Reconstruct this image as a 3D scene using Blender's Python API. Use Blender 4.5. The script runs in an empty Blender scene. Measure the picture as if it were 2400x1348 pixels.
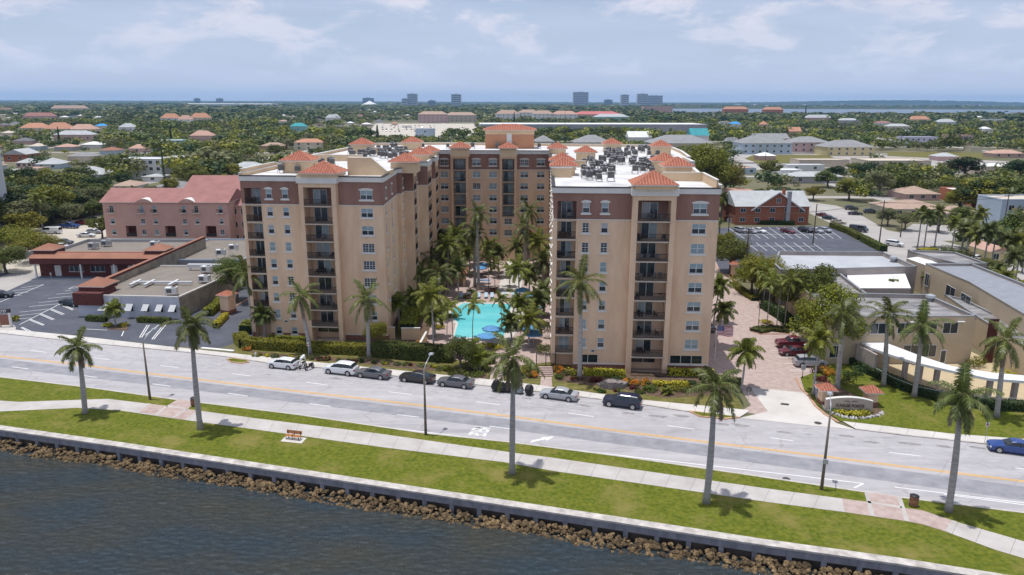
import bpy, math, random
from mathutils import Vector, Matrix
from math import sin, cos, pi, radians as R
random.seed(7)
scene = bpy.context.scene
C = scene.collection

# ------------------------------------------------------------------ camera
HAZE = 0.00005
CAM_H, FPX = 38.5, 1733.0
TH = math.atan(437 / 1733); ROLL = R(0.19)
cam_d = bpy.data.cameras.new("camera"); cam = bpy.data.objects.new("camera", cam_d); C.objects.link(cam)
cam_d.sensor_width = 36; cam_d.lens = 36 * FPX / 2400; cam_d.clip_start = 0.5; cam_d.clip_end = 60000
_r0, _u0, _f = Vector((1, 0, 0)), Vector((0, sin(TH), cos(TH))), Vector((0, cos(TH), -sin(TH)))
_r = _r0 * cos(ROLL) + _u0 * sin(ROLL); _u = -_r0 * sin(ROLL) + _u0 * cos(ROLL)
cam.matrix_world = Matrix(((_r.x, _u.x, -_f.x, 0), (_r.y, _u.y, -_f.y, 0), (_r.z, _u.z, -_f.z, CAM_H), (0, 0, 0, 1)))
scene.camera = cam
# ------------------------------------------------------------------ sky + sun
SUN_EL, SUN_SH = R(81), R(-7)      # elevation; direction (from +x, ccw) in which the shadows fall
scene.view_settings.view_transform = 'Standard'; scene.view_settings.look = 'None'
scene.view_settings.gamma = 1; scene.view_settings.exposure = 0.0
w = bpy.data.worlds.new("World"); scene.world = w; w.use_nodes = True
nt = w.node_tree; N = nt.nodes; L = nt.links; N.clear()
def nd(t, **k):
    n = N.new(t)
    for a, b in k.items(): setattr(n, a, b)
    return n
sky = nd('ShaderNodeTexSky', sky_type='NISHITA', sun_disc=False, sun_elevation=SUN_EL, altitude=0, air_density=1.0, dust_density=1.2, ozone_density=2.0)
sd = Vector((-cos(SUN_SH), -sin(SUN_SH)))
sky.sun_rotation = math.atan2(sd.x, sd.y)
bg = nd('ShaderNodeBackground'); out = nd('ShaderNodeOutputWorld'); bg.inputs[1].default_value = 0.11
tc = nd('ShaderNodeTexCoord'); sep = nd('ShaderNodeSeparateXYZ'); L.new(tc.outputs['Generated'], sep.inputs[0])
# cloud layer: ray direction projected on a plane overhead
mz = nd('ShaderNodeMath', operation='ADD'); mz.inputs[1].default_value = 0.10; L.new(sep.outputs[2], mz.inputs[0])
mm = nd('ShaderNodeMath', operation='MAXIMUM'); mm.inputs[1].default_value = 0.02; L.new(mz.outputs[0], mm.inputs[0])
dx = nd('ShaderNodeMath', operation='DIVIDE'); L.new(sep.outputs[0], dx.inputs[0]); L.new(mm.outputs[0], dx.inputs[1])
dy = nd('ShaderNodeMath', operation='DIVIDE'); L.new(sep.outputs[1], dy.inputs[0]); L.new(mm.outputs[0], dy.inputs[1])
cmb = nd('ShaderNodeCombineXYZ'); L.new(dx.outputs[0], cmb.inputs[0]); L.new(dy.outputs[0], cmb.inputs[1])
def cloud(scale, lo, hi, det, dist, off):
    mp = nd('ShaderNodeMapping'); mp.inputs['Location'].default_value = off; L.new(cmb.outputs[0], mp.inputs[0])
    n = nd('ShaderNodeTexNoise'); n.inputs['Scale'].default_value = scale; n.inputs['Detail'].default_value = det; n.inputs['Roughness'].default_value = 0.55
    n.inputs['Distortion'].default_value = dist; L.new(mp.outputs[0], n.inputs['Vector'])
    r = nd('ShaderNodeMapRange', interpolation_type='SMOOTHSTEP'); r.inputs[1].default_value = lo; r.inputs[2].default_value = hi; L.new(n.outputs[0], r.inputs[0])
    return r
# puffy cumulus seen side-on near the horizon: noise over azimuth and elevation
az = nd('ShaderNodeMath', operation='ARCTAN2'); L.new(sep.outputs[0], az.inputs[0]); L.new(sep.outputs[1], az.inputs[1])
cv = nd('ShaderNodeCombineXYZ'); L.new(az.outputs[0], cv.inputs[0])
ez = nd('ShaderNodeMath', operation='MULTIPLY'); ez.inputs[1].default_value = 2.6; L.new(sep.outputs[2], ez.inputs[0]); L.new(ez.outputs[0], cv.inputs[1])
pn = nd('ShaderNodeTexNoise'); pn.inputs['Scale'].default_value = 7.5; pn.inputs['Detail'].default_value = 9; pn.inputs['Roughness'].default_value = 0.6; pn.inputs['Distortion'].default_value = 0.25
L.new(cv.outputs[0], pn.inputs['Vector'])
pr = nd('ShaderNodeMapRange', interpolation_type='SMOOTHSTEP'); pr.inputs[1].default_value = 0.47; pr.inputs[2].default_value = 0.62; L.new(pn.outputs[0], pr.inputs[0])
elr = nd('ShaderNodeMapRange', interpolation_type='SMOOTHSTEP'); elr.inputs[1].default_value = 0.008; elr.inputs[2].default_value = 0.05; L.new(sep.outputs[2], elr.inputs[0])
pm = nd('ShaderNodeMath', operation='MULTIPLY'); L.new(pr.outputs[0], pm.inputs[0]); L.new(elr.outputs[0], pm.inputs[1])
veil = cloud(0.9, 0.35, 0.70, 7, 0.4, (3.1, 1.7, 0)); dark = cloud(0.55, 0.47, 0.66, 6, 0.6, (8.2, 4.4, 0))
def mixc(fac, a, col, k):
    m = nd('ShaderNodeMixRGB'); s = nd('ShaderNodeMath', operation='MULTIPLY'); s.inputs[1].default_value = k
    L.new(fac, s.inputs[0]); L.new(s.outputs[0], m.inputs[0]); L.new(a, m.inputs[1]); m.inputs[2].default_value = (*col, 1); return m.outputs[0]
# even milky haze over the whole sky, then veil, cumulus and darker undersides
c0 = nd('ShaderNodeMixRGB'); c0.inputs[0].default_value = 0.55; L.new(sky.outputs[0], c0.inputs[1]); c0.inputs[2].default_value = (4.3, 5.2, 7.3, 1)
c1 = mixc(veil.outputs[0], c0.outputs[0], (5.6, 6.1, 7.8), 0.55)
c2 = mixc(pm.outputs[0], c1, (7.3, 7.2, 8.1), 0.95)
dm = nd('ShaderNodeMath', operation='MULTIPLY'); L.new(dark.outputs[0], dm.inputs[0])
de = nd('ShaderNodeMapRange', interpolation_type='SMOOTHSTEP'); de.inputs[1].default_value = 0.06; de.inputs[2].default_value = 0.14; L.new(sep.outputs[2], de.inputs[0]); L.new(de.outputs[0], dm.inputs[1])
c3 = mixc(dm.outputs[0], c2, (4.3, 4.85, 6.6), 0.5)
he = nd('ShaderNodeMapRange', interpolation_type='SMOOTHSTEP'); he.inputs[1].default_value = 0.16; he.inputs[2].default_value = 0.0; he.inputs[3].default_value = 0; he.inputs[4].default_value = 1; L.new(sep.outputs[2], he.inputs[0])
c4 = mixc(he.outputs[0], c3, (5.1, 5.95, 7.75), 0.8)
L.new(c4, bg.inputs[0]); L.new(bg.outputs[0], out.inputs[0])
sl = bpy.data.lights.new("sun", 'SUN'); sl.energy = 3.6; sl.angle = R(0.53); sl.color = (1.0, 0.975, 0.94)
so = bpy.data.objects.new("sun", sl); C.objects.link(so); so.location = (-50, -20, 200)
sdir = Vector((cos(SUN_SH) * cos(SUN_EL), sin(SUN_SH) * cos(SUN_EL), -sin(SUN_EL)))
so.rotation_euler = sdir.to_track_quat('-Z', 'Y').to_euler()

# ------------------------------------------------------------------ helpers
def G(u, v, z=0.0):
    """where the line of sight through photograph point (u, v) meets the level z"""
    x = u - 1200; y = -(v - 674)
    x, y = x * cos(ROLL) - y * sin(ROLL), x * sin(ROLL) + y * cos(ROLL)
    t = (z - CAM_H) / (-FPX * sin(TH) + y * cos(TH))
    return (x * t, (FPX * cos(TH) + y * sin(TH)) * t)
def P(x, y, z):
    """photograph point of a world position"""
    Z = z - CAM_H; d = y * cos(TH) - Z * sin(TH); uy = y * sin(TH) + Z * cos(TH)
    a, b = FPX * x / d, FPX * uy / d
    return 1200 + a * cos(ROLL) + b * sin(ROLL), 674 + a * sin(ROLL) - b * cos(ROLL)
MATS = {}
def mat(name, col, rough=0.8, var=0.12, scale=1.0, bump=0.0, metal=0.0, spec=0.4, col2=None, detail=4, bscale=None, stretch=None, emit=None):
    if name in MATS: return MATS[name]
    m = bpy.data.materials.new(name); m.use_nodes = True; t = m.node_tree; b = t.nodes['Principled BSDF']
    b.inputs['Roughness'].default_value = rough; b.inputs['Metallic'].default_value = metal
    b.inputs['Specular IOR Level'].default_value = spec
    if var > 0 or col2:
        tx = t.nodes.new('ShaderNodeTexCoord'); mp = t.nodes.new('ShaderNodeMapping'); t.links.new(tx.outputs['Object'], mp.inputs[0])
        if stretch: mp.inputs['Scale'].default_value = stretch
        n = t.nodes.new('ShaderNodeTexNoise'); n.inputs['Scale'].default_value = scale; n.inputs['Detail'].default_value = detail; n.inputs['Roughness'].default_value = 0.62
        t.links.new(mp.outputs[0], n.inputs['Vector'])
        r = t.nodes.new('ShaderNodeValToRGB'); t.links.new(n.outputs[0], r.inputs[0])
        c2 = col2 if col2 else tuple(c * (1 + var) for c in col); c1 = col if col2 else tuple(c * (1 - var) for c in col)
        r.color_ramp.elements[0].position = 0.32; r.color_ramp.elements[1].position = 0.68
        r.color_ramp.elements[0].color = (*c1, 1); r.color_ramp.elements[1].color = (*c2, 1)
        t.links.new(r.outputs[0], b.inputs['Base Color'])
        if bump:
            bn = n
            if bscale:
                bn = t.nodes.new('ShaderNodeTexNoise'); bn.inputs['Scale'].default_value = bscale; bn.inputs['Detail'].default_value = 3; t.links.new(mp.outputs[0], bn.inputs['Vector'])
            bp = t.nodes.new('ShaderNodeBump'); bp.inputs['Strength'].default_value = bump; bp.inputs['Distance'].default_value = 0.1
            t.links.new(bn.outputs[0], bp.inputs['Height']); t.links.new(bp.outputs[0], b.inputs['Normal'])
    else: b.inputs['Base Color'].default_value = (*col, 1)
    MATS[name] = m; return m
def foliage(name, c1, c2, c3=None, rough=0.5, trans=0.25, objvar=0.2):
    """leaf clumps: colour varies from clump to clump (per face island) and from tree to tree"""
    if name in MATS: return MATS[name]
    m = bpy.data.materials.new(name); m.use_nodes = True; t = m.node_tree; b = t.nodes['Principled BSDF']
    g = t.nodes.new('ShaderNodeNewGeometry'); r = t.nodes.new('ShaderNodeValToRGB'); t.links.new(g.outputs['Random Per Island'], r.inputs[0])
    r.color_ramp.elements[0].color = (*c1, 1); r.color_ramp.elements[1].color = (*c2, 1)
    if c3:
        e = r.color_ramp.elements.new(0.93); e.color = (*c2, 1); r.color_ramp.elements[-1].color = (*c3, 1)
    oi = t.nodes.new('ShaderNodeObjectInfo'); hs = t.nodes.new('ShaderNodeHueSaturation')
    def rng(a, lo, hi):
        q = t.nodes.new('ShaderNodeMapRange'); q.inputs[3].default_value = lo; q.inputs[4].default_value = hi; t.links.new(oi.outputs['Random'], q.inputs[0]); t.links.new(q.outputs[0], hs.inputs[a])
    rng('Value', 1 - objvar, 1 + objvar * 1.3)
    ml = t.nodes.new('ShaderNodeMath'); ml.operation = 'MULTIPLY'; ml.inputs[1].default_value = 7.31; t.links.new(oi.outputs['Random'], ml.inputs[0])
    fr = t.nodes.new('ShaderNodeMath'); fr.operation = 'FRACT'; t.links.new(ml.outputs[0], fr.inputs[0])
    q = t.nodes.new('ShaderNodeMapRange'); q.inputs[3].default_value = 0.5 - objvar * 0.08; q.inputs[4].default_value = 0.5 + objvar * 0.10; t.links.new(fr.outputs[0], q.inputs[0]); t.links.new(q.outputs[0], hs.inputs['Hue'])
    t.links.new(r.outputs[0], hs.inputs['Color']); t.links.new(hs.outputs[0], b.inputs['Base Color'])
    b.inputs['Roughness'].default_value = rough; b.inputs['Specular IOR Level'].default_value = 0.35
    if trans:
        tr = t.nodes.new('ShaderNodeBsdfTranslucent'); mx = t.nodes.new('ShaderNodeMixShader'); mx.inputs[0].default_value = trans
        t.links.new(hs.outputs[0], tr.inputs[0]); t.links.new(b.outputs[0], mx.inputs[1]); t.links.new(tr.outputs[0], mx.inputs[2])
        t.links.new(mx.outputs[0], t.nodes['Material Output'].inputs[0])
    MATS[name] = m; return m
def tag(o, label=None, cat=None, group=None, kind=None):
    if label: o["label"] = label
    if cat: o["category"] = cat
    if group: o["group"] = group
    if kind: o["kind"] = kind
    return o
def empty(name, loc=(0, 0, 0), rz=0.0, label=None, cat=None, group=None):
    o = bpy.data.objects.new(name, None); o.empty_display_size = 0.3; C.objects.link(o); o.location = loc; o.rotation_euler.z = rz
    return tag(o, label, cat, group)
class MB:
    def __init__(s): s.v = []; s.f = []; s.m = []; s.mats = []; s.T = None
    def mi(s, m):
        if m not in s.mats: s.mats.append(m)
        return s.mats.index(m)
    def vert(s, p):
        s.v.append(tuple(p)); return len(s.v) - 1
    def face(s, pts, m):
        i = len(s.v); s.v.extend(tuple(p) for p in pts); s.f.append(tuple(range(i, i + len(pts)))); s.m.append(s.mi(m))
    def box(s, x0, y0, z0, x1, y1, z1, m, fr=None, taper=None):
        """box in the frame fr = (origin x, origin y, angle)"""
        q = [(x0, y0), (x1, y0), (x1, y1), (x0, y1)]
        if taper:
            cx, cy = (x0 + x1) / 2, (y0 + y1) / 2; qt = [(cx + (a - cx) * taper, cy + (b - cy) * taper) for a, b in q]
        else: qt = q
        if fr:
            q = [loc2w(fr, *p) for p in q]; qt = [loc2w(fr, *p) for p in qt]
        i = len(s.v); s.v += [(p[0], p[1], z0) for p in q] + [(p[0], p[1], z1) for p in qt]
        s.f += [(i, i + 3, i + 2, i + 1), (i + 4, i + 5, i + 6, i + 7), (i, i + 1, i + 5, i + 4), (i + 1, i + 2, i + 6, i + 5), (i + 2, i + 3, i + 7, i + 6), (i + 3, i, i + 4, i + 7)]
        s.m += [s.mi(m)] * 6
    def prism(s, poly, z0, z1, m, mtop=None, bottom=False):
        n = len(poly); i = len(s.v)
        a = sum(poly[k][0] * poly[(k + 1) % n][1] - poly[(k + 1) % n][0] * poly[k][1] for k in range(n))
        if a < 0: poly = poly[::-1]
        s.v += [(p[0], p[1], z0) for p in poly] + [(p[0], p[1], z1) for p in poly]
        for k in range(n):
            j = (k + 1) % n; s.f.append((i + k, i + j, i + n + j, i + n + k)); s.m.append(s.mi(m))
        s.f.append(tuple(i + n + k for k in range(n))); s.m.append(s.mi(mtop or m))
        if bottom: s.f.append(tuple(i + k for k in reversed(range(n)))); s.m.append(s.mi(m))
    def tube(s, pts, rad, m, n=8, cap=True):
        pts = [Vector(p) for p in pts]; rs = rad if isinstance(rad, (list, tuple)) else [rad] * len(pts); i0 = len(s.v)
        for k, p in enumerate(pts):
            d = (pts[min(k + 1, len(pts) - 1)] - pts[max(k - 1, 0)]).normalized()
            a = d.cross(Vector((0, 0, 1)) if abs(d.z) < 0.95 else Vector((1, 0, 0))).normalized(); b = d.cross(a).normalized()
            for q in range(n):
                t = 2 * pi * q / n; s.v.append(tuple(p + (a * cos(t) + b * sin(t)) * rs[k]))
        for k in range(len(pts) - 1):
            for q in range(n):
                r = (q + 1) % n; s.f.append((i0 + k * n + q, i0 + (k + 1) * n + q, i0 + (k + 1) * n + r, i0 + k * n + r)); s.m.append(s.mi(m))
        if cap:
            s.f.append(tuple(i0 + q for q in range(n))); s.m.append(s.mi(m))
            e = i0 + (len(pts) - 1) * n; s.f.append(tuple(e + q for q in reversed(range(n)))); s.m.append(s.mi(m))
    def cyl(s, x, y, z0, z1, r, m, n=12, r2=None): s.tube([(x, y, z0), (x, y, z1)], [r, r if r2 is None else r2], m, n)
    def build(s, name, parent=None, smooth=False, label=None, cat=None, group=None, kind=None, link=True):
        me = bpy.data.meshes.new(name); me.from_pydata(s.v, [], s.f)
        for m in s.mats: me.materials.append(m)
        me.polygons.foreach_set("material_index", s.m)
        if smooth: me.polygons.foreach_set("use_smooth", [True] * len(s.f))
        me.update()
        o = bpy.data.objects.new(name, me)
        if link: C.objects.link(o)
        if parent: o.parent = parent
        return tag(o, label, cat, group, kind)
def loc2w(fr, x, y): return (fr[0] + x * cos(fr[2]) - y * sin(fr[2]), fr[1] + x * sin(fr[2]) + y * cos(fr[2]))
def kids(o): return CH.get(o, [])
CH = {}
def copy_tree(o, parent=None, loc=None, rz=None, label=None, scale=None):
    """a thing and every part of it, linked as objects of their own sharing mesh data"""
    c = o.copy(); C.objects.link(c)
    if parent: c.parent = parent
    if loc is not None: c.location = loc
    if rz is not None: c.rotation_euler = (0, 0, rz)
    if scale is not None: c.scale = scale if isinstance(scale, tuple) else (scale,) * 3
    if label: c["label"] = label
    CH[c] = [copy_tree(ch, c) for ch in kids_of(o)]
    return c
_kc = {}
def kids_of(o):
    if o in CH: return CH[o]
    k = [x for x in C.objects if x.parent == o]; CH[o] = k; return k
def sheet(name, poly, z, m, kind="structure", label=None, cat=None, parent=None):
    b = MB()
    a = sum(poly[k][0] * poly[(k + 1) % len(poly)][1] - poly[(k + 1) % len(poly)][0] * poly[k][1] for k in range(len(poly)))
    b.face([(p[0], p[1], z) for p in (poly if a > 0 else poly[::-1])], m)
    return b.build(name, parent, kind=kind, label=label, cat=cat)
def px(*pts): return [G(*p) for p in pts]
def strip(mb, pts, wd, z, m):
    """painted line of width wd along ground points"""
    for a, b in zip(pts, pts[1:]):
        d = Vector((b[0] - a[0], b[1] - a[1])); 
        if d.length < 1e-6: continue
        n = Vector((-d.y, d.x)).normalized() * wd / 2
        mb.face([(a[0] - n.x, a[1] - n.y, z), (b[0] - n.x, b[1] - n.y, z), (b[0] + n.x, b[1] + n.y, z), (a[0] + n.x, a[1] + n.y, z)], m)
def interp(poly, u):
    for a, b in zip(poly, poly[1:]):
        if a[0] <= u <= b[0]: return a[1] + (b[1] - a[1]) * (u - a[0]) / (b[0] - a[0])
    a, b = (poly[0], poly[1]) if u < poly[0][0] else (poly[-2], poly[-1])
    return a[1] + (b[1] - a[1]) * (u - a[0]) / (b[0] - a[0])
# ------------------------------------------------------------------ ground, water, road
ground_m = mat('ground_mixed', (0.10, 0.11, 0.045), 0.95, scale=0.02, col2=(0.17, 0.145, 0.085), detail=8)
grass_m = mat('grass', (0.062, 0.092, 0.008), 0.95, scale=2.2, col2=(0.170, 0.178, 0.026), detail=15, bump=0.7, bscale=7, spec=0.1)
def _patchy(m, sc, lo, hi, tint):
    t = m.node_tree; b = t.nodes['Principled BSDF']; src = b.inputs['Base Color'].links[0].from_socket; tx = t.nodes.new('ShaderNodeTexCoord'); n = t.nodes.new('ShaderNodeTexNoise'); n.inputs['Scale'].default_value = sc; n.inputs['Detail'].default_value = 7; n.inputs['Roughness'].default_value = .65; t.links.new(tx.outputs['Object'], n.inputs['Vector'])
    r = t.nodes.new('ShaderNodeMapRange'); r.interpolation_type = 'SMOOTHSTEP'; r.inputs[1].default_value = lo; r.inputs[2].default_value = hi; t.links.new(n.outputs[0], r.inputs[0]); mx = t.nodes.new('ShaderNodeMixRGB'); t.links.new(r.outputs[0], mx.inputs[0]); t.links.new(src, mx.inputs[1]); mx.inputs[2].default_value = (*tint, 1); t.links.new(mx.outputs[0], b.inputs['Base Color'])
_patchy(grass_m, .22, .46, .74, (.215, .185, .055))
dry_m = mat('dry_grass', (0.085, 0.095, 0.02), 0.95, scale=1.1, col2=(0.21, 0.175, 0.065), detail=13, spec=0.1)
mulch_m = mat('mulch', (0.06, 0.04, 0.025), 0.95, scale=2.0, col2=(0.17, 0.11, 0.07), detail=6)
walk_m = mat('pavement_concrete', (0.40, 0.37, 0.34), 0.9, scale=0.35, col2=(0.52, 0.49, 0.46), detail=9)
pale_m = mat('pale_concrete', (0.50, 0.47, 0.43), 0.9, scale=0.3, col2=(0.62, 0.59, 0.55), detail=9)
paver_m = mat('brick_pavers', (0.36, 0.265, 0.235), 0.9, scale=1.2, col2=(0.48, 0.385, 0.345), detail=10)
asph_m = mat('dark_asphalt', (0.062, 0.067, 0.088), 0.9, scale=0.25, col2=(0.105, 0.11, 0.132), detail=11)
white_m = mat('white_paint', (0.66, 0.66, 0.64), 0.7, scale=1.5, col2=(0.80, 0.79, 0.77), detail=8)
yellow_m = mat('yellow_paint', (0.62, 0.33, 0.05), 0.7, scale=1.5, col2=(0.78, 0.45, 0.10), detail=8)
kerb_m = mat('kerb_concrete', (0.42, 0.38, 0.34), 0.9, scale=0.9, col2=(0.55, 0.52, 0.48), detail=6)
pinkk_m = mat('salmon_kerb', (0.50, 0.30, 0.20), 0.9, scale=1.0, var=0.15)
street_m = mat('street_far', (0.33, 0.31, 0.29), 0.9, scale=0.1, col2=(0.42, 0.39, 0.36), detail=8)
sand_m = mat('bare_sand', (0.42, 0.38, 0.31), 0.9, scale=0.1, col2=(0.55, 0.50, 0.42), detail=8)
# road surface: pale worn concrete with long tyre-darkened bands and patches, running along the carriageway
road_m = bpy.data.materials.new('road_surface'); road_m.use_nodes = True
def _road():
    t = road_m.node_tree; b = t.nodes['Principled BSDF']; b.inputs['Roughness'].default_value = 0.85
    tx = t.nodes.new('ShaderNodeTexCoord')
    def noise(rot, sc, s, d):
        mp = t.nodes.new('ShaderNodeMapping'); mp.inputs['Rotation'].default_value = (0, 0, rot); mp.inputs['Scale'].default_value = sc
        t.links.new(tx.outputs['Object'], mp.inputs[0]); n = t.nodes.new('ShaderNodeTexNoise'); n.inputs['Scale'].default_value = s; n.inputs['Detail'].default_value = d
        n.inputs['Roughness'].default_value = 0.65; t.links.new(mp.outputs[0], n.inputs['Vector']); return n.outputs[0]
    def ramp(x, a, b_, ca, cb):
        r = t.nodes.new('ShaderNodeValToRGB'); r.color_ramp.elements[0].position = a; r.color_ramp.elements[1].position = b_
        r.color_ramp.elements[0].color = (*ca, 1); r.color_ramp.elements[1].color = (*cb, 1); t.links.new(x, r.inputs[0]); return r.outputs[0]
    def mul(a, b_):
        m = t.nodes.new('ShaderNodeMixRGB'); m.blend_type = 'MULTIPLY'; m.inputs[0].default_value = 1; t.links.new(a, m.inputs[1]); t.links.new(b_, m.inputs[2]); return m.outputs[0]
    c = ramp(noise(R(15), (0.02, 0.5, 1), 1.0, 5), 0.30, 0.70, (0.37, 0.355, 0.36), (0.49, 0.465, 0.465))
    c = mul(c, ramp(noise(R(15), (0.12, 2.2, 1), 1.0, 8), 0.25, 0.62, (0.86, 0.86, 0.87), (1, 1, 1)))
    c = mul(c, ramp(noise(0, (1, 1, 1), 0.6, 12), 0.30, 0.75, (0.90, 0.90, 0.90), (1.05, 1.05, 1.05)))
    vo = t.nodes.new('ShaderNodeTexVoronoi'); vo.feature = 'DISTANCE_TO_EDGE'; vo.inputs['Scale'].default_value = 0.17; mpv = t.nodes.new('ShaderNodeMapping'); mpv.inputs['Rotation'].default_value = (0, 0, R(15)); mpv.inputs['Scale'].default_value = (0.45, 1, 1)
    nw = t.nodes.new('ShaderNodeTexNoise'); nw.inputs['Scale'].default_value = 0.8; nw.inputs['Detail'].default_value = 6; t.links.new(tx.outputs['Object'], nw.inputs['Vector']); ad = t.nodes.new('ShaderNodeMixRGB'); ad.blend_type = 'ADD'; ad.inputs[0].default_value = 1.6
    t.links.new(tx.outputs['Object'], ad.inputs[1]); t.links.new(nw.outputs['Color'], ad.inputs[2]); t.links.new(ad.outputs[0], mpv.inputs[0]); t.links.new(mpv.outputs[0], vo.inputs['Vector'])
    c = mul(c, ramp(vo.outputs['Distance'], 0.0, 0.012, (0.80, 0.79, 0.78), (1, 1, 1)))
    c = mul(c, ramp(noise(R(12), (0.25, 1, 1), 0.22, 3), 0.58, 0.61, (1, 1, 1), (0.90, 0.90, 0.91)))
    t.links.new(c, b.inputs['Base Color'])
_road()
roadn_m = mat('road_near_lane', (0.215, 0.215, 0.232), 0.85, scale=0.6, col2=(0.315, 0.312, 0.33), detail=11)
# seawall lines in photograph points: inner edge of the coping
SW = [(-300, 952), (0, 997), (291, 1038), (583, 1082), (892, 1128.5), (1183, 1172), (1491, 1218), (1783, 1263), (2095, 1306), (2400, 1354), (2700, 1401)]
sw = [G(u, v, 0.12) for u, v in SW]
wall_in = sw
NEAR = [(-300, 852), (0, 884), (204, 908), (417, 937.5), (700, 972.5), (997, 1016), (1195, 1036.6), (1491, 1075), (1900, 1134.7), (2107, 1165.5), (2400, 1202), (2700, 1243)]
FAR = [(-300, 748), (0, 782), (227, 807), (429, 826), (530, 837.4), (630, 852.5), (759, 864), (937, 884), (1110, 902.5), (1265, 920), (1351, 930.6), (1506, 949.6), (1608, 965.6), (1733, 980), (2006, 1007.5), (2113, 1021), (2237, 1034), (2400, 1052), (2700, 1087)]
BACK = [(-300, 736), (0, 771), (164, 787), (398, 814), (548, 830), (737, 850), (915, 867.5), (1026, 879), (1107, 886.5), (1268, 905), (1351, 917), (1506, 939), (1754, 963), (1974, 989), (2237, 1019.4), (2400, 1031), (2700, 1062)]
near, far, back = px(*NEAR), px(*FAR), px(*BACK)
sheet('ground', [wall_in[0], *wall_in[1:], (300, 30), (9000, 200), (30000, 40000), (-30000, 40000), (-9000, 300), (-300, 120)], 0.0, ground_m)
wm = bpy.data.materials.new('river_water'); wm.use_nodes = True
def _water(m, c1, c2, scale, strength, rough):
    t = m.node_tree; b = t.nodes['Principled BSDF']; b.inputs['Roughness'].default_value = rough; b.inputs['IOR'].default_value = 1.33
    tx = t.nodes.new('ShaderNodeTexCoord'); mp = t.nodes.new('ShaderNodeMapping'); mp.inputs['Scale'].default_value = (1, 2.1, 1); mp.inputs['Rotation'].default_value = (0, 0, 0.45); t.links.new(tx.outputs['Object'], mp.inputs[0])
    n = t.nodes.new('ShaderNodeTexNoise'); n.inputs['Scale'].default_value = 0.09; n.inputs['Detail'].default_value = 5; t.links.new(mp.outputs[0], n.inputs['Vector'])
    r = t.nodes.new('ShaderNodeValToRGB'); r.color_ramp.elements[0].position = 0.35; r.color_ramp.elements[1].position = 0.65; r.color_ramp.elements[0].color = (*c1, 1); r.color_ramp.elements[1].color = (*c2, 1)
    t.links.new(n.outputs[0], r.inputs[0]); t.links.new(r.outputs[0], b.inputs['Base Color'])
    a = t.nodes.new('ShaderNodeTexNoise'); a.inputs['Scale'].default_value = scale; a.inputs['Detail'].default_value = 6; a.inputs['Roughness'].default_value = 0.62; a.inputs['Distortion'].default_value = 0.5
    t.links.new(mp.outputs[0], a.inputs['Vector'])
    bp = t.nodes.new('ShaderNodeBump'); bp.inputs['Strength'].default_value = strength; bp.inputs['Distance'].default_value = 1.6
    t.links.new(a.outputs[0], bp.inputs['Height']); t.links.new(bp.outputs[0], b.inputs['Normal'])
_water(wm, (0.060, 0.090, 0.112), (0.090, 0.096, 0.084), 1.0, 1.0, 0.06)
sheet('river_water', [(-500, -60), (500, -60), (500, 200), (-500, 400)], -1.75, wm)
# earth under the land, so that nothing gapes from the side
# --- road and its markings
sheet('road', near + far[::-1], 0.004, road_m)
# worn darker near lane
mid = [G(u, interp([(0, 835), (350, 876), (700, 917.6), (892, 939), (1200, 976.7), (1491, 1015.8), (1900, 1066), (2400, 1128.6)], u) ) for u in (-300, 0, 350, 700, 892, 1200, 1491, 1900, 2400, 2700)]
sheet('road_inner_lane', [G(u, interp([(-300, 806), (0, 841), (350, 882), (700, 924), (1200, 984), (1900, 1075), (2700, 1180)], u)) for u in (-300, 0, 350, 700, 1200, 1900, 2700)] +
      [G(u, interp([(-300, 825), (0, 861), (700, 944), (1200, 1008), (1900, 1103), (2700, 1215)], u)) for u in (2700, 1900, 1200, 700, 0, -300)], 0.008, roadn_m)
mk = MB()
YL = [G(u, interp([(0, 835), (146, 850), (350, 876), (700, 917.6), (892, 939), (1200, 976.7), (1491, 1015.8), (1900, 1066), (2095, 1091), (2400, 1128.6)], u)) for u in range(-300, 2701, 100)]
for off in (-0.14, 0.14):
    pts = []
    for i, p in enumerate(YL):
        a, b = YL[max(i - 1, 0)], YL[min(i + 1, len(YL) - 1)]; d = Vector((b[0] - a[0], b[1] - a[1])).normalized()
        pts.append((p[0] - d.y * off, p[1] + d.x * off))
    strip(mk, pts, 0.15, 0.014, yellow_m)
for a, b in [((29, 860), (66.5, 865)), ((192.5, 880), (227.5, 885)), ((357, 900), (399.6, 905.4)), ((534.6, 922), (581, 928.7)), ((725, 946), (775, 952.7)), ((931, 972), (982, 978)), ((1147, 999), (1195, 1005.5)),
             ((376, 857), (418.5, 862)), ((544.5, 876), (589, 881.5)), ((72, 822), (108, 826)), ((219, 838.7), (257, 843)), ((717, 896), (768, 903)), ((911, 918.5), (965, 925)), ((1116, 942), (1172, 949)), ((1332, 968.5), (1391.6, 976.7)),
             ((1564, 997.7), (1627, 1006)), ((1805, 1026), (1859, 1033.6)), ((2084, 1060.7), (2159, 1069.6)), ((2380, 1097), (2450, 1106))]:
    strip(mk, px(a, b), 0.16, 0.014, white_m)
strip(mk, px((461, 945), (700, 975), (997, 1013), (1200, 1037), (1491, 1072), (1900, 1118.7), (2024, 1133.6)), 0.16, 0.014, white_m)
strip(mk, px((2024, 1133.6), (2002, 1144)), 0.2, 0.015, white_m)
strip(mk, px((2096.7, 1142), (2400, 1179), (2700, 1216)), 0.15, 0.014, white_m); strip(mk, px((2213, 1158.7), (2400, 1183.5), (2700, 1222)), 0.15, 0.014, white_m)
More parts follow.
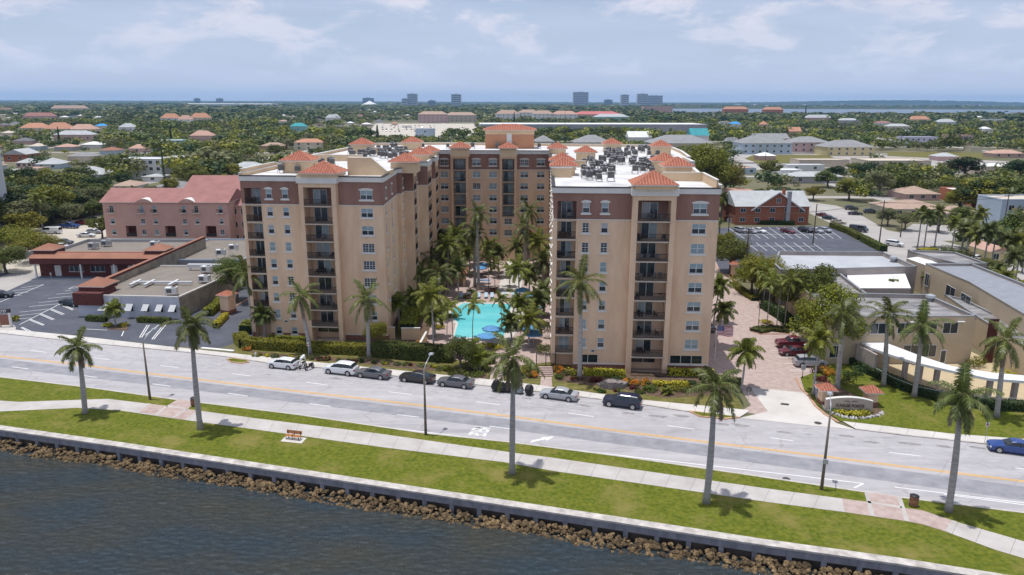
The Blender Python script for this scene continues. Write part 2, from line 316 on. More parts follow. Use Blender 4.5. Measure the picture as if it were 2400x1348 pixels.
# merge arrow: shaft and head
p = px((1242, 1038), (1246, 1033), (1272, 1027), (1268, 1025), (1299, 1023.5), (1282, 1033), (1276, 1030.5))
mk.face([(q[0], q[1], 0.016) for q in (p[0], p[6], p[2], p[1])], white_m); mk.face([(q[0], q[1], 0.017) for q in (p[3], p[4], p[5])][::-1], white_m)
mk.build('road_markings', kind='structure')
# the word MERGE painted on the near lane
tcur = bpy.data.curves.new('merge_word', 'FONT'); tcur.body = 'MERGE'; tcur.size = 1.0; tcur.align_x = 'CENTER'; tcur.align_y = 'CENTER'
tob = bpy.data.objects.new('tmp', tcur); C.objects.link(tob); bpy.context.view_layer.update()
def text_mesh(name, body, m, size=1.0, extrude=0.0, bold=0.0):
    cu = bpy.data.curves.new(name, 'FONT'); cu.body = body; cu.size = size; cu.align_x = 'CENTER'; cu.align_y = 'CENTER'; cu.extrude = extrude; cu.offset = bold
    o = bpy.data.objects.new(name, cu); C.objects.link(o); bpy.context.view_layer.update()
    me = bpy.data.meshes.new_from_object(o.evaluated_get(bpy.context.evaluated_depsgraph_get())); bpy.data.objects.remove(o)
    me.name = name; me.materials.clear(); me.materials.append(m); q = bpy.data.objects.new(name, me); C.objects.link(q); return q
bpy.data.objects.remove(tob)
tm = text_mesh('lane_word', 'MERGE', white_m, 1.0, 0, 0.02)
a, b = Vector(G(1124, 998)), Vector(G(1122, 1024)); c0_ = Vector(G(1122, 1011)); ax = Vector(G(1092, 1020)) - Vector(G(1105, 1000))
# letters read along the driving direction: baseline across the lane
dirr = (Vector(G(1151, 1001)) - Vector(G(1099, 995))).normalized()
tm.location = (c0_.x, c0_.y, 0.018); tm.rotation_euler = (0, 0, math.atan2(dirr.y, dirr.x) + pi / 2 + pi); tm.scale = (0.78, 3.0, 1)
tag(tm, kind='structure')
# kerbs: real steps of 0.13 m along both sides
def kerb(name, pts, side, m, h=0.13, wd=0.3, z0=-0.05):
    mb = MB()
    for i in range(len(pts) - 1):
        a, b = Vector(pts[i]), Vector(pts[i + 1]); d = (b - a).normalized(); n = Vector((-d.y, d.x)) * wd * side
        q = [a, b, b + n, a + n]; mb.prism([(k.x, k.y) for k in q], z0, h, m)
    return mb.build(name, kind='structure')
kerb('near_kerb', near, -1, kerb_m)
kerb('far_kerb', far[:14], 1, kerb_m); kerb('far_kerb', far[14:], 1, kerb_m)
# far pavement, park lawn, walkway
def inset_under(poly, z): return poly
sheet('far_pavement', far[:14] + [G(1754, 967)] + back[:13][::-1], 0.125, pale_m); sheet('far_pavement', far[14:] + back[13:][::-1], 0.125, pale_m)
lawn = near + wall_in[::-1]
sheet('park_lawn', lawn, 0.11, grass_m)
WT = [(-300, 948), (0, 941), (44, 944), (254, 937), (391, 953.5), (440, 961), (600, 982.7), (892, 1019), (1200, 1063), (1300, 1076), (1800, 1148), (2033, 1179), (2113, 1192), (2163, 1199.5), (2237, 1224.6), (2400, 1272), (2700, 1360)]
WB = [(-300, 972), (0, 966.6), (181, 958), (277, 963.7), (437, 987), (600, 1009), (892, 1050), (1183, 1086), (1302, 1107), (1800, 1179.4), (1974, 1202.4), (2125, 1224.6), (2163, 1232), (2219, 1249.7), (2331, 1291), (2400, 1311.7), (2700, 1402)]
sheet('park_path', px(*WT) + px(*WB)[::-1], 0.125, walk_m)
# expansion joints across the path
jm = mat('joint_line', (0.22, 0.20, 0.19), 0.9, var=0.1); jb = MB()
for u in list(range(470, 1960, 58)) + [2245, 2300, 2380]:
    strip(jb, px((u, interp(WT, u)), (u - 14, interp(WB, u - 14))), 0.035, 0.131, jm)
for i in range(40):
    u = -40 + i * 62
    if 1740 < u < 2000: continue
    strip(jb, px((u, interp(BACK, u)), (u - 7, interp(FAR, u - 7))), 0.035, 0.131, jm)
jb.build('path_joints', kind='structure')
# brick crossings on the path
sheet('brick_path', px((391, 953.5), (417, 938), (461, 943.5), (440, 961), (466, 965), (437, 987), (366, 975), (322, 968), (350, 948.5)), 0.134, paver_m)
sheet('brick_path', px((2030, 1156), (2107, 1166.5), (2113, 1192), (2163, 1199.5), (2237, 1224.6), (2219, 1249.7), (2163, 1232), (2125, 1224.6), (1974, 1202.4), (1968, 1171), (2033, 1179)), 0.134, paver_m)
bj = MB()
for q in [((2030, 1156), (2045, 1212)), ((2107, 1166), (2125, 1224)), ((2033, 1179), (2113, 1192)), ((1968, 1171), (1974, 1202)), ((2237, 1224), (2219, 1249)), ((391, 953.5), (366, 975)), ((440, 961), (405, 981)), ((391, 953.5), (440, 961)), ((350, 948), (322, 968)), ((466, 965), (437, 987))]:
    strip(bj, px(*q), 0.4, 0.139, walk_m)
bj.build('path_bands', kind='structure')
# ------------------------------------------------------------------ seawall
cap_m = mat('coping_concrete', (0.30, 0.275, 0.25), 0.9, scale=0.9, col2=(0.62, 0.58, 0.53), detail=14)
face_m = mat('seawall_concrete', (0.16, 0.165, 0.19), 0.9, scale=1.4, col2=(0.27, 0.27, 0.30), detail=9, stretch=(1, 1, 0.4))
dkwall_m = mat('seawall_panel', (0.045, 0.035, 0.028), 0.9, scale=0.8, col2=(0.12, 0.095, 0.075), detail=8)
root = empty('seawall', (0, 66, 0), 0, 'long concrete seawall with pale coping between park lawn and river rocks', 'seawall')
cap, beam, panel, piers = MB(), MB(), MB(), MB()
nrm = []
for i in range(len(sw)):
    a, b = Vector(sw[max(i - 1, 0)]), Vector(sw[min(i + 1, len(sw) - 1)]); d = (b - a).normalized(); nrm.append(Vector((d.y, -d.x)))
def off(i, k): return (sw[i][0] + nrm[i].x * k, sw[i][1] + nrm[i].y * k)
for i in range(len(sw) - 1):
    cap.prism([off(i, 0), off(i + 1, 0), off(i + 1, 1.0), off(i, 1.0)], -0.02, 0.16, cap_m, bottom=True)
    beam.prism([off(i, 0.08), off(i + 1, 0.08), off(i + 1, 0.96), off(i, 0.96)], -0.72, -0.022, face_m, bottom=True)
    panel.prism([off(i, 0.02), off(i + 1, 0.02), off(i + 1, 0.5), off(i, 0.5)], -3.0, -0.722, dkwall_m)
def along(s):
    """point at distance s along the seawall from photograph left"""
    for i in range(len(sw) - 1):
        a, b = Vector(sw[i]), Vector(sw[i + 1]); l = (b - a).length
        if s <= l: d = (b - a) / l; return a + d * s, d
        s -= l
    return None
s = 1.0
while True:
    r = along(s)
    if r is None: break
    p, d = r; n = Vector((d.y, -d.x)); q = [p + n * 0.49, p + n * 0.49 + d * 0.45, p + n * 0.9 + d * 0.45, p + n * 0.9]
    piers = MB(); piers.prism([(k.x, k.y) for k in q], -3.0, -0.724, face_m); s += 2.9; o = piers.build('pier'); o.parent = root; o.matrix_parent_inverse = Matrix.Translation((0, -66, 0))
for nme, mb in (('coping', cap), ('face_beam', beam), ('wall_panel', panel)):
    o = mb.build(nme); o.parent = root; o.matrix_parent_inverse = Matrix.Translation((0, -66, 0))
# coping joints: thin gaps as darker inlays
# ------------------------------------------------------------------ riprap rocks
rock_m = foliage('rock', (0.075, 0.050, 0.025), (0.27, 0.20, 0.115), None, 0.95, 0, 0.35)
t = rock_m.node_tree
rock_meshes = []
import bmesh
from mathutils import noise as mn
def rock_mesh(seed, sub=2):
    bm = bmesh.new(); bmesh.ops.create_icosphere(bm, subdivisions=sub, radius=0.5)
    rr = random.Random(seed); o = Vector((rr.random() * 40, rr.random() * 40, rr.random() * 40)); sx, sy, sz = rr.uniform(0.8, 1.3), rr.uniform(0.7, 1.1), rr.uniform(0.55, 0.9)
    for v in bm.verts:
        k = 1 + 0.55 * mn.noise(v.co * 1.7 + o) + 0.3 * mn.noise(v.co * 4 + o); v.co = Vector((v.co.x * sx * k, v.co.y * sy * k, v.co.z * sz * k))
    me = bpy.data.meshes.new('rock'); bm.to_mesh(me); bm.free(); me.materials.append(rockm); return me
rockm = mat('riprap_rock', (0.028, 0.019, 0.010), 0.95, scale=2.6, col2=(0.235, 0.160, 0.080), detail=9, bump=0.6, bscale=6)
def _objtint(m, lo, hi):
    t = m.node_tree; b = t.nodes['Principled BSDF']; src = b.inputs['Base Color'].links[0].from_socket
    oi = t.nodes.new('ShaderNodeObjectInfo'); hs = t.nodes.new('ShaderNodeHueSaturation'); q = t.nodes.new('ShaderNodeMapRange'); q.inputs[3].default_value = lo; q.inputs[4].default_value = hi
    t.links.new(oi.outputs['Random'], q.inputs[0]); t.links.new(q.outputs[0], hs.inputs['Value']); t.links.new(src, hs.inputs['Color']); t.links.new(hs.outputs[0], b.inputs['Base Color'])
_objtint(rockm, 0.45, 1.7)
RM = [rock_mesh(i) for i in range(12)]; RL = [rock_mesh(i, 1) for i in range(12)]
rr = random.Random(5); allr = []
TOT = sum((Vector(sw[i + 1]) - Vector(sw[i])).length for i in range(len(sw) - 1))
for k in range(2900):
    s = rr.uniform(0, TOT - 0.5); p, d = along(s); n = Vector((d.y, -d.x)); t_ = rr.random() ** 0.85
    wdt = 1.7 + 0.9 * mn.noise(Vector((s * 0.12, 0, 0)))
    o_ = 0.95 + t_ * wdt; z = -1.25 - 0.62 * t_ + rr.uniform(-0.12, 0.10); sz = rr.choice([rr.uniform(0.2, 0.4), rr.uniform(0.35, 0.6), rr.uniform(0.5, 0.8)]) * (1.05 - 0.3 * t_)
    q = p + n * o_; allr.append((sz, q.x, q.y, z))
allr.sort(reverse=True, key=lambda r: r[0] / max(Vector((r[1], r[2], r[3] - 38)).length, 1))
inview = [r for r in allr if -20 < P(r[1], r[2], r[3])[0] < 2420 and P(r[1], r[2], r[3])[1] < 1360]
seen = set(id(r) for r in inview[:300])
for r in inview[:300]:
    o = bpy.data.objects.new('riprap_rock', rr.choice(RM)); C.objects.link(o); o.location = r[1:]; o.scale = (r[0],) * 3; o.rotation_euler = (rr.uniform(-0.5, 0.5), rr.uniform(-0.5, 0.5), rr.uniform(0, 6.28))
    tag(o, 'rough brown boulder in the rock bank at the foot of the seawall', 'rock', 'brown boulders piled along the seawall')
rest = MB()
for r in allr:
    if id(r) in seen: continue
    me = rr.choice(RL); M = Matrix.Translation(r[1:]) @ Matrix.Rotation(rr.uniform(0, 6.28), 4, 'Z') @ Matrix.Rotation(rr.uniform(-0.5, 0.5), 4, 'X') @ Matrix.Scale(r[0], 4)
    i0 = len(rest.v); rest.v += [tuple(M @ v.co) for v in me.vertices]; rest.f += [tuple(i0 + i for i in p.vertices) for p in me.polygons]; rest.m += [rest.mi(rockm)] * len(me.polygons)
rest.build('riprap_bank', label='small brown rocks filling the bank between the boulders and the water', cat='rocks', kind='stuff')
# ------------------------------------------------------------------ paved and planted ground on the far side
sheet('left_parking_lot', px((-200, 742), (-200, 700), (0, 640), (90, 606), (390, 606), (560, 600), (700, 575), (715, 640), (590, 790), (520, 815), (398, 812), (164, 785), (0, 770)), 0.010, asph_m)
sheet('left_lane', px((-200, 730), (0, 650), (95, 618), (100, 600), (240, 520), (255, 500), (290, 520), (240, 580), (110, 640), (0, 690), (-200, 735)), 0.014, street_m)
sheet('rear_car_park', px((0, 640), (40, 590), (60, 540), (250, 500), (270, 585), (140, 640)), 0.018, sand_m)
mk = MB()
for a, b in [((50, 675), (103, 667)), ((30, 682), (85, 675)), ((12, 688), (67, 685)), ((0, 695), (50, 692)), ((103, 667), (-10, 712)), ((68, 719), (140, 712)), ((90, 710), (148, 703)), ((112, 700), (187, 692)), ((132, 690), (195, 684)), ((45, 732), (120, 724)), ((28, 742), (97, 734)), ((44, 748), (74, 745)), ((46, 761), (140, 713)),
             ((153, 682), (167, 681)), ((161, 677), (215, 670)), ((161, 677), (173, 672)), ((173, 672), (240, 665)), ((180, 672), (188, 674)), ((195, 670), (205, 673)), ((210, 668), (217, 671)),
             ((139, 714), (170, 727)), ((142, 712.5), (173, 725.5)), ((116, 725), (147, 738)), ((119, 723.5), (151, 736.5)), ((93, 737), (124, 750)), ((96, 735.5), (128, 748.5)), ((69, 750), (101, 763)), ((72, 748.5), (104, 761.5)), ((49, 768), (68, 778)), ((52, 767), (73, 777)),
             ((193, 771), (251, 774)), ((290, 776), (285, 788)), ((327, 791), (345, 762)), ((332, 791), (350, 762)), ((356, 795), (383, 762)), ((361, 795), (388, 762)), ((340, 786), (372, 762)), ((327, 791), (332, 791)), ((356, 795), (361, 795)), ((472, 815), (548, 822))]:
    strip(mk, px(a, b), 0.15 if (a, b) != ((472, 815), (548, 822)) else 0.6, 0.018, white_m)
mk.build('lot_markings', kind='structure')
# entrance drive of the apartment house (right)
sheet('driveway_pavers', px((1668, 905), (1640, 870), (1650, 840), (1668, 700), (1650, 640), (1672, 600), (1690, 640), (1760, 690), (1790, 720), (1845, 760), (1880, 790), (1940, 820), (1935, 866), (1876, 886), (1920, 960), (1800, 975), (1735, 965), (1760, 950), (1735, 910)), 0.016, paver_m)
sheet('driveway_apron', px((1758, 909), (1886, 921), (1915, 955), (1960, 992), (2006, 1007.5), (1900, 998), (1733, 980), (1800, 965)), 0.028, pale_m)
kerb('salmon_kerb', px((1868, 887), (1880, 912), (1898, 930), (1912, 952), (1935, 972), (1968, 991)), -1, pinkk_m, 0.15, 0.25)
kerb('salmon_kerb', px((1672, 612), (1690, 640), (1720, 655), (1740, 672), (1768, 692), (1790, 715), (1820, 742)), -1, pinkk_m, 0.15, 0.2)
kerb('salmon_kerb', px((1765, 768), (1762, 778), (1780, 784), (1852, 784)), 1, pinkk_m, 0.15, 0.2)
kerb('salmon_kerb', px((500, 755), (545, 722), (600, 690)), -1, pinkk_m, 0.15, 0.2)
dm_ = MB()
for a, b in [((1808, 822), (1840, 822)), ((1820, 838), (1862, 838)), ((1838, 853), (1870, 853)), ((1852, 870), (1940, 871)), ((1852, 867), (1940, 868))]: strip(dm_, px(a, b), 0.12, 0.030, white_m)
dm_.build('bay_markings', kind='structure')
sheet('drain_grate', px((1831, 945), (1850, 947), (1848, 951), (1829, 949)), 0.036, mat('dark_iron', (0.02, 0.02, 0.022), 0.5, var=0.2, scale=5))
def manhole(u, v, r):
    x, y = G(u, v); mb = MB(); mb.cyl(x, y, 0.0, 0.032, r, mat('iron_cover', (0.06, 0.055, 0.055), 0.6, var=0.2, scale=6), 20); mb.build('manhole_cover', kind='structure')
manhole(1917, 992, 0.45); manhole(1843, 1123, 0.4)
# lawns in front of the apartment house
sheet('verge', [G(u, interp(BACK, u)) for u in (548, 640, 737, 860, 1000, 1107, 1180)] + px((1180, 866), (900, 812), (560, 795)), 0.115, dry_m)
sheet('verge', [G(u, interp(BACK, u)) for u in (1180, 1270, 1351, 1506, 1600, 1740)] + px((1735, 945), (1700, 905), (1640, 880), (1400, 868), (1290, 850), (1180, 862)), 0.115, dry_m)
sheet('hotel_lawn', [G(u, interp(BACK, u)) for u in (1968, 2100, 2237, 2400, 2700)] + px((2700, 985), (2400, 955), (2250, 960), (2140, 925), (2050, 880), (1985, 850), (1950, 845), (1935, 866), (1876, 886), (1885, 915), (1915, 950)), 0.117, grass_m)
# traffic islets on the road edge
for nme, pp in (('kerb_islet', [(530, 843), (545, 840), (580, 846), (585, 850), (565, 853), (540, 850)]), ('kerb_islet', [(1612, 965), (1625, 965), (1700, 975), (1735, 980), (1700, 984), (1640, 978)])):
    mb = MB(); mb.prism(px(*pp), 0.0, 0.14, pinkk_m); mb.build(nme, kind='structure')
    cx, cy = sum(G(*q)[0] for q in pp) / len(pp), sum(G(*q)[1] for q in pp) / len(pp)
    sheet('islet_grass', [((x - cx) * 0.88 + cx, (y - cy) * 0.75 + cy) for x, y in px(*pp)], 0.146, grass_m)
# pool court
sheet('pool_court', px((985, 835), (1000, 700), (1040, 640), (1070, 600), (1290, 600), (1290, 860), (1180, 862)), 0.020, paver_m)
sheet('court_path', px((1165, 690), (1175, 650), (1190, 610), (1230, 610), (1232, 640), (1215, 690)), 0.030, pale_m)
sheet('garden_bed', px((935, 830), (940, 720), (1000, 640), (1050, 560), (1085, 560), (1070, 640), (1040, 690), (1010, 760), (990, 838)), 0.034, mulch_m)
sheet('pool_edge', px((1058, 803), (1068, 760), (1045, 745), (1050, 725), (1078, 709), (1206, 711), (1206, 722), (1234, 722), (1226, 760), (1196, 800), (1190, 805)), 0.075, pale_m)
pw = bpy.data.materials.new('pool_water'); pw.use_nodes = True
_water(pw, (0.11, 0.53, 0.58), (0.20, 0.64, 0.67), 2.5, 0.06, 0.06)
sheet('pool_water', px((1064, 792), (1074, 757), (1056, 742), (1060, 727), (1086, 711.5), (1199, 714), (1190, 748), (1198, 752), (1188, 756), (1180, 792)), 0.082, pw)
sheet('front_path', px((1148, 893), (1152, 852), (1176, 852), (1180, 895)), 0.122, paver_m); sheet('front_path', px((1266, 906), (1268, 885), (1293, 885), (1294, 908)), 0.122, paver_m)
# car park, street and open lots on the right, towards the houses
sheet('right_car_park', px((1600, 600), (1650, 536), (1735, 532), (1955, 530), (2005, 562), (2110, 595), (2140, 640), (1900, 660), (1680, 640)), 0.012, asph_m)
sheet('side_street', px((1870, 470), (1960, 482), (2010, 500), (2080, 540), (2190, 560), (2420, 620), (2420, 660), (2250, 640), (2110, 612), (2045, 580), (1990, 552), (1940, 520), (1880, 492)), 0.016, street_m)
sheet('side_street', px((2110, 545), (2140, 525), (2420, 535), (2420, 560), (2200, 565)), 0.020, street_m)
sheet('open_field', px((1745, 372), (1770, 362), (1940, 364), (1960, 372), (1880, 382), (1780, 384)), 0.05, dry_m)
sheet('open_field', px((2080, 356), (2230, 357), (2400, 362), (2400, 370), (2250, 374), (2080, 366)), 0.05, dry_m)
sheet('far_lot', px((1730, 352), (1960, 361), (2080, 366), (2400, 380), (2600, 390), (2600, 412), (2180, 408), (2040, 398), (1900, 392), (1740, 400), (1700, 372)), 0.03, street_m)
sheet('far_lot', px((880, 290), (1120, 290), (1110, 318), (980, 330), (860, 318)), 0.04, sand_m)
pmk = MB()
for v0, v1, us in ((549.5, 549.5, (1700, 1955)), (576.5, 577.5, (1750, 1910))): strip(pmk, px((us[0], v0), (us[1], v1)), 0.2, 0.02, white_m)
for i in range(13): u = 1722 + i * 19; strip(pmk, px((u - 16, 533), (u + 22, 559)), 0.14, 0.02, white_m)
for i in range(8): u = 1760 + i * 22; strip(pmk, px((u - 10, 569), (u + 16, 588)), 0.14, 0.02, white_m)
pmk.build('car_park_markings', kind='structure')

# oil stains and patches in the parking lane, drain slots in the kerb
sm = mat('oil_stain', (0.20, 0.19, 0.185), .9, scale=2, col2=(0.33, 0.315, 0.31), detail=8); rg = random.Random(8)
for (va, vb) in ((12, 17), (22, 27)):     # tyre-darkened wheel paths in the far lanes
    for w_ in (0, 1):
        mb = MB(); P_ = [G(u, interp(FAR, u) + (va if w_ == 0 else vb) * (1 + .35 * u / 2400)) for u in range(-200, 2601, 100)]; strip(mb, P_, .55, 0.010, mat('tyre_path', (0.33, 0.32, 0.325), .85, scale=.7, col2=(0.46, 0.44, 0.44), detail=12)); mb.build('tyre_path', kind='structure')
for u in range(640, 2340, 74):
    u += rg.uniform(-20, 20); v = interp(FAR, u) + rg.uniform(9, 26); x, y = G(u, v); r = rg.uniform(.25, .8); mb = MB(); pts = []
    for i in range(12): a = 2 * pi * i / 12; k = r * rg.uniform(.6, 1.2); pts.append((x + cos(a) * k * 1.6, y + sin(a) * k * .6 - cos(a) * k * .4, 0.0115))
    mb.face(pts, sm); mb.build('oil_stain', kind='structure')

sheet('garden_bed', px((1310, 868), (1480, 872), (1660, 880), (1735, 900), (1720, 925), (1640, 930), (1560, 935), (1500, 925), (1440, 908), (1380, 905), (1305, 895)), 0.120, mulch_m)
sheet('garden_bed', px((575, 822), (700, 836), (870, 843), (1000, 856), (1040, 866), (1010, 872), (860, 856), (700, 842), (600, 832)), 0.120, mulch_m)
sheet('garden_bed', px((1040, 862), (1140, 868), (1142, 890), (1090, 890), (1050, 880)), 0.121, mulch_m); sheet('garden_bed', px((1185, 866), (1262, 872), (1262, 890), (1200, 888)), 0.120, mulch_m)
# ------------------------------------------------------------------ building kit
tan_m = mat('tan_stucco', (0.62, 0.425, 0.285), 0.9, scale=0.5, col2=(0.78, 0.575, 0.405), detail=12, stretch=(1, 1, .3), bump=.15, bscale=5)
brown_m = mat('brown_stucco', (0.225, 0.120, 0.092), 0.9, scale=0.5, col2=(0.31, 0.175, 0.135), detail=12, stretch=(1, 1, .3), bump=.15, bscale=5)
trim_m = mat('white_trim', (0.66, 0.64, 0.60), 0.85, var=0.06, scale=0.8)
peach_m = mat('peach_stucco', (0.60, 0.435, 0.27), 0.9, scale=0.4, col2=(0.68, 0.51, 0.33), detail=8)
base_m = mat('brick_base', (0.20, 0.085, 0.06), 0.9, scale=3, col2=(0.28, 0.13, 0.09), detail=6)
roofw_m = mat('white_roof_membrane', (0.46, 0.45, 0.44), 0.8, scale=0.22, col2=(0.74, 0.73, 0.72), detail=12)
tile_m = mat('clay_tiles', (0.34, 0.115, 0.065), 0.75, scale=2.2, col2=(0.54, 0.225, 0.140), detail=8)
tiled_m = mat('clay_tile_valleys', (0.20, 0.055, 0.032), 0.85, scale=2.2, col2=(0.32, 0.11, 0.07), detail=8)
glass_m = mat('window_glass', (0.020, 0.030, 0.038), 0.08, var=0.3, scale=0.6, spec=0.8)
blind_m = mat('blind_behind_glass', (0.20, 0.27, 0.30), 0.12, scale=0.5, col2=(0.33, 0.41, 0.44), spec=0.7)
curt_m = mat('pale_curtain', (0.30, 0.32, 0.33), 0.2, scale=9, col2=(0.42, 0.43, 0.43), stretch=(1, 1, 0.05), spec=0.6)
frame_m = mat('white_frame', (0.62, 0.63, 0.63), 0.5, var=0.04)
rail_m = mat('dark_railing', (0.028, 0.024, 0.024), 0.5, var=0.1)
dark_m = mat('dark_interior', (0.02, 0.02, 0.022), 0.9, var=0.2)
slab_m = mat('balcony_slab', (0.50, 0.42, 0.34), 0.9, var=0.08)
metal_m = mat('grey_metal', (0.30, 0.31, 0.32), 0.5, var=0.12, scale=3, metal=0.3)
acm_m = mat('condenser_casing', (0.075, 0.072, 0.07), 0.6, scale=2, col2=(0.16, 0.15, 0.145), metal=0.2)
fan_m = mat('condenser_top', (0.42, 0.42, 0.42), 0.6, scale=2, col2=(0.55, 0.55, 0.54))
def attach(o, root):
    o.parent = root; o.location = Vector(o.location) - Vector(root.location); CH.setdefault(root, []).append(o); return o
def att(o, root):
    """hang a mesh built in its thing's own frame under that thing"""
    o.parent = root; CH.setdefault(root, []).append(o); return o
def facade(mb, fr, W, z0, z1, ops, zm, step=0.0):
    """wall along local +x facing local -y, with real openings (x0, x1, za, zb, depth, side_mat, back_mat)"""
    fx, fy = (lambda x, y: loc2w(fr, x, y)), None
    xs = sorted(set([0, W] + [q for o in ops for q in o[:2]])); zs = sorted(set([z0, z1] + [q for o in ops for q in o[2:4]] + [b for b, _ in zm if z0 < b < z1]))
    def m_at(z):
        r = zm[0][1]
        for b, m in zm:
            if z >= b: r = m
        return r
    for k in range(len(zs) - 1):
        za, zb = zs[k], zs[k + 1]; zc = (za + zb) / 2; run = None
        for i in range(len(xs) - 1):
            xa, xb = xs[i], xs[i + 1]; xc = (xa + xb) / 2
            hole = any(o[0] < xc < o[1] and o[2] < zc < o[3] for o in ops)
            if not hole: run = (run[0], xb) if run else (xa, xb)
            if (hole or i == len(xs) - 2) and run:
                a, b = fx(run[0], 0), fx(run[1], 0); mb.face([(a[0], a[1], za), (b[0], b[1], za), (b[0], b[1], zb), (a[0], a[1], zb)], m_at(zc)); run = None
    for o in ops:
        xa, xb, za, zb, dp = o[:5]; sm = o[5] if len(o) > 5 and o[5] else m_at((za + zb) / 2); bmt = o[6] if len(o) > 6 else None
        A, B, C_, D = fx(xa, 0), fx(xb, 0), fx(xb, dp), fx(xa, dp)
        mb.face([(A[0], A[1], za), (D[0], D[1], za), (D[0], D[1], zb), (A[0], A[1], zb)][::-1], sm)
        mb.face([(B[0], B[1], za), (C_[0], C_[1], za), (C_[0], C_[1], zb), (B[0], B[1], zb)], sm)
        mb.face([(A[0], A[1], za), (B[0], B[1], za), (C_[0], C_[1], za), (D[0], D[1], za)], slab_m if bmt else sm)
        mb.face([(A[0], A[1], zb), (B[0], B[1], zb), (C_[0], C_[1], zb), (D[0], D[1], zb)][::-1], sm)
        if bmt: mb.face([(D[0], D[1], za), (C_[0], C_[1], za), (C_[0], C_[1], zb), (D[0], D[1], zb)], bmt)
def hip(mb, fr, x0, y0, x1, y1, ze, h, m, m2=None, sp=0.42, soffit=None, rib=0.10, gable=False, th=0.12):
    """hip roof over a rectangle in the frame; clay roofs (m2) carry modelled tile ribs"""
    w_, d_ = x1 - x0, y1 - y0; D = min(w_, d_) / 2
    W = lambda x, y, z: (*loc2w(fr, x, y), z)
    if w_ >= d_: r0, r1 = (x0 + (0 if gable else D), (y0 + y1) / 2), (x1 - (0 if gable else D), (y0 + y1) / 2)
    else: r0, r1 = ((x0 + x1) / 2, y0 + (0 if gable else D)), ((x0 + x1) / 2, y1 - (0 if gable else D))
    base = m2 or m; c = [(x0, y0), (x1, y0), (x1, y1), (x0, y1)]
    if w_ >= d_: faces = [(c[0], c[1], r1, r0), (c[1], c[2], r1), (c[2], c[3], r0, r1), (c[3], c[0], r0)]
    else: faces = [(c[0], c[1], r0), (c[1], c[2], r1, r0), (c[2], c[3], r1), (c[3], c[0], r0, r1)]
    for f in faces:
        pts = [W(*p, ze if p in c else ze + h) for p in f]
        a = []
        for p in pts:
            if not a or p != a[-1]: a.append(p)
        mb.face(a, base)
    for k in range(4):   # fascia
        a, b = c[k], c[(k + 1) % 4]; mb.face([W(*a, ze - th), W(*b, ze - th), W(*b, ze), W(*a, ze)], soffit or trim_m)
    mb.face([W(*p, ze - th) for p in c[::-1]], soffit or trim_m)
    if m2:
        for k in range(4):
            a, b = Vector(c[k]), Vector(c[(k + 1) % 4]); L_ = (b - a).length; d = (b - a) / L_; n = Vector((-d.y, d.x)); s = sp / 2
            while s < L_:
                r = min(s, L_ - s, D)
                if r > 0.12:
                    p = a + d * s; q = p + n * r; hw = sp * 0.30; zr = ze + h * r / D
                    e0, e1 = W(*(p - d * hw), ze + 0.01), W(*(p + d * hw), ze + 0.01); t0 = W(*p, ze + rib)
                    r2 = max(r - 0.25, 0.1); f0 = W(*(q - d * hw * 0.6), zr + 0.01); f1 = W(*(q + d * hw * 0.6), zr + 0.01); t1 = W(*q, zr + rib)
                    mb.face([e0, t0, t1, f0], m); mb.face([t0, e1, f1, t1], m); mb.face([e0, e1, t0], m)
                s += sp
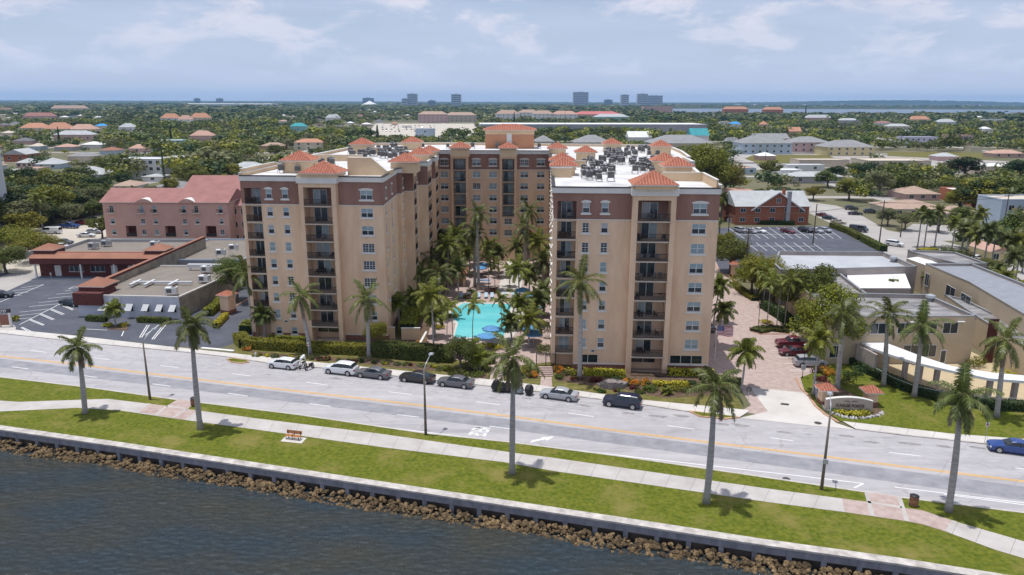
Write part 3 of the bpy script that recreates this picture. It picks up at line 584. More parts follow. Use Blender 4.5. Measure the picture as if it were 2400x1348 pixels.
# --- window templates -------------------------------------------------
def win_template(w, h, arch, variant, bars=1, sill=True, mat_fr=None):
    mf = mat_fr or frame_m; t = 0.07; f = MB()
    for x0, x1, z0, z1 in ((-w / 2, w / 2, 0, t), (-w / 2, w / 2, h - t, h), (-w / 2, -w / 2 + t, t, h - t), (w / 2 - t, w / 2, t, h - t)): f.box(x0, 0.04, z0, x1, 0.13, z1, mf)
    f.box(-w / 2 + t, 0.05, h / 2 - 0.035, w / 2 - t, 0.12, h / 2 + 0.035, mf)
    if w > 1.4: f.box(-0.045, 0.045, t, 0.045, 0.125, h - t, mf)
    if variant == 2:
        n = 4 if w > 1.4 else 2
        for i in range(1, n):
            x = -w / 2 + w * i / n; f.box(x - 0.02, 0.06, t, x + 0.02, 0.115, h - t, mf)
        for i in (1, 3): f.box(-w / 2 + t, 0.065, h * i / 4 - 0.02, w / 2 - t, 0.11, h * i / 4 + 0.02, mf)
    o = f.build('window'); g = MB()
    up, lo = [(blind_m, glass_m), (blind_m, blind_m), (glass_m, glass_m), (curt_m, glass_m)][variant]
    if w > 1.4 and variant == 3: up, lo = blind_m, blind_m; 
    g.face([(-w / 2, 0.1, h * 0.5), (w / 2, 0.1, h * 0.5), (w / 2, 0.1, h), (-w / 2, 0.1, h)], up); 
    if w > 1.4 and variant in (0, 3):
        g.face([(-w / 2, 0.1, 0), (0, 0.1, 0), (0, 0.1, h / 2), (-w / 2, 0.1, h / 2)], lo); g.face([(0, 0.1, 0), (w / 2, 0.1, 0), (w / 2, 0.1, h / 2), (0, 0.1, h / 2)], glass_m if variant == 0 else blind_m)
    else: g.face([(-w / 2, 0.1, 0), (w / 2, 0.1, 0), (w / 2, 0.1, h / 2), (-w / 2, 0.1, h / 2)], lo)
    attach(g.build('pane'), o)
    if sill:
        s = MB(); s.box(-w / 2 - 0.24, -0.14, -0.26, w / 2 + 0.24, 0.05, 0.0, trim_m); attach(s.build('sill'), o)
    if arch:
        s = MB(); n = 10; W2 = w / 2 + 0.22
        for i in range(n):
            a, b = -W2 + 2 * W2 * i / n, -W2 + 2 * W2 * (i + 1) / n; ha, hb = (0.16 + 0.22 * (1 - (q / W2) ** 2) for q in (a, b))
            s.face([(a, -0.12, h + 0.02), (b, -0.12, h + 0.02), (b, -0.12, h + hb), (a, -0.12, h + ha)], trim_m)
            s.face([(a, -0.12, h + ha), (b, -0.12, h + hb), (b, 0.02, h + hb), (a, 0.02, h + ha)], trim_m)
            s.face([(a, -0.12, h + 0.02), (a, 0.02, h + 0.02), (b, 0.02, h + 0.02), (b, -0.12, h + 0.02)], trim_m)
        attach(s.build('arch'), o)
    return o
WT_ = {}
_wused = set()
def put_window(root, fr, x, z, w, h, arch, variant, sill=True, label=None, mat_fr=None, key=None):
    k = (w, h, arch, variant, sill, key)
    if k not in WT_: WT_[k] = win_template(w, h, arch, variant, sill=sill, mat_fr=mat_fr)
    t = WT_[k]; p = loc2w(fr, x, 0)
    if k not in _wused: _wused.add(k); o = t; o.location = (p[0], p[1], z); o.rotation_euler = (0, 0, fr[2])
    else: o = copy_tree(t, loc=(p[0], p[1], z), rz=fr[2])
    if "label" in o: del o["label"]
    return attach(o, root)
def rail_mesh(w, h=1.05, sp=0.14, y=0.06, name='railing'):
    m = MB(); m.box(-w / 2, y, h - 0.06, w / 2, y + 0.06, h, rail_m); m.box(-w / 2, y + 0.01, 0.08, w / 2, y + 0.05, 0.13, rail_m); n = max(2, int(w / sp))
    for i in range(n + 1):
        x = -w / 2 + w * i / n; m.box(x - 0.018, y + 0.012, 0.0, x + 0.018, y + 0.048, h - 0.062, rail_m)
    return m.build(name, link=False).data
RAILS = {}
def balcony(root, fr, x0, x1, z, depth, hgt, rnd, door=(0.25, 0.85), furn=True, slab=True):
    w = x1 - x0; c = (x0 + x1) / 2; p = loc2w(fr, c, 0)
    s = MB(); s.box(-w / 2 - 0.12, -0.10, -0.17, w / 2 + 0.12, 0.1, 0.0, slab_m); o = s.build('balcony'); o.location = (p[0], p[1], z); o.rotation_euler = (0, 0, fr[2]); attach(o, root)
    k = round(w, 2)
    if k not in RAILS: RAILS[k] = rail_mesh(w - 0.02)
    r = bpy.data.objects.new('railing', RAILS[k]); C.objects.link(r); attach(r, o); r.location = (0, 0, 0)
    dxa, dxb = -w / 2 + w * door[0], -w / 2 + w * door[1]; dh = hgt - 0.35; y = depth - 0.1; d = MB(); mid_ = (dxa + dxb) / 2
    d.face([(dxa, y, 0.06), (mid_, y, 0.06), (mid_, y, dh), (dxa, y, dh)], rnd.choice([glass_m, glass_m, curt_m, blind_m])); d.face([(mid_, y, 0.06), (dxb, y, 0.06), (dxb, y, dh), (mid_, y, dh)], rnd.choice([glass_m, glass_m, blind_m]))
    for xx in (dxa, mid_ - 0.04, dxb - 0.08): d.box(xx, y - 0.05, 0.02, xx + 0.08, y + 0.02, dh, frame_m)
    d.box(dxa, y - 0.045, dh, dxb, y + 0.015, dh + 0.08, frame_m); q = d.build('sliding_door'); attach(q, o); q.location = (0, 0, 0)
    if furn and w > 2.0 and rnd.random() < 0.75:
        f = MB(); fm = rnd.choice([mat('dark_wicker', (0.03, 0.022, 0.02), 0.8, var=0.2, scale=8), mat('grey_fabric', (0.20, 0.20, 0.21), 0.9, var=0.1), mat('teak', (0.16, 0.075, 0.035), 0.7, var=0.2, scale=4)])
        for _ in range(rnd.randint(2, 3)):
            cx, cy = rnd.uniform(-w / 2 + 0.4, w / 2 - 0.5), rnd.uniform(0.6, depth - 0.7); fr2 = (cx, cy, rnd.uniform(0, 6.3))
            f.box(-0.26, -0.26, 0.38, 0.26, 0.26, 0.46, fm, fr2); f.box(-0.26, 0.20, 0.46, 0.26, 0.26, 0.92, fm, fr2)
            for a in (-0.24, 0.2):
                for b in (-0.24, 0.2): f.box(a, b, 0, a + 0.04, b + 0.04, 0.38, fm, fr2)
        cx = rnd.uniform(-w / 2 + 0.6, w / 2 - 0.6); f.cyl(cx, depth * 0.5, 0, 0.68, 0.03, fm, 6); f.cyl(cx, depth * 0.5, 0.68, 0.72, 0.38, fm, 12)
        q = f.build('patio_furniture'); attach(q, o); q.location = (0, 0, 0)
    return o
# ------------------------------------------------------------------ the apartment house
S = [2.6 + 2.83 * k for k in range(8)]          # floor levels 2..9
TOPB, WALLTOP, PAR, ROOFZ = 22.45, 26.1, 27.0, 26.72
ZM = [(-1, base_m), (0.95, tan_m), (TOPB, brown_m)]; ZT = [(-1, base_m), (0.95, tan_m)]
apt = empty('apartment_building', (0, 103, 0), 0, 'tall tan and brown apartment house around a pool court, with red tiled turrets', 'apartment building')
rnd = random.Random(11); body = MB(); cornice = MB(); band = MB(); roofm = MB(); extra = MB(); nwin = [0]
def cor(fr, x0, x1, y=0.0, z0=WALLTOP, z1=PAR, pr=0.22):
    cornice.box(x0 - 0.001, y - pr, z0, x1 + 0.001, y + 0.2, z1 - 0.14, trim_m, fr); cornice.box(x0, y - pr - 0.06, z1 - 0.14, x1, y + 0.22, z1, rail_m, fr)
def windows_col(ops, fr, x, w, floors, h=1.45, dz=0.92, y=0.0):
    for k in floors:
        z = S[k] + dz; ops.append((x - w / 2, x + w / 2, z, z + h, 0.14))
        top = k == 7; v = rnd.choice([0, 0, 0, 1, 3, 0, 2]) 
        if nwin[0] < 98:
            put_window(apt, fr if y == 0 else (*loc2w(fr, 0, y), fr[2]), x, z, w, h, top, v)
            nwin[0] += 1
        else:
            p = (fr if y == 0 else (*loc2w(fr, 0, y), fr[2]))
            extra.box(x - w / 2, 0.09, z, x + w / 2, 0.12, z + h, blind_m, p); extra.box(x - w / 2, 0.03, z + h / 2 - 0.04, x + w / 2, 0.11, z + h / 2 + 0.04, frame_m, p)
            if w > 1.4: extra.box(x - 0.045, 0.035, z, x + 0.045, 0.108, z + h, frame_m, p)
            extra.box(x - w / 2 - 0.24, -0.14, z - 0.26, x + w / 2 + 0.24, 0.02, z - 0.005, trim_m, p)
def tower(fr, bx, gf):
    ops = []; b0, b1 = bx, bx + 5.95
    for k in range(0, 8):
        z = S[k]; hh = 2.83 - 0.28; ops.append((0.55, 3.2, z, z + hh, 1.7, None, brown_m if k == 7 else tan_m)); balcony(apt, fr, 0.55, 3.2, z + 0.01, 1.7, hh, rnd, (0.2, 0.8))
    ops.append((0.55, 3.2, 0.1, 2.35, 1.7, None, tan_m))
    windows_col(ops, fr, 4.55, 0.98, range(0 if not gf else 0, 8)); windows_col(ops, fr, 7.2, 0.98, range(0, 8)); windows_col(ops, fr, 20.35, 1.95, range(0, 8))
    if gf:
        for (a, b, za, zb, n) in ((3.9, 6.9, 1.15, 2.35, 2), (17.35, 22.1, 1.25, 2.45, 3)):
            ops.append((a, b, za, zb, 0.2)); g = MB(); g.box(a, 0.12, za, b, 0.15, zb, glass_m, fr)
            for i in range(n + 1): x = a + (b - a - 0.08) * i / n; g.box(x, 0.02, za, x + 0.08, 0.119, zb, frame_m, fr)
            attach(g.build('shop_window'), apt)
    else:
        for x in (4.55, 7.2): ops.append((x - 0.5, x + 0.5, 0.75, 1.95, 0.14)); put_window(apt, fr, x, 0.75, 1.0, 1.2, False, 0, key='g')
    facade(body, fr, b0, -0.5, WALLTOP, [o for o in ops if o[1] <= b0 + 0.01], ZM)
    frr = (*loc2w(fr, b1, 0), fr[2]); facade(body, frr, 23 - b1, -0.5, WALLTOP, [(o[0] - b1, o[1] - b1, *o[2:]) for o in ops if o[0] >= b1 - 0.01], ZM)
    # protruding bay with a balcony on every floor
    fb = (*loc2w(fr, b0, -1.25), fr[2]); w = b1 - b0; bo = []
    for k in range(0, 8):
        z = S[k]; hh = 2.83 - 0.2 if k < 7 else 2.9; bo.append((0.72, w - 0.72, z, z + hh - (0 if k < 7 else 0.0), 2.4, None, brown_m if k == 7 else tan_m)); balcony(apt, fb, 0.72, w - 0.72, z + 0.01, 2.4, min(hh, 2.6), rnd, (0.18, 0.68))
    bo.append((0.72, w - 0.72, 0.05, 2.4, 2.4, None, tan_m)); facade(body, fb, w, -0.5, 26.2, bo, [(-1, tan_m)])
    g = MB(); g.box(1.0, 2.25, 1.0, 4.4, 2.3, 2.2, glass_m, fb); g.box(2.66, 2.2, 1.0, 2.74, 2.249, 2.2, frame_m, fb); attach(g.build('ground_window'), apt)
    body.box(0, 0, -0.5, 0.001, 1.25, 26.2, tan_m, fb); body.box(w - 0.001, 0, -0.5, w, 1.25, 26.2, tan_m, fb)
    for a, c_ in ((0, 1), (w, -1)):      # side slots of the bay
        pass
    cornice.box(-0.25, -0.25, 25.95, w + 0.25, 1.5, 26.9, trim_m, fb); cornice.box(-0.1, -0.1, 26.9, w + 0.1, 1.6, 27.35, peach_m, fb)
    # thin white string course under the brown top storey
    band.box(3.3, -0.09, TOPB - 0.13, b0, 0.02, TOPB, trim_m, fr); band.box(b1, -0.09, TOPB - 0.13, 23, 0.02, TOPB, trim_m, fr); band.box(0, -0.09, TOPB - 0.13, 0.55, 0.02, TOPB, trim_m, fr)
    if gf: band.box(3.3, -0.08, 0.9, b0, 0.02, 1.1, trim_m, fr); band.box(b1, -0.08, 0.95, 23, 0.02, 1.2, trim_m, fr)
    else: band.box(b1, -0.08, 0.9, 23, 0.02, 1.05, trim_m, fr)
    cor(fr, 0, b0 - 0.25); cor(fr, b1 + 0.25, 23)
FR_R = (5.8, 103.3, R(-2.5)); FR_L = (-43.3, 118.0, R(-4.3))
tower(FR_R, 10.9, True); tower(FR_L, 9.9, False)
# rear wing facing the court
FR_B = (-18.0, 180.6, R(0.4)); ops = []
for x in (1.5, 9.3, 13.3, 20.9, 24.9): windows_col(ops, FR_B, x, 1.9, [7, 6, 5, 4, 3, 2, 1])
segs = [(0, 3.1), (7.4, 14.9), (19.1, 27)]
for a, b in segs:
    f2 = (*loc2w(FR_B, a, 0), FR_B[2]); facade(body, f2, b - a, -0.5, WALLTOP, [(o[0] - a, o[1] - a, *o[2:]) for o in ops if a <= o[0] and o[1] <= b], [(-1, peach_m), (8, tan_m), (TOPB, brown_m)])
    band.box(a, -0.09, TOPB - 0.13, b, 0.02, TOPB, trim_m, FR_B); cor(FR_B, a, b)
for a, b, lo in ((3.1, 7.4, 1), (14.9, 19.1, 3)):
    fb = (*loc2w(FR_B, a, -1.0), FR_B[2]); w = b - a; bo = []
    for k in range(lo, 8): bo.append((0.65, w - 0.65, S[k], S[k] + 2.6, 1.9, None, brown_m if k == 7 else tan_m)); balcony(apt, fb, 0.65, w - 0.65, S[k] + 0.01, 1.9, 2.6, rnd, (0.1, 0.9), furn=False)
    if lo == 3:
        for k in (1, 2): bo.append((w / 2 - 0.95, w / 2 + 0.95, S[k] + 0.9, S[k] + 2.35, 0.14)); put_window(apt, fb, w / 2, S[k] + 0.9, 1.9, 1.45, False, 2)
    facade(body, fb, w, -0.5, 26.2, bo, [(-1, peach_m), (8, tan_m)]); body.box(0, 0, -0.5, 0.001, 1.0, 26.2, tan_m, fb); body.box(w - 0.001, 0, -0.5, w, 1.0, 26.2, tan_m, fb)
    cornice.box(-0.2, -0.22, 26.0, w + 0.2, 1.2, 27.3, trim_m, fb)
# court side of the left wing: stepped bays with corner balconies
path = [(-20.37, 116.27), (-20.5, 132), (-19.8, 132), (-19.8, 136), (-18.1, 136), (-18.1, 140.5), (-18.6, 140.5), (-18.4, 146), (-16.6, 146), (-16.6, 153), (-17.4, 153), (-17.3, 158), (-16.3, 158), (-16.3, 164), (-18, 164), (-18, 180.6)]
sidewins = {0: (2.8, 9.0), 2: (2.0,), 6: (3.0,), 10: (2.5,)}
for i, (a, b) in enumerate(zip(path, path[1:])):
    d = Vector((b[0] - a[0], b[1] - a[1])); fr = (a[0], a[1], math.atan2(d.y, d.x)); W = d.length; ops = []; baym = i in (4, 5, 8, 9, 12, 13); dep = 1.3
    for x in sidewins.get(i, ()): windows_col(ops, fr, x, 0.9, [7, 6, 5, 4, 3, 2, 1])
    if i in (4, 5, 8, 9, 12, 13) and W > 0.9:
        xa, xb = (0.3, W - 0.25) if i % 4 == 0 else (0.8, min(W - 0.8, 3.4)); 
        if i == 12: xa, xb = 0.15, W - 0.15
        for k in range(0, 8): ops.append((xa, xb, S[k], S[k] + 2.5, dep, None, brown_m if k == 7 else tan_m)); balcony(apt, fr, xa, xb, S[k] + 0.01, dep, 2.5, rnd, (0.1, 0.8), furn=False)
    facade(body, fr, W, -0.5, 26.2 if baym else WALLTOP, ops, [(-1, tan_m)] if baym else ZM)
    if not baym: band.box(0, -0.09, TOPB - 0.13, W, 0.02, TOPB, trim_m, fr); cor(fr, 0, W)
    else: cornice.box(-0.2, -0.2, 26.0, W + 0.2, 0.2, 27.1, trim_m, fr)
# sunlit court side of the right wing (seen edge on)
fr = (9.2, 180.7, math.atan2(103.3 - 180.7, 5.8 - 9.2)); W = math.dist((9.2, 180.7), (5.8, 103.3)); ops = []
for x in (4, 12, 19, 27, 35, 43, 51, 59, 66, 72): windows_col(ops, fr, x, 1.2, [7, 6, 5, 4, 3, 2, 1, 0])
facade(body, fr, W, -0.5, WALLTOP, ops, ZM); band.box(0, -0.09, TOPB - 0.13, W, 0.02, TOPB, trim_m, fr); cor(fr, 0, W)
# outer sides and back
outer = [(28.78, 102.3), (29.4, 115), (29.9, 118), (31.7, 131), (32.4, 144), (35, 144), (35.6, 156), (37.2, 157), (39.6, 176), (41, 199), (38.3, 200), (8, 204), (-19, 208), (-38, 204), (-39.6, 193), (-42.6, 158.2), (-41.2, 136.8), (-43.3, 118)]
for i, (a, b) in enumerate(zip(outer, outer[1:])):
    d = Vector((b[0] - a[0], b[1] - a[1])); fr = (a[0], a[1], math.atan2(d.y, d.x)); ops = []; W = d.length
    if W > 8:
        x = 4
        while x < W - 3: windows_col(ops, fr, x, 1.3, [7, 6, 5, 4, 3, 2, 1]); x += 7
    facade(body, fr, W, -0.5, 27.25, ops, ZM); cornice.box(0, -0.16, 26.2, W, -0.002, 27.2, trim_m, fr)
    cornice.box(0, -0.2, 27.25, W, 0.3, 27.4, trim_m, fr); body.box(0.0, 0.001, 26.7, W, 0.25, 27.25, peach_m, fr)
foot = [(5.8, 103.3), (28.78, 102.3)] + outer[1:-1] + [(-43.3, 118)] + [path[0]] + path[1:] + [(9.2, 180.7)]
roofm.face([(p[0], p[1], ROOFZ) for p in foot], roofw_m)
# low walls round the roof terraces over the front corners
def wall(mb, a, b, z0, z1, m, th=0.25, capm=None):
    d = Vector((b[0] - a[0], b[1] - a[1])); fr = (a[0], a[1], math.atan2(d.y, d.x)); mb.box(0, 0, z0, d.length, th, z1, m, fr)
    if capm: mb.box(-0.05, -0.05, z1, d.length + 0.05, th + 0.05, z1 + 0.1, capm, fr)
def Lr(x, y): return loc2w(FR_R, x, y)
def Ll(x, y): return loc2w(FR_L, x, y)
par = MB()
wall(par, Lr(22.7, 0.3), Lr(22.9, 11), ROOFZ, 28.0, peach_m, capm=trim_m); wall(par, Lr(16.8, 11), Lr(22.9, 11), ROOFZ, 28.0, peach_m, capm=trim_m)
wall(par, Ll(0.3, 0.3), Ll(0.4, 14), ROOFZ, 27.9, peach_m, capm=trim_m); wall(par, Ll(0.4, 14), Ll(7, 14.3), ROOFZ, 27.7, peach_m, capm=trim_m)
wall(par, (-42, 150), (-30, 150), ROOFZ, 27.9, peach_m, capm=trim_m); wall(par, (-36, 172), (-30, 172), ROOFZ, 28.0, peach_m, capm=trim_m)
wall(par, (24, 131), (31.4, 131.2), ROOFZ, 27.7, peach_m, capm=trim_m); wall(par, (6.2, 118.5), (9.5, 118.4), ROOFZ, 28.2, peach_m, capm=trim_m); wall(par, (8, 137), (13.5, 137), ROOFZ, 27.9, peach_m, capm=trim_m)
# sloping screen wall on the left wing
A, B, D_, E_ = Ll(16.3, 4.2), Ll(20.2, 4.2), Ll(22.8, 4.3), Ll(22.8, 9)
for (p, q, za, zb) in ((A, B, 29.6, 29.6), (B, D_, 29.6, 27.4), (D_, E_, 27.4, 27.4)):
    d = Vector((q[0] - p[0], q[1] - p[1])); n = Vector((-d.y, d.x)).normalized() * 1.1
    par.face([(*p, ROOFZ), (*q, ROOFZ), (*q, zb), (*p, za)], peach_m)
    par.face([(*p, za), (*q, zb), (q[0] + n.x, q[1] + n.y, zb), (p[0] + n.x, p[1] + n.y, za)], trim_m); par.face([(p[0] + n.x, p[1] + n.y, za), (q[0] + n.x, q[1] + n.y, zb), (q[0] + n.x, q[1] + n.y, ROOFZ), (p[0] + n.x, p[1] + n.y, ROOFZ)], peach_m)
n0 = Vector(Ll(16.3, 5.3)); par.face([(*A, ROOFZ), (*A, 29.6), (n0.x, n0.y, 29.6), (n0.x, n0.y, ROOFZ)], peach_m)
for nme, mb in (('wall', body), ('cornice', cornice), ('string_course', band), ('roof', roofm), ('parapet', par)): attach(mb.build(nme), apt)
o = attach(extra.build('windows'), apt); o['kind'] = 'stuff'
# tiled turrets: (u left, u right, v of the front eave, eave height)
CAPS = [(1484, 1592, 434.5, 27.55), (697, 793, 407, 27.55), (907, 979, 380, 28.0), (951, 1011, 363, 28.0), (980, 1028, 355, 28.0), (1051, 1103, 347, 28.0), (1167, 1215, 347.6, 28.0), (1282, 1331, 348.5, 28.0), (1347, 1401, 357.6, 28.5),
        (1286, 1349, 377, 28.3), (1288, 1355, 389.7, 28.3), (1529, 1594, 378, 28.8), (1555, 1630, 390.5, 28.8), (1527, 1578, 343.4, 28.7), (1413, 1460, 337.3, 28.7), (651, 730, 377, 28.8), (815, 871, 339, 28.8), (938, 988, 334, 28.6)]
for (ua, ub, v, ze) in CAPS:
    a, b = G(ua, v, ze), G(ub, v, ze); w = b[0] - a[0]; cx = (a[0] + b[0]) / 2; cy = (a[1] + b[1]) / 2; ang = R(-2.5) if ua > 1250 else R(-3.5) if cy < 140 else 0
    fr = (cx, cy, ang); t_ = MB(); t_.box(-w / 2 + 0.45, 0.45, 26.0 if ze > 27.6 else 26.9, w / 2 - 0.45, w - 0.45, ze - 0.12, peach_m, fr); q = attach(t_.build('turret'), apt)
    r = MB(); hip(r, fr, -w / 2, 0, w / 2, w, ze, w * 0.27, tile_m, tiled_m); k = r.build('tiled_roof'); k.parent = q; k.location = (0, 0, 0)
# stair and lift house at the back
fr = (-6.9, 191.5, R(0.3)); t_ = MB(); ct = mat('terracotta_stucco', (0.46, 0.215, 0.115), 0.9, scale=0.3, col2=(0.53, 0.26, 0.15))
t_.box(0, 0, 26, 12.4, 9, 30.3, ct, fr); t_.box(-0.05, -0.05, 30.3, 12.45, 9.05, 31.3, peach_m, fr); q = attach(t_.build('stair_house'), apt)
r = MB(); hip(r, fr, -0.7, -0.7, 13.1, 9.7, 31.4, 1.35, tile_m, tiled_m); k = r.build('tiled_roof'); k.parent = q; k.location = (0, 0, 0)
d = MB(); d.box(5.4, -0.08, 28.3, 6.7, -0.01, 30.6, trim_m, fr); d.box(5.4, -1.1, 28.15, 6.7, -0.09, 28.3, trim_m, fr)
for i in range(9): d.box(5.2 - i * 0.35, -1.0, 28.1 - i * 0.16, 5.5 - i * 0.35, -0.1, 28.18 - i * 0.16, metal_m, fr)
d.box(2.0, -1.05, 26.8, 5.4, -1.0, 26.9, metal_m, fr); k = d.build('stair'); k.parent = q; k.location = (0, 0, 0)
# house numbers plates
for fr, x in ((FR_R, 6.1), (FR_L, 5.9)):
    s = MB(); s.box(x - 0.32, -0.06, 2.75, x + 0.32, -0.01, 3.2, frame_m, fr); s.box(x - 0.22, -0.075, 2.85, x + 0.22, -0.061, 3.1, rail_m, fr); attach(s.build('number_plate'), apt)
# ------------------------------------------------------------------ condensers on the roof
def ac_template():
    r = empty('air_conditioner', (0, 0, 0), 0, 'dark grey condenser on a metal stand on the white apartment roof', 'air conditioner', 'condensers on the apartment roof')
    b = MB(); b.box(-0.42, -0.42, 0.5, 0.42, 0.42, 1.32, acm_m); b.box(-0.44, -0.44, 1.321, 0.44, 0.44, 1.37, fan_m); attach(b.build('casing'), r)
    b = MB()
    for x in (-0.5, 0.44):
        for y in (-0.5, 0.44): b.box(x, y, 0, x + 0.06, y + 0.06, 0.495, metal_m)
    for y in (-0.5, 0.44): b.box(-0.44, y, 0.42, 0.44, y + 0.06, 0.495, metal_m)
    attach(b.build('stand'), r); b = MB(); b.cyl(0, 0, 1.372, 1.40, 0.33, rail_m, 14); attach(b.build('fan'), r); return r
ac = ac_template(); first = True; pts = []
def clus(u0, u1, v0, v1, n, mind=1.5):
    k = 0; tries = 0
    while k < n and tries < 900:
        tries += 1; p = G(rnd.uniform(u0, u1), rnd.uniform(v0, v1), ROOFZ)
        if all(math.dist(p, q) > mind for q in pts): pts.append(p); k += 1
clus(1362, 1436, 398, 428, 17, 1.25); clus(1366, 1420, 380, 398, 10, 1.4); clus(1412, 1470, 370, 388, 15, 1.5); clus(1472, 1535, 380, 412, 20, 1.4); clus(1410, 1545, 353, 370, 32, 1.6); clus(820, 955, 352, 376, 46, 1.6); clus(655, 735, 395, 407, 7, 1.4); clus(740, 782, 384, 390, 6, 1.5); clus(1020, 1300, 347, 349, 9, 2.5); clus(905, 1000, 345, 352, 10, 2)
for p in pts:
    if first: o = ac; o.location = (p[0], p[1], ROOFZ); first = False
    else: o = copy_tree(ac, loc=(p[0], p[1], ROOFZ), rz=rnd.choice([0, 0.05, -0.04, pi / 2]), scale=rnd.uniform(0.9, 1.15))
# ------------------------------------------------------------------ plants
palm_leaf = foliage('palm_leaflets', (0.050, 0.066, 0.014), (0.165, 0.180, 0.045), (0.34, 0.33, 0.17), 0.42, 0.3, 0.16)
coco_leaf = foliage('young_palm_leaflets', (0.075, 0.100, 0.010), (0.225, 0.235, 0.035), (0.40, 0.38, 0.10), 0.42, 0.3, 0.16)
dry_leaf = foliage('dry_palm_leaflets', (0.16, 0.115, 0.085), (0.33, 0.27, 0.21), None, 0.9, 0.15, 0.1)
rachis_m = mat('palm_rachis', (0.24, 0.27, 0.07), 0.6, var=0.2, scale=2)
shaft_m = mat('palm_crownshaft', (0.17, 0.23, 0.05), 0.5, scale=1.5, col2=(0.26, 0.29, 0.09))
ptrunk_m = mat('palm_trunk', (0.26, 0.245, 0.235), 0.9, scale=1.2, col2=(0.42, 0.40, 0.38), detail=9, stretch=(1, 1, 5))
btrunk_m = mat('tree_bark', (0.10, 0.075, 0.055), 0.95, scale=2.5, col2=(0.20, 0.16, 0.125), detail=8)
leafA = foliage('leaves_green', (0.046, 0.072, 0.010), (0.155, 0.168, 0.022), None, 0.55, 0.22, 0.22)
leafB = foliage('leaves_yellow_green', (0.105, 0.122, 0.008), (0.285, 0.265, 0.022), None, 0.55, 0.25, 0.18)
leafC = foliage('leaves_dark', (0.018, 0.044, 0.011), (0.062, 0.095, 0.022), None, 0.6, 0.18, 0.22)
leafD = foliage('leaves_olive', (0.090, 0.105, 0.036), (0.21, 0.21, 0.09), None, 0.7, 0.2, 0.18)
leafY = foliage('leaves_yellow', (0.26, 0.26, 0.015), (0.60, 0.50, 0.04), None, 0.6, 0.2, 0.1)
leafO = foliage('leaves_orange', (0.30, 0.10, 0.01), (0.75, 0.30, 0.03), None, 0.6, 0.2, 0.1)
leafR = foliage('leaves_red', (0.06, 0.015, 0.012), (0.20, 0.035, 0.03), None, 0.6, 0.2, 0.1)
def frond(mb, rg, base, az, el, ln, droop, nleaf, lw, ll, mleaf, twist=0.0):
    """arching feather frond: a curved rachis with two ranks of drooping leaflets"""
    p = Vector(base); d = Vector((cos(az) * cos(el), sin(az) * cos(el), sin(el))); pts = [p.copy()]; ds = [d.copy()]; n = 9
    for i in range(n):
        d = (d + Vector((0, 0, -droop * (0.55 + 1.1 * i / n) / n)) + Vector((rg.uniform(-1, 1), rg.uniform(-1, 1), 0)) * 0.015).normalized(); p = p + d * ln / n; pts.append(p.copy()); ds.append(d.copy())
    mb.tube(pts, [0.045 * (1 - 0.85 * i / n) for i in range(n + 1)], rachis_m, 4, False)
    for k in range(nleaf):
        t = 0.10 + 0.90 * (k + 0.5) / nleaf; i = min(int(t * n), n - 1); f = t * n - i; q = pts[i].lerp(pts[i + 1], f); dd = ds[i].lerp(ds[i + 1], f).normalized()
        side = dd.cross(Vector((0, 0, 1))); side = side.normalized() if side.length > 0.05 else Vector((sin(az), -cos(az), 0))
        up = side.cross(dd).normalized(); L_ = ll * (0.45 + 0.75 * math.sin(pi * min(t * 0.95 + 0.05, 1)) ** 0.7) * rg.uniform(0.8, 1.1)
        for s in (-1, 1):
            a = rg.uniform(-0.25, 0.75); v = (side * s * (0.9 + rg.uniform(-0.1, 0.1)) + dd * (0.45 + 0.4 * t) + up * (a * 0.55) + Vector((0, 0, -0.25))).normalized()
            m_ = q + v * L_ * 0.5; v2 = (v + Vector((0, 0, -rg.uniform(0.5, 1.1)))).normalized(); e = m_ + v2 * L_ * 0.55; w_ = dd * lw * 0.5
            i0 = len(mb.v); mb.v += [tuple(q - w_), tuple(q + w_), tuple(m_ + w_ * 1.1), tuple(m_ - w_ * 1.1), tuple(e)]
            mb.f += [(i0, i0 + 1, i0 + 2, i0 + 3), (i0 + 3, i0 + 2, i0 + 4)]; mb.m += [mb.mi(mleaf)] * 2
def palm_crown(seed, nf=17, ln=3.6, lw=0.11, ll=0.85, nleaf=40, leaf=None, wind=(0.0, 0), elmin=-0.35, spear=True, droop=1.0):
    rg = random.Random(seed); mb = MB(); leaf = leaf or palm_leaf
    for k in range(nf):
        az = 2.399 * k + rg.uniform(-0.25, 0.25); f = k / (nf - 1); el = 1.25 - (1.25 - elmin) * f ** 0.9 + rg.uniform(-0.1, 0.1)
        az2 = az; dv = Vector((cos(az), sin(az))) + Vector((cos(wind[1]), sin(wind[1]))) * wind[0]; az2 = math.atan2(dv.y, dv.x)
        frond(mb, rg, (0, 0, -0.1 * f), az2, el, ln * rg.uniform(0.85, 1.08) * (0.82 if f < 0.15 else 1), droop * rg.uniform(1.2, 1.9) * (0.55 + 0.5 * f), nleaf, lw, ll, leaf)
    if spear: mb.tube([(0, 0, 0), (0.06, 0.02, 1.1), (0.16, 0.02, 2.1)], [0.05, 0.045, 0.01], rachis_m, 5)
    return mb
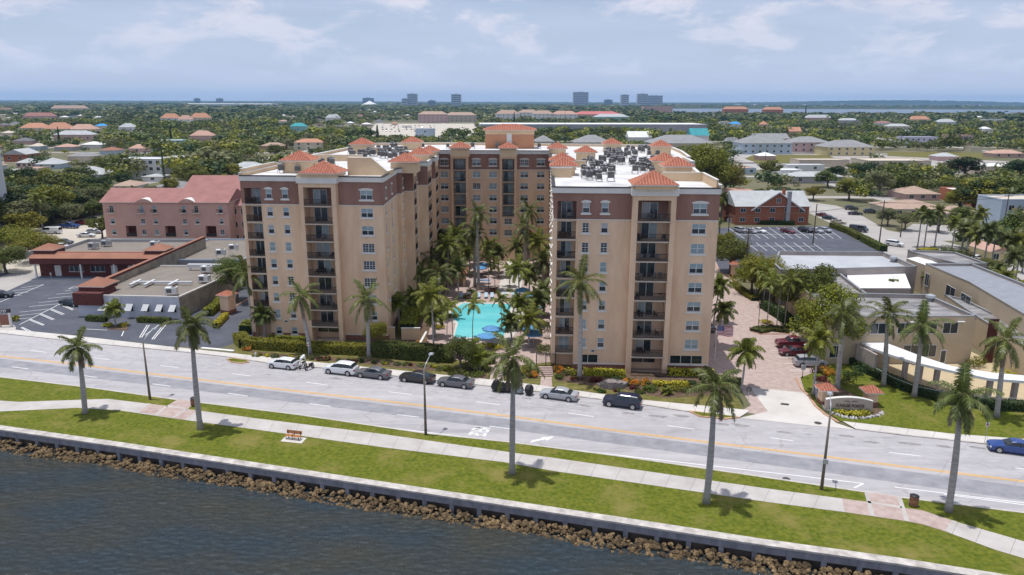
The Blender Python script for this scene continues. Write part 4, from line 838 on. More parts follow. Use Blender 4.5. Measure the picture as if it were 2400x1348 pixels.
def palm_template(kind, seed, ln=3.6, dry=0):
    r = empty('palm_tree')
    rg = random.Random(seed)
    if kind == 'royal': cr = palm_crown(seed, 13 + seed % 3, ln, 0.085, 0.8, 46, palm_leaf, (0.40, pi * 0.92 if seed % 2 else pi * 1.1), -0.55, True, 1.15)
    elif kind == 'slender': cr = palm_crown(seed, 10, ln, 0.11, 0.62, 26, coco_leaf, (0.2, 3), -0.2, False, 1.15)
    else: cr = palm_crown(seed, 20, ln, 0.12, 0.8, 36, coco_leaf if seed % 2 else palm_leaf, (0.12, 3), -0.5)
    c = attach(cr.build('crown'), r)
    if dry:
        mb = MB()
        for k in range(dry): frond(mb, rg, (0, 0, -0.25), rg.uniform(0, 6.28), -0.7 - rg.random() * 0.4, ln * 0.85, 1.6, 34, 0.09, 0.6, dry_leaf)
        attach(mb.build('dry_fronds'), r)
    return r
PALMS = {}
def palm(kind, u, v, vtop, seed, label, group, ln=3.6, lean=(0, 0), dry=0, tr=None, z=0.0, xy=None, h=None):
    """palm standing at photograph point (u, v), crown base at height read from vtop"""
    x, y = xy or G(u, v, z)
    if h is None:
        lo, hi = 0.5, 45
        ut = lean[0] if abs(lean[0]) > 50 else None
        if ut: lean = (0, lean[1])
        for _ in range(40):
            m = (lo + hi) / 2
            if P(x + lean[0], y + lean[1], m)[1] > vtop: lo = m
            else: hi = m
        h = lo
        if ut: lean = ((ut - P(x, y + lean[1], h)[0]) / (1733 / (y + 9)), lean[1])
    key = (kind, seed % 4, dry, ln)
    if key not in PALMS: t = palm_template(kind, seed % 4 + (0 if kind == 'royal' else 10), ln, dry); PALMS[key] = t; r = t
    else: r = copy_tree(PALMS[key])
    r.location = (x, y, z); r.rotation_euler = (0, 0, 0); tag(r, label, 'palm tree', group); h -= z
    for c in kids_of(r):
        if c.name.startswith(('crown', 'dry')): c.location = (lean[0], lean[1], h); c.rotation_euler = (lean[1] * -0.03, lean[0] * 0.05, seed * 1.3)
    for c in [c for c in kids_of(r) if c.name.startswith(('trunk', 'crownshaft'))]: CH[r].remove(c); bpy.data.objects.remove(c)
    tb = MB(); tr = tr or {'royal': 0.30, 'slender': 0.07, 'coco': 0.17}[kind]; sh = 1.5 if kind == 'royal' else 0.6 if kind == 'slender' else 0.3; n = 8
    pp = []; rs = []
    for i in range(n + 1):
        f = i / n; wv = sin(pi * f) * .10 * sin(seed * 2.3 + x * .7); pp.append((lean[0] * f ** 1.6 + wv * (1 if abs(lean[0]) > .05 or seed % 2 else .4), lean[1] * f * f + wv * .5, (h - sh) * f)); rs.append(tr * (1.45 if i == 0 else 1.0 + 0.16 * sin(pi * min(f * 1.3, 1)) - 0.22 * f))
    tb.tube(pp, rs, ptrunk_m, 10); q = tb.build('trunk', smooth=True); attach(q, r); q.location = (0, 0, 0)
    if kind != 'coco':
        cs = MB(); a = pp[-1]; cs.tube([a, (lean[0], lean[1], h - sh * 0.4), (lean[0], lean[1], h + 0.1)], [rs[-1] * 1.0, rs[-1] * 0.85, rs[-1] * 0.45], shaft_m, 8); q = cs.build('crownshaft', smooth=True); attach(q, r); q.location = (0, 0, 0)
    return r
FG = 'palms along the river lawn'
palm('royal', 200, 970, 812, 1, 'shortest palm on the river lawn, by the path bend, with one torn frond hanging down', FG, 3.0, (183, 0.2), 2)
palm('royal', 470, 1008, 762, 2, 'royal palm on the river lawn beside the brown litter barrel and brick crossing', FG, 3.3, (447, 0.2), 2)
palm('royal', 1200, 1112, 835, 0, 'tall straight royal palm on the river lawn in front of the covered bin row', FG, 3.8, (1203, 0.2), 4)
palm('royal', 1655, 1180, 905, 3, 'royal palm with kinked trunk on the river lawn, in front of the driveway mouth', FG, 3.6, (1676, 0.2), 4)
palm('royal', 2222, 1200, 925, 1, 'leaning royal palm on the strip by the wooden slatted litter barrel', FG, 3.5, (2256, 0.2), 4)
BG_ = 'palms before the apartment house'
palm('royal', 597, 786, 640, 2, 'tall royal palm at the corner of the left tower, beside the asphalt lane', BG_, 4.4, (578, 0.2), 0)
palm('royal', 728, 830, 690, 3, 'royal palm before the balcony bay of the left tower, rising out of the hedge', BG_, 4.3, (703, 0.2), 1)
palm('royal', 865, 838, 697, 0, 'royal palm before the right windows of the left tower, leaves blown sideways', BG_, 4.3, (861, 0.2), 1)
palm('royal', 1358, 890, 660, 1, 'tall royal palm against the front of the right tower', BG_, 4.6, (1362, 0.2), 0)
HG = 'palms before the beige hotel'
palm('royal', 1962, 915, 733, 2, 'royal palm behind the entrance sign, between round tree and curved canopy', HG, 4.2, (1978, 0.2), 1)
palm('royal', 2070, 905, 735, 3, 'tall grey-green palm standing before the upper windows of the beige hotel', HG, 4.0, (2083, 0.2), 2)
palm('royal', 2142, 930, 762, 1, 'broad palm rising through the curved white canopy of the hotel', HG, 4.0, (2162, 0.2), 2)
palm('royal', 2335, 978, 795, 0, 'palm with whitewashed foot at the far end of the hotel lawn', HG, 4.0, (2358, 0.2), 2)
palm('coco', 1905, 928, 795, 11, 'slim palm in the stone-edged bed beside the entrance sign pillar', HG, 2.8, (0.2, 0.2), 0, tr=0.14)
DG = 'palms along the brick driveway'
palm('coco', 1737, 915, 822, 13, 'leaning young palm between driveway and lawn, next to the round sign', DG, 2.7, (1748, 0.2), 0, tr=0.13)
palm('coco', 1676, 814, 724, 12, 'young palm beside the wall of the right tower, behind the flag', DG, 2.3, (1697, 0.1), 0, tr=0.12)
palm('coco', 1672, 760, 668, 11, 'small palm farther up the driveway, close to the tower wall', DG, 2.6, (0.8, 0.4), 0, tr=0.12)
palm('slender', 1797, 770, 662, 10, 'thin palm on the driveway islet beside the black lamp', DG, 2.7, (0, 0)); palm('slender', 1820, 768, 668, 12, 'middle thin palm on the driveway islet', DG, 2.7, (0.2, 0)); palm('slender', 1837, 772, 655, 13, 'thin palm at the parking end of the driveway islet', DG, 2.9, (0.3, 0))
palm('slender', 1788, 720, 640, 11, 'thin palm beyond the driveway islet against the beige wall', DG, 2.6); palm('slender', 1770, 700, 628, 10, 'thin palm near the utility pole above the driveway', DG, 2.6)

CG = 'palms of the pool court'
court = [('royal', 1005, 690, 600, 2, 3.4, 'palm rising from the bulky hedge by the left wing'), ('coco', 1075, 700, 625, 2, 3.2, 'palm shading the loungers at left'), ('coco', 1100, 645, 590, 1, 3.4, 'low palm beside the tall pair'), ('coco', 1150, 640, 575, 3, 3.2, 'palm behind the rear umbrellas'), ('coco', 1240, 690, 640, 2, 3.0, 'palm left of the right pavilion'), ('coco', 1275, 740, 680, 0, 2.8, 'palm close to the right tower wall, middle'), ('coco', 1200, 800, 750, 2, 2.2, 'small feathery palm at the near pool terrace'), ('coco', 1020, 790, 735, 1, 2.4, 'low palm left of the pool'), ('coco', 975, 742, 690, 3, 2.3, 'palm inside the bulky hedge, near the left wing'), ('coco', 1040, 670, 600, 0, 3.6, 'broad palm above the left pavilion'), ('coco', 1060, 660, 585, 2, 3.6, 'leaning palm above the left pavilion'), ('royal', 1122, 680, 498, 2, 3.9, 'tall royal palm of the pool court, left one of the tall pair'), ('royal', 1113, 672, 545, 1, 3.3, 'shorter twin of the tall court palms, crown below its neighbour'), ('royal', 1228, 650, 528, 0, 4.6, 'tall broad royal palm before the rear wing, near the domed awning'), ('royal', 1238, 640, 490, 3, 4.4, 'highest palm of the court, crown behind the broad one'),
         ('coco', 1017, 838, 690, 1, 3.2, 'palm with stout grey trunk standing in front of the long hedge'), ('royal', 1030, 745, 640, 2, 3.6, 'dense palm by the left wing bays, beside the pool'), ('coco', 1050, 690, 570, 1, 3.6, 'leafy palm left of the pool pergola'), ('coco', 1035, 650, 560, 2, 3.8, 'bushy palm against the left wing behind the pergola'), ('coco', 1070, 640, 545, 3, 3.8, 'bushy palm in the thick planting behind the pergola'),
         ('slender', 1108, 795, 712, 1, 2.3, 'thin dark palm over the pool water, left of the two'), ('slender', 1177, 775, 703, 2, 2.2, 'thin bright palm over the pool water, right of the two'), ('slender', 1048, 812, 722, 3, 2.4, 'small palm at the near left pool corner'), ('slender', 1062, 798, 718, 0, 2.6, 'drooping palm at the near left pool corner'),
         ('coco', 1217, 705, 628, 1, 3.4, 'bright palm right of the pool gate, above the umbrella'), ('coco', 1262, 760, 700, 2, 2.8, 'palm among the blue umbrellas right of the pool'), ('coco', 1220, 770, 706, 3, 2.5, 'small palm at the stepped pool edge'), ('coco', 1240, 815, 745, 1, 3.0, 'palm near the umbrellas at the near right pool corner'),
         ('coco', 1215, 640, 577, 0, 3.4, 'palm beside the domed awning'), ('coco', 1262, 655, 565, 1, 3.7, 'palm by the right wing at the back of the court'), ('coco', 1270, 690, 610, 2, 3.6, 'palm before the right pergola roof'), ('coco', 1250, 625, 560, 3, 3.4, 'palm in the dense group at the rear right of the court'), ('slender', 1160, 680, 620, 1, 2.2, 'small dark palm beside the court path'), ('slender', 1145, 676, 600, 2, 2.4, 'leaning thin palm on the picnic terrace'), ('slender', 1195, 672, 628, 3, 2.0, 'tiny palm right of the court path'),
         ('coco', 1000, 720, 640, 3, 3.2, 'palm tucked against the balcony bays of the left wing'), ('coco', 1085, 625, 560, 0, 3.4, 'palm at the rear left of the court'), ('coco', 935, 775, 706, 1, 1.9, 'small palm in the corner of the left wing'), ('coco', 1168, 650, 590, 2, 2.6, 'palm left of the domed awning'), ('coco', 620, 795, 735, 2, 2.2, 'small palm at the foot of the left balcony column'), ('coco', 1100, 860, 815, 3, 2.2, 'low feathery palm clump beside the front path, left'), ('coco', 1125, 868, 835, 1, 2.0, 'low feathery palm clump beside the front path, right'), ('coco', 1290, 640, 590, 1, 2.6, 'palm peeping past the edge of the right tower')]
for k, u, v, vt, s, ln, lb in court: palm(k, u, v, vt, s, lb, CG, ln, (random.uniform(-0.3, 0.3), 0), 0, tr=None if k != 'coco' else 0.14)
palm('coco', 272, 765, 722, 1, 'short palm on the brick islet before the white office', 'palms by the left car parks', 1.9, tr=0.12); palm('coco', 310, 560, 520, 2, 'green palm before the pink residence wall', 'palms by the left car parks', 3.4, tr=0.2); palm('coco', 513, 470, 432, 3, 'full palm before the large red roof', 'palms by the left car parks', 4.0, tr=0.2)
for i, (u, v, vt) in enumerate([(2245, 640, 535), (2275, 650, 548), (2300, 655, 540), (2320, 640, 550), (2350, 660, 560), (2378, 665, 560), (2395, 640, 540), (2260, 620, 530), (2330, 700, 640), (2350, 710, 650), (2365, 690, 600), (2285, 585, 500), (2165, 585, 505), (2150, 580, 500), (2190, 580, 495), (2230, 590, 520)]): palm('coco', u, v, vt, i, 'tall shaggy palm in the group beyond the hotel roofs, number %s from the left' % ['nine', 'ten', 'eleven', 'twelve', 'thirteen', 'fourteen', 'fifteen', 'eight', 'sixteen', 'seventeen', 'eighteen', 'six', 'two', 'one', 'three', 'five'][i], 'palms beyond the hotel roofs', 3.0, tr=.17)
for u, v, vt, s, lb in [(1995, 700, 650, 1, 'palm above the white inner roof of the hotel'), (2015, 702, 665, 2, 'smaller palm beside the white inner roof of the hotel'), (2085, 725, 670, 3, 'palm in the hotel court, in front of the white inner roof'), (2175, 690, 645, 1, 'left one of two slim palms in the hotel court'), (2196, 692, 640, 2, 'right one of two slim palms in the hotel court')]: palm('coco', u, v, vt, s, lb, 'palms inside the hotel court', 1.9, tr=0.1)
# --- broadleaf trees ----------------------------------------------------
def leafball(mb, rg, c, r, n, s, m, flat=0.8, shell=0.55):
    for _ in range(n):
        while True:
            d = Vector((rg.uniform(-1, 1), rg.uniform(-1, 1), rg.uniform(-1, 1)))
            if 0.05 < d.length < 1: break
        d.normalize(); k = r * (shell + (1 - shell) * rg.random() ** 0.6); p = Vector(c) + Vector((d.x * k, d.y * k, d.z * k * flat))
        nn = (d + Vector((rg.uniform(-1, 1), rg.uniform(-1, 1), rg.uniform(-0.5, 1.3))) * 0.8).normalized(); a = nn.cross(Vector((rg.uniform(-1, 1), rg.uniform(-1, 1), rg.uniform(-1, 1)))).normalized(); b = nn.cross(a)
        q = s * rg.uniform(0.55, 1.25); w_ = q * rg.uniform(0.45, 0.8); bend = nn * q * 0.25
        mb.face([p - a * q, p - b * w_ + bend, p + a * q, p + b * w_ + bend], m)
def tree_mesh(seed, leaf, R_=3.2, H_=7.0, lobes=22, per=150, s=0.20, flat=0.75, trunkh=2.2):
    """crown and trunk meshes of a tree about H_ high and 2 R_ wide"""
    rg = random.Random(seed); cr = MB(); tk = MB(); tk.tube([(0, 0, 0), (0.1, 0.05, trunkh * 0.6), (0.05, 0.1, trunkh * 1.1)], [0.26, 0.20, 0.17], btrunk_m, 8)
    for i in range(lobes):
        az = rg.uniform(0, 6.28); rad = R_ * 0.78 * rg.random() ** 0.5; hgt = trunkh + (H_ - trunkh) * (0.15 + 0.72 * rg.random() * (1 - 0.55 * (rad / R_) ** 2)); c = (rad * cos(az), rad * sin(az), hgt); lr = R_ * rg.uniform(0.22, 0.42)
        leafball(cr, rg, c, lr, int(per * rg.uniform(0.7, 1.3)), s, leaf, flat)
        if i % 2 == 0: tk.tube([(0.05, 0.1, trunkh), (c[0] * 0.5, c[1] * 0.5, (trunkh + hgt) / 2 + 0.2), c], [0.13, 0.08, 0.03], btrunk_m, 5)
    return cr, tk
def tree_template(seed, leaf, **k):
    r = empty('broadleaf_tree'); cr, tk = tree_mesh(seed, leaf, **k); attach(cr.build('crown'), r); attach(tk.build('trunk'), r); return r
TT = {}
def tree(name, u, v, hgt, wid, leaf, label, group=None, seed=0, fine=True, xy=None, cat='tree', near=False):
    key = (leaf.name, seed % 3, fine, near)
    x, y = xy or G(u, v)
    if key not in TT:
        k = dict(lobes=46, per=230, s=0.115) if near else dict(lobes=24, per=150, s=0.19) if fine else dict(lobes=15, per=42, s=0.42); TT[key] = tree_template(seed % 3 + 20, leaf, **k); r = TT[key]
    else: r = copy_tree(TT[key])
    r.name = name; r.location = (x, y, 0); r.rotation_euler = (0, 0, seed * 1.7); r.scale = (wid / 6.4, wid / 6.4, hgt / 7.0); return tag(r, label, cat, group)
near_trees = [
    (556, 708, 9.5, 8.0, leafA, 'dense tree beside the gatehouse, behind the left corner palm', 0), (528, 672, 6.5, 6, leafD, 'pale leafy tree at the edge of the flat gravel roof', 1),
    (880, 812, 4.6, 4.2, leafB, 'round green shrubby tree at the foot of the left tower', 2), (1078, 870, 5.4, 5.2, leafA, 'olive tree by the street hedge, left of the front path', 0),
    (1640, 468, 23, 24, leafB, 'huge bright green tree right beside the apartment roof', 1), (1603, 446, 20, 18, leafB, 'big green tree touching the apartment roof edge', 2), (1697, 462, 16, 16, leafB, 'tall spreading tree at the right of the huge green tree', 0),
    (1712, 640, 8.5, 9.5, leafA, 'round tree beside the wooden utility pole, right of the right tower', 1), (1690, 600, 7, 7, leafB, 'green tree between the right tower and the car park', 2), (1780, 690, 9, 9.5, leafB, 'yellow-green tree over the driveway, before the hotel roof', 0),
    (1884, 762, 12.5, 10, leafA, 'dark glossy tree standing between driveway and hotel roofs', 2), (1930, 846, 12.5, 10.5, leafB, 'grey-green rounded tree in front of the hotel corner', 1), (1800, 425, 11, 13, leafA, 'dark round tree in the far grey lot', 0),
    (1990, 470, 9, 12, leafB, 'bright tree above the side street', 1), (2060, 460, 11, 14, leafD, 'olive tree behind the side street', 2), (2030, 430, 11, 15, leafC, 'dark tree behind the olive street tree', 0), (2120, 455, 8, 10, leafA, 'tree left of the brown hip roof', 1),
    (2260, 420, 12, 22, leafC, 'very wide dark umbrella-shaped tree in the right distance', 2), (2230, 462, 8, 13, leafA, 'green tree right of the brown hip roof', 0), (2290, 480, 8, 12, leafB, 'leafy tree before the white flat roof', 1), (2390, 430, 12, 16, leafC, 'dark tree cut by the right picture edge', 1),
    (60, 560, 8, 12, leafB, 'wide yellow-green tree by the rear car park', 2), (30, 600, 8, 13, leafB, 'bright tree over the left lane', 0), (90, 615, 7.5, 11, leafB, 'bright low tree beside the brick shops', 1), (15, 640, 7, 10, leafA, 'green tree above the left lane, lowest one', 2),
    (240, 560, 7, 8, leafA, 'tree at the corner of the pink residence', 0), (120, 510, 8, 13, leafA, 'tree behind the parked van', 1), (180, 505, 8, 13, leafB, 'bright tree behind the blue pickup', 2), (225, 490, 8, 11, leafB, 'tree behind the red car', 0), (50, 520, 7, 12, leafD, 'olive tree beside the white high-rise', 1),
    (470, 450, 10, 12, leafA, 'tree between the white flats and the red roof', 2), (2225, 645, 7, 9, leafA, 'leafy tree under the tall palms beyond the hotel', 0), (2300, 680, 7, 10, leafA, 'dark tree between the palms beyond the hotel', 1), (2370, 720, 6, 9, leafB, 'bright tree behind the curved parapet of the hotel', 2), (2120, 540, 6, 8, leafD, 'small grey-green tree before the dark fence', 0), (2200, 545, 6, 8, leafD, 'grey branching tree at the side street corner', 1), (2080, 530, 6, 8, leafD, 'pale tree in front of the brown bungalow', 2), (2260, 535, 7, 10, leafA, 'tree before the pale bungalow', 1), (2330, 575, 7, 10, leafA, 'tree left of the right utility poles', 0), (1750, 515, 6, 8, leafA, 'tree at the left end of the brick house', 2), (1705, 500, 7, 10, leafA, 'dark tree behind the utility poles', 1), (1820, 520, 4.5, 3.5, leafA, 'slim tree before the middle of the brick house', 2), (1905, 470, 6, 9, leafB, 'tree at the bend of the side street', 0), (1940, 440, 8, 13, leafA, 'tree beyond the bend of the side street', 1), (1960, 425, 8, 12, leafC, 'dark tree right of the grey pavilion', 2), (2000, 410, 7, 11, leafA, 'tree before the beige warehouse', 0), (2140, 420, 7, 12, leafA, 'tree behind the brown hip roof', 1), (1780, 470, 5, 7, leafA, 'tree behind the brick house roof', 2), (100, 470, 11, 16, leafA, 'big tree behind the rear car park, left', 0), (170, 465, 11, 16, leafA, 'big tree behind the rear car park, right', 1), (230, 470, 10, 13, leafC, 'dark tree touching the pink residence roof', 2), (60, 450, 11, 15, leafC, 'dark tree beside the white high-rise', 0), (130, 490, 9, 15, leafB, 'bright broad tree above the parked van', 1), (210, 500, 8, 12, leafB, 'bright tree above the red car', 0),
    (1905, 800, 6, 7, leafC, 'dark tree behind the parked pickup truck', 1), (1952, 828, 5.5, 6, leafA, 'tree at the hotel corner behind the silver car', 2), (1850, 735, 8, 7.5, leafA, 'tree behind the driveway islet palms', 0), (1762, 690, 7.5, 8, leafB, 'yellow-green tree beside the driveway bend', 1), (1812, 705, 7.5, 8, leafB, 'yellow-green tree before the pale hotel roof', 2), (450, 442, 12, 16, leafA, 'large tree left of the big red roof, front one', 0), (500, 428, 12, 15, leafA, 'large tree above the big red roof', 1), (545, 425, 9, 12, leafB, 'bright tree before the white clapboard house', 2), (475, 402, 11, 15, leafC, 'dark large tree right of the white gallery flats', 0), (240, 402, 8, 12, leafA, 'tree right of the grey hipped house', 1), (290, 440, 7, 9, leafC, 'dark tree in front of the tan roofed house', 2), (20, 500, 11, 15, leafC, 'dark tree against the white high-rise', 1), (100, 440, 9, 14, leafB, 'bright tree left of the grey hipped house', 0), (190, 440, 10, 15, leafA, 'broad tree in front of the grey hipped house', 2), (650, 372, 10, 14, leafA, 'tree behind the left tower roof', 1), (760, 345, 10, 15, leafC, 'dark tree beyond the left wing roof', 0), (870, 328, 11, 14, leafC, 'dark tree beyond the left wing turrets', 1), (1335, 330, 12, 16, leafC, 'big dark tree beside the pale transmission pole', 2), (1440, 318, 10, 13, leafB, 'bright tree before the long warehouse', 0), (1060, 318, 9, 16, leafA, 'broad tree before the long warehouse, left', 1),
    (360, 470, 6, 9, leafA, 'low tree before the grey hipped house', 1), (400, 455, 7, 8, leafB, 'tree beside the big shingled roof', 2)]
for i, (u, v, h, wd, lf, lb, sd_) in enumerate(near_trees): tree('broadleaf_tree', u, v, h, wd, lf, lb, 'trees near the apartment house', sd_, near=(v > 590 or h > 14))
# --- hedges and shrubs --------------------------------------------------
def hedge(pts, wd, h, leaf, label, s=0.13, dens=70, z=0.1, name='hedge', cat='hedge', group=None):
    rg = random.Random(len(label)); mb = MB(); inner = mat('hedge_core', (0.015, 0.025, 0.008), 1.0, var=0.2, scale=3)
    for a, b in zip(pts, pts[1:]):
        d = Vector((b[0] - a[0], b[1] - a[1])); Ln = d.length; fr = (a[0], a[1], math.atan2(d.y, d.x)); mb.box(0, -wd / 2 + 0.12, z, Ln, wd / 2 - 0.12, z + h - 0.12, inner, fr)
        for _ in range(int(dens * Ln * (wd + 2 * h))):
            q = rg.random() * (wd + 2 * h); x = rg.uniform(-0.05, Ln + 0.05); bu = 0.10 * mn.noise(Vector((x * 0.9 + a[0], q, 1.3)))
            if q < wd: y, zz, nn = -wd / 2 + q, h + bu, Vector((0, 0, 1))
            elif q < wd + h: y, zz, nn = -wd / 2 - bu, q - wd, Vector((0, -1, 0.2))
            else: y, zz, nn = wd / 2 + bu, q - wd - h, Vector((0, 1, 0.2))
            p = loc2w(fr, x, y); nn = (nn + Vector((rg.uniform(-1, 1), rg.uniform(-1, 1), rg.uniform(-1, 1))) * 0.8).normalized(); aa = nn.cross(Vector((rg.uniform(-1, 1), rg.uniform(-1, 1), 0.3))).normalized(); bb = nn.cross(aa); k = s * rg.uniform(0.6, 1.3); c = Vector((p[0], p[1], z + zz + rg.uniform(-0.05, 0.05)))
            mb.face([c - aa * k, c - bb * k * 0.6, c + aa * k, c + bb * k * 0.6], leaf)
    return mb.build(name, label=label, cat=cat, group=group)
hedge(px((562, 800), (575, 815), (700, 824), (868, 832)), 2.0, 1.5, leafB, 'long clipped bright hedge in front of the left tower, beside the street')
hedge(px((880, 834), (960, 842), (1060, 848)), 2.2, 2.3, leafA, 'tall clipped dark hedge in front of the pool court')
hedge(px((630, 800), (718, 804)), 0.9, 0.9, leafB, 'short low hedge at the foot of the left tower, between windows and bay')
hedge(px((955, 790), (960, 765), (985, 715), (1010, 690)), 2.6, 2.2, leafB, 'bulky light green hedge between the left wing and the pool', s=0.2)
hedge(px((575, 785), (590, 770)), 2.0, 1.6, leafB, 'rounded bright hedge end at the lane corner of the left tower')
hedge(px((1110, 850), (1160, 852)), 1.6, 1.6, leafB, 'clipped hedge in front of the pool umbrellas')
hedge(px((1368, 880), (1465, 884)), 1.1, 0.9, leafY, 'yellow-green hedge under the large ground floor windows of the right tower'); hedge(px((1565, 880), (1672, 884)), 1.0, 0.9, leafY, 'yellow-topped hedge at the right corner of the right tower', dens=60)
hedge(px((1530, 905), (1615, 908)), 1.1, 0.6, leafY, 'low yellow hedge in the flower bed beside the street, right of the spiky plant'); hedge(px((1640, 890), (1735, 905)), 1.2, 0.9, leafA, 'green hedge between right tower and driveway mouth')
hedge(px((1985, 845), (2040, 878), (2120, 915), (2200, 940), (2300, 958), (2420, 965)), 1.5, 1.1, leafC, 'long dark hedge along the hotel terrace rail')
hedge(px((1950, 533), (1990, 548), (2018, 563)), 2.0, 1.4, leafA, 'hedge between car park and side street, upper stretch'); hedge(px((2022, 565), (2050, 580), (2070, 590)), 2.0, 1.5, leafA, 'hedge between car park and side street, lower stretch')
hedge(px((505, 770), (530, 745)), 1.0, 0.9, leafY, 'yellow hedge along the lane below the gatehouse'); hedge(px((486, 742), (512, 722), (518, 712)), 1.6, 1.3, leafB, 'bright hedge between white office and gatehouse')
hedge(px((325, 755), (400, 758)), 1.0, 0.9, leafA, 'low hedge before the white office wall, right of the palm islet'); hedge(px((205, 752), (250, 754)), 1.0, 0.9, leafA, 'low hedge at the left end of the white office')
hedge(px((2155, 592), (2190, 588)), 2.2, 0.8, leafY, 'bright yellow hedge by the red hydrant'); hedge(px((1725, 525), (1860, 528)), 1.6, 1.3, leafC, 'dark hedge before the red brick house')
hedge(px((1770, 780), (1800, 772), (1850, 778)), 2.4, 0.5, leafA, 'low ground planting on the driveway islet'); hedge(px((1718, 668), (1745, 690), (1770, 706)), 1.6, 0.7, leafB, 'low planting along the salmon kerb up the driveway')
hedge(px((1790, 722), (1830, 748), (1862, 775)), 1.6, 1.6, leafC, 'dark planting between driveway and hotel wall')
def shrub(u, v, r, h, leaf, label, group=None, name='shrub', z=0.1):
    x, y = G(u, v); rg = random.Random(int(u * 7 + v)); mb = MB()
    for _ in range(8): leafball(mb, rg, (x + rg.uniform(-0.75, 0.75) * r, y + rg.uniform(-0.6, 0.6) * r, z + h * rg.uniform(0.2, 0.6)), r * rg.uniform(.35, .6), 75, 0.12, rg.choice([leaf, leaf, leaf, leafA]), h / r * 0.62)
    return mb.build(name, label=label, cat='shrub', group=group)
shr = [(578, 822, 0.9, 0.9, leafO, 'orange flowering shrub at the lane corner of the hedge'), (1000, 818, 0.9, 0.8, leafO, 'orange flowers behind the tall hedge, beside the stucco wall'), (1025, 822, 1.0, 0.8, leafO, 'orange flowers behind the tall hedge, under the stout palm'), (985, 808, 0.6, 0.7, leafO, 'small orange shrub by the end of the stucco wall'),
       (1312, 873, 1.0, 1.2, leafO, 'orange-leaved shrub right of the front steps'), (1335, 878, 1.1, 1.1, leafY, 'yellow shrub between steps and tall palm'), (1318, 888, 0.9, 0.7, leafA, 'green shrub below the orange one near the steps'), (1350, 890, 0.8, 0.6, leafR, 'reddish shrub at the foot of the tall palm'),
       (1300, 850, 0.8, 1.8, leafA, 'clipped upright bush at the left corner of the right tower'), (1395, 895, 0.8, 0.8, leafR, 'reddish shrub above the stone wall'), (1470, 900, 0.9, 0.9, leafO, 'orange shrub left in the street bed'), (1487, 903, 0.9, 0.9, leafO, 'orange shrub in the street bed, right of its twin'), (1515, 902, 0.9, 0.8, leafO, 'orange shrub before the balcony rail'), (1525, 918, 1.2, 0.9, leafA, 'green shrub left of the spiky plant'), (1590, 918, 1.3, 0.9, leafB, 'green shrub right of the spiky plant'), (1640, 915, 1.4, 1.2, leafC, 'dark shrub by the palm at the driveway mouth'),
       (1445, 893, 0.9, 0.7, leafC, 'dark shrub above the end of the stone wall'), (1500, 922, 0.7, 0.5, leafA, 'small green tuft in the mulch bed'), (1056, 745, 1.4, 1.2, leafB, 'yellow-green shrub in the pool deck bed'), (1030, 770, 1.0, 0.9, leafY, 'yellow shrub in the pool deck bed'), (1090, 812, 1.3, 0.9, leafD, 'olive shrub at the near pool edge'), (1140, 815, 1.4, 0.8, leafY, 'yellow flowering plants in front of the near umbrella'), (1165, 818, 1.2, 0.8, leafY, 'yellow flowering plants right of the near umbrella'),
       (1110, 688, 1.4, 1.1, leafA, 'shrub behind the pool loungers, left'), (1150, 686, 1.5, 1.0, leafR, 'reddish shrub behind the pool loungers'), (1205, 686, 1.5, 1.0, leafA, 'shrub right of the pool gate'), (1095, 700, 0.8, 1.0, leafO, 'orange plant behind the left loungers'), (1272, 720, 1.6, 2.2, leafB, 'tall yellow-green shrub right of the umbrellas'), (1278, 790, 1.6, 3.0, leafC, 'dark bushy shrub against the right tower edge'), (1275, 830, 1.4, 2.0, leafD, 'grey-green shrub by the iron gate'), (1240, 870, 1.2, 1.0, leafA, 'shrub left of the front steps'), (1215, 880, 1.2, 1.0, leafB, 'shrub behind the covered bins'), (1110, 885, 1.5, 1.0, leafA, 'green ground shrub under the feathery palms, right'), (1075, 880, 1.4, 1.0, leafA, 'green ground shrub under the olive tree'), (1040, 868, 1.2, 0.8, leafB, 'light shrub on the verge by the grey saloon'), (1250, 885, 0.8, 1.0, leafO, 'orange shrub left of the front steps'),
       (922, 760, 1.3, 2.0, leafC, 'dark plants in the corner behind the stucco wall'), (1918, 875, 1.0, 1.4, leafR, 'dark red shrub behind the sign pillar'), (1945, 880, 1.2, 1.3, leafO, 'orange and green shrub behind the entrance sign'), (1975, 900, 1.6, 1.8, leafC, 'dark bush behind the entrance sign'), (2000, 880, 1.6, 1.8, leafC, 'dark bush between sign and curved canopy'), (1925, 895, 0.9, 0.8, leafR, 'magenta plant beside the sign pillar'), (2015, 965, 1.5, 0.9, leafA, 'green shrub at the right end of the sign bed'), (1990, 965, 1.3, 0.8, leafA, 'green shrub under the right half of the sign'), (1955, 963, 1.3, 0.8, leafC, 'dark shrub under the left half of the sign'),
       (255, 765, 0.9, 0.8, leafY, 'yellow plants left on the brick islet'), (290, 766, 0.9, 0.8, leafY, 'yellow plants right on the brick islet'), (36, 752, 0.9, 1.0, leafB, 'round bush beside the numbered street sign'), (2000, 850, 1.2, 1.4, leafB, 'shrub at the corner of the curved wall'), (2140, 822, 1.6, 1.4, leafA, 'shrub in the hotel forecourt left'), (2170, 818, 1.6, 1.4, leafY, 'yellow shrub in the hotel forecourt'), (2235, 830, 1.3, 2.4, leafA, 'conical shrub in front of the hotel door'), (2290, 860, 1.7, 1.6, leafB, 'shrub beyond the hotel walkway'), (2370, 890, 1.9, 1.6, leafY, 'yellow shrub under the canopy at the right edge'), (1800, 760, 1.2, 0.8, leafY, 'yellow-green plant in the middle of the driveway islet')]
rs_ = random.Random(14)
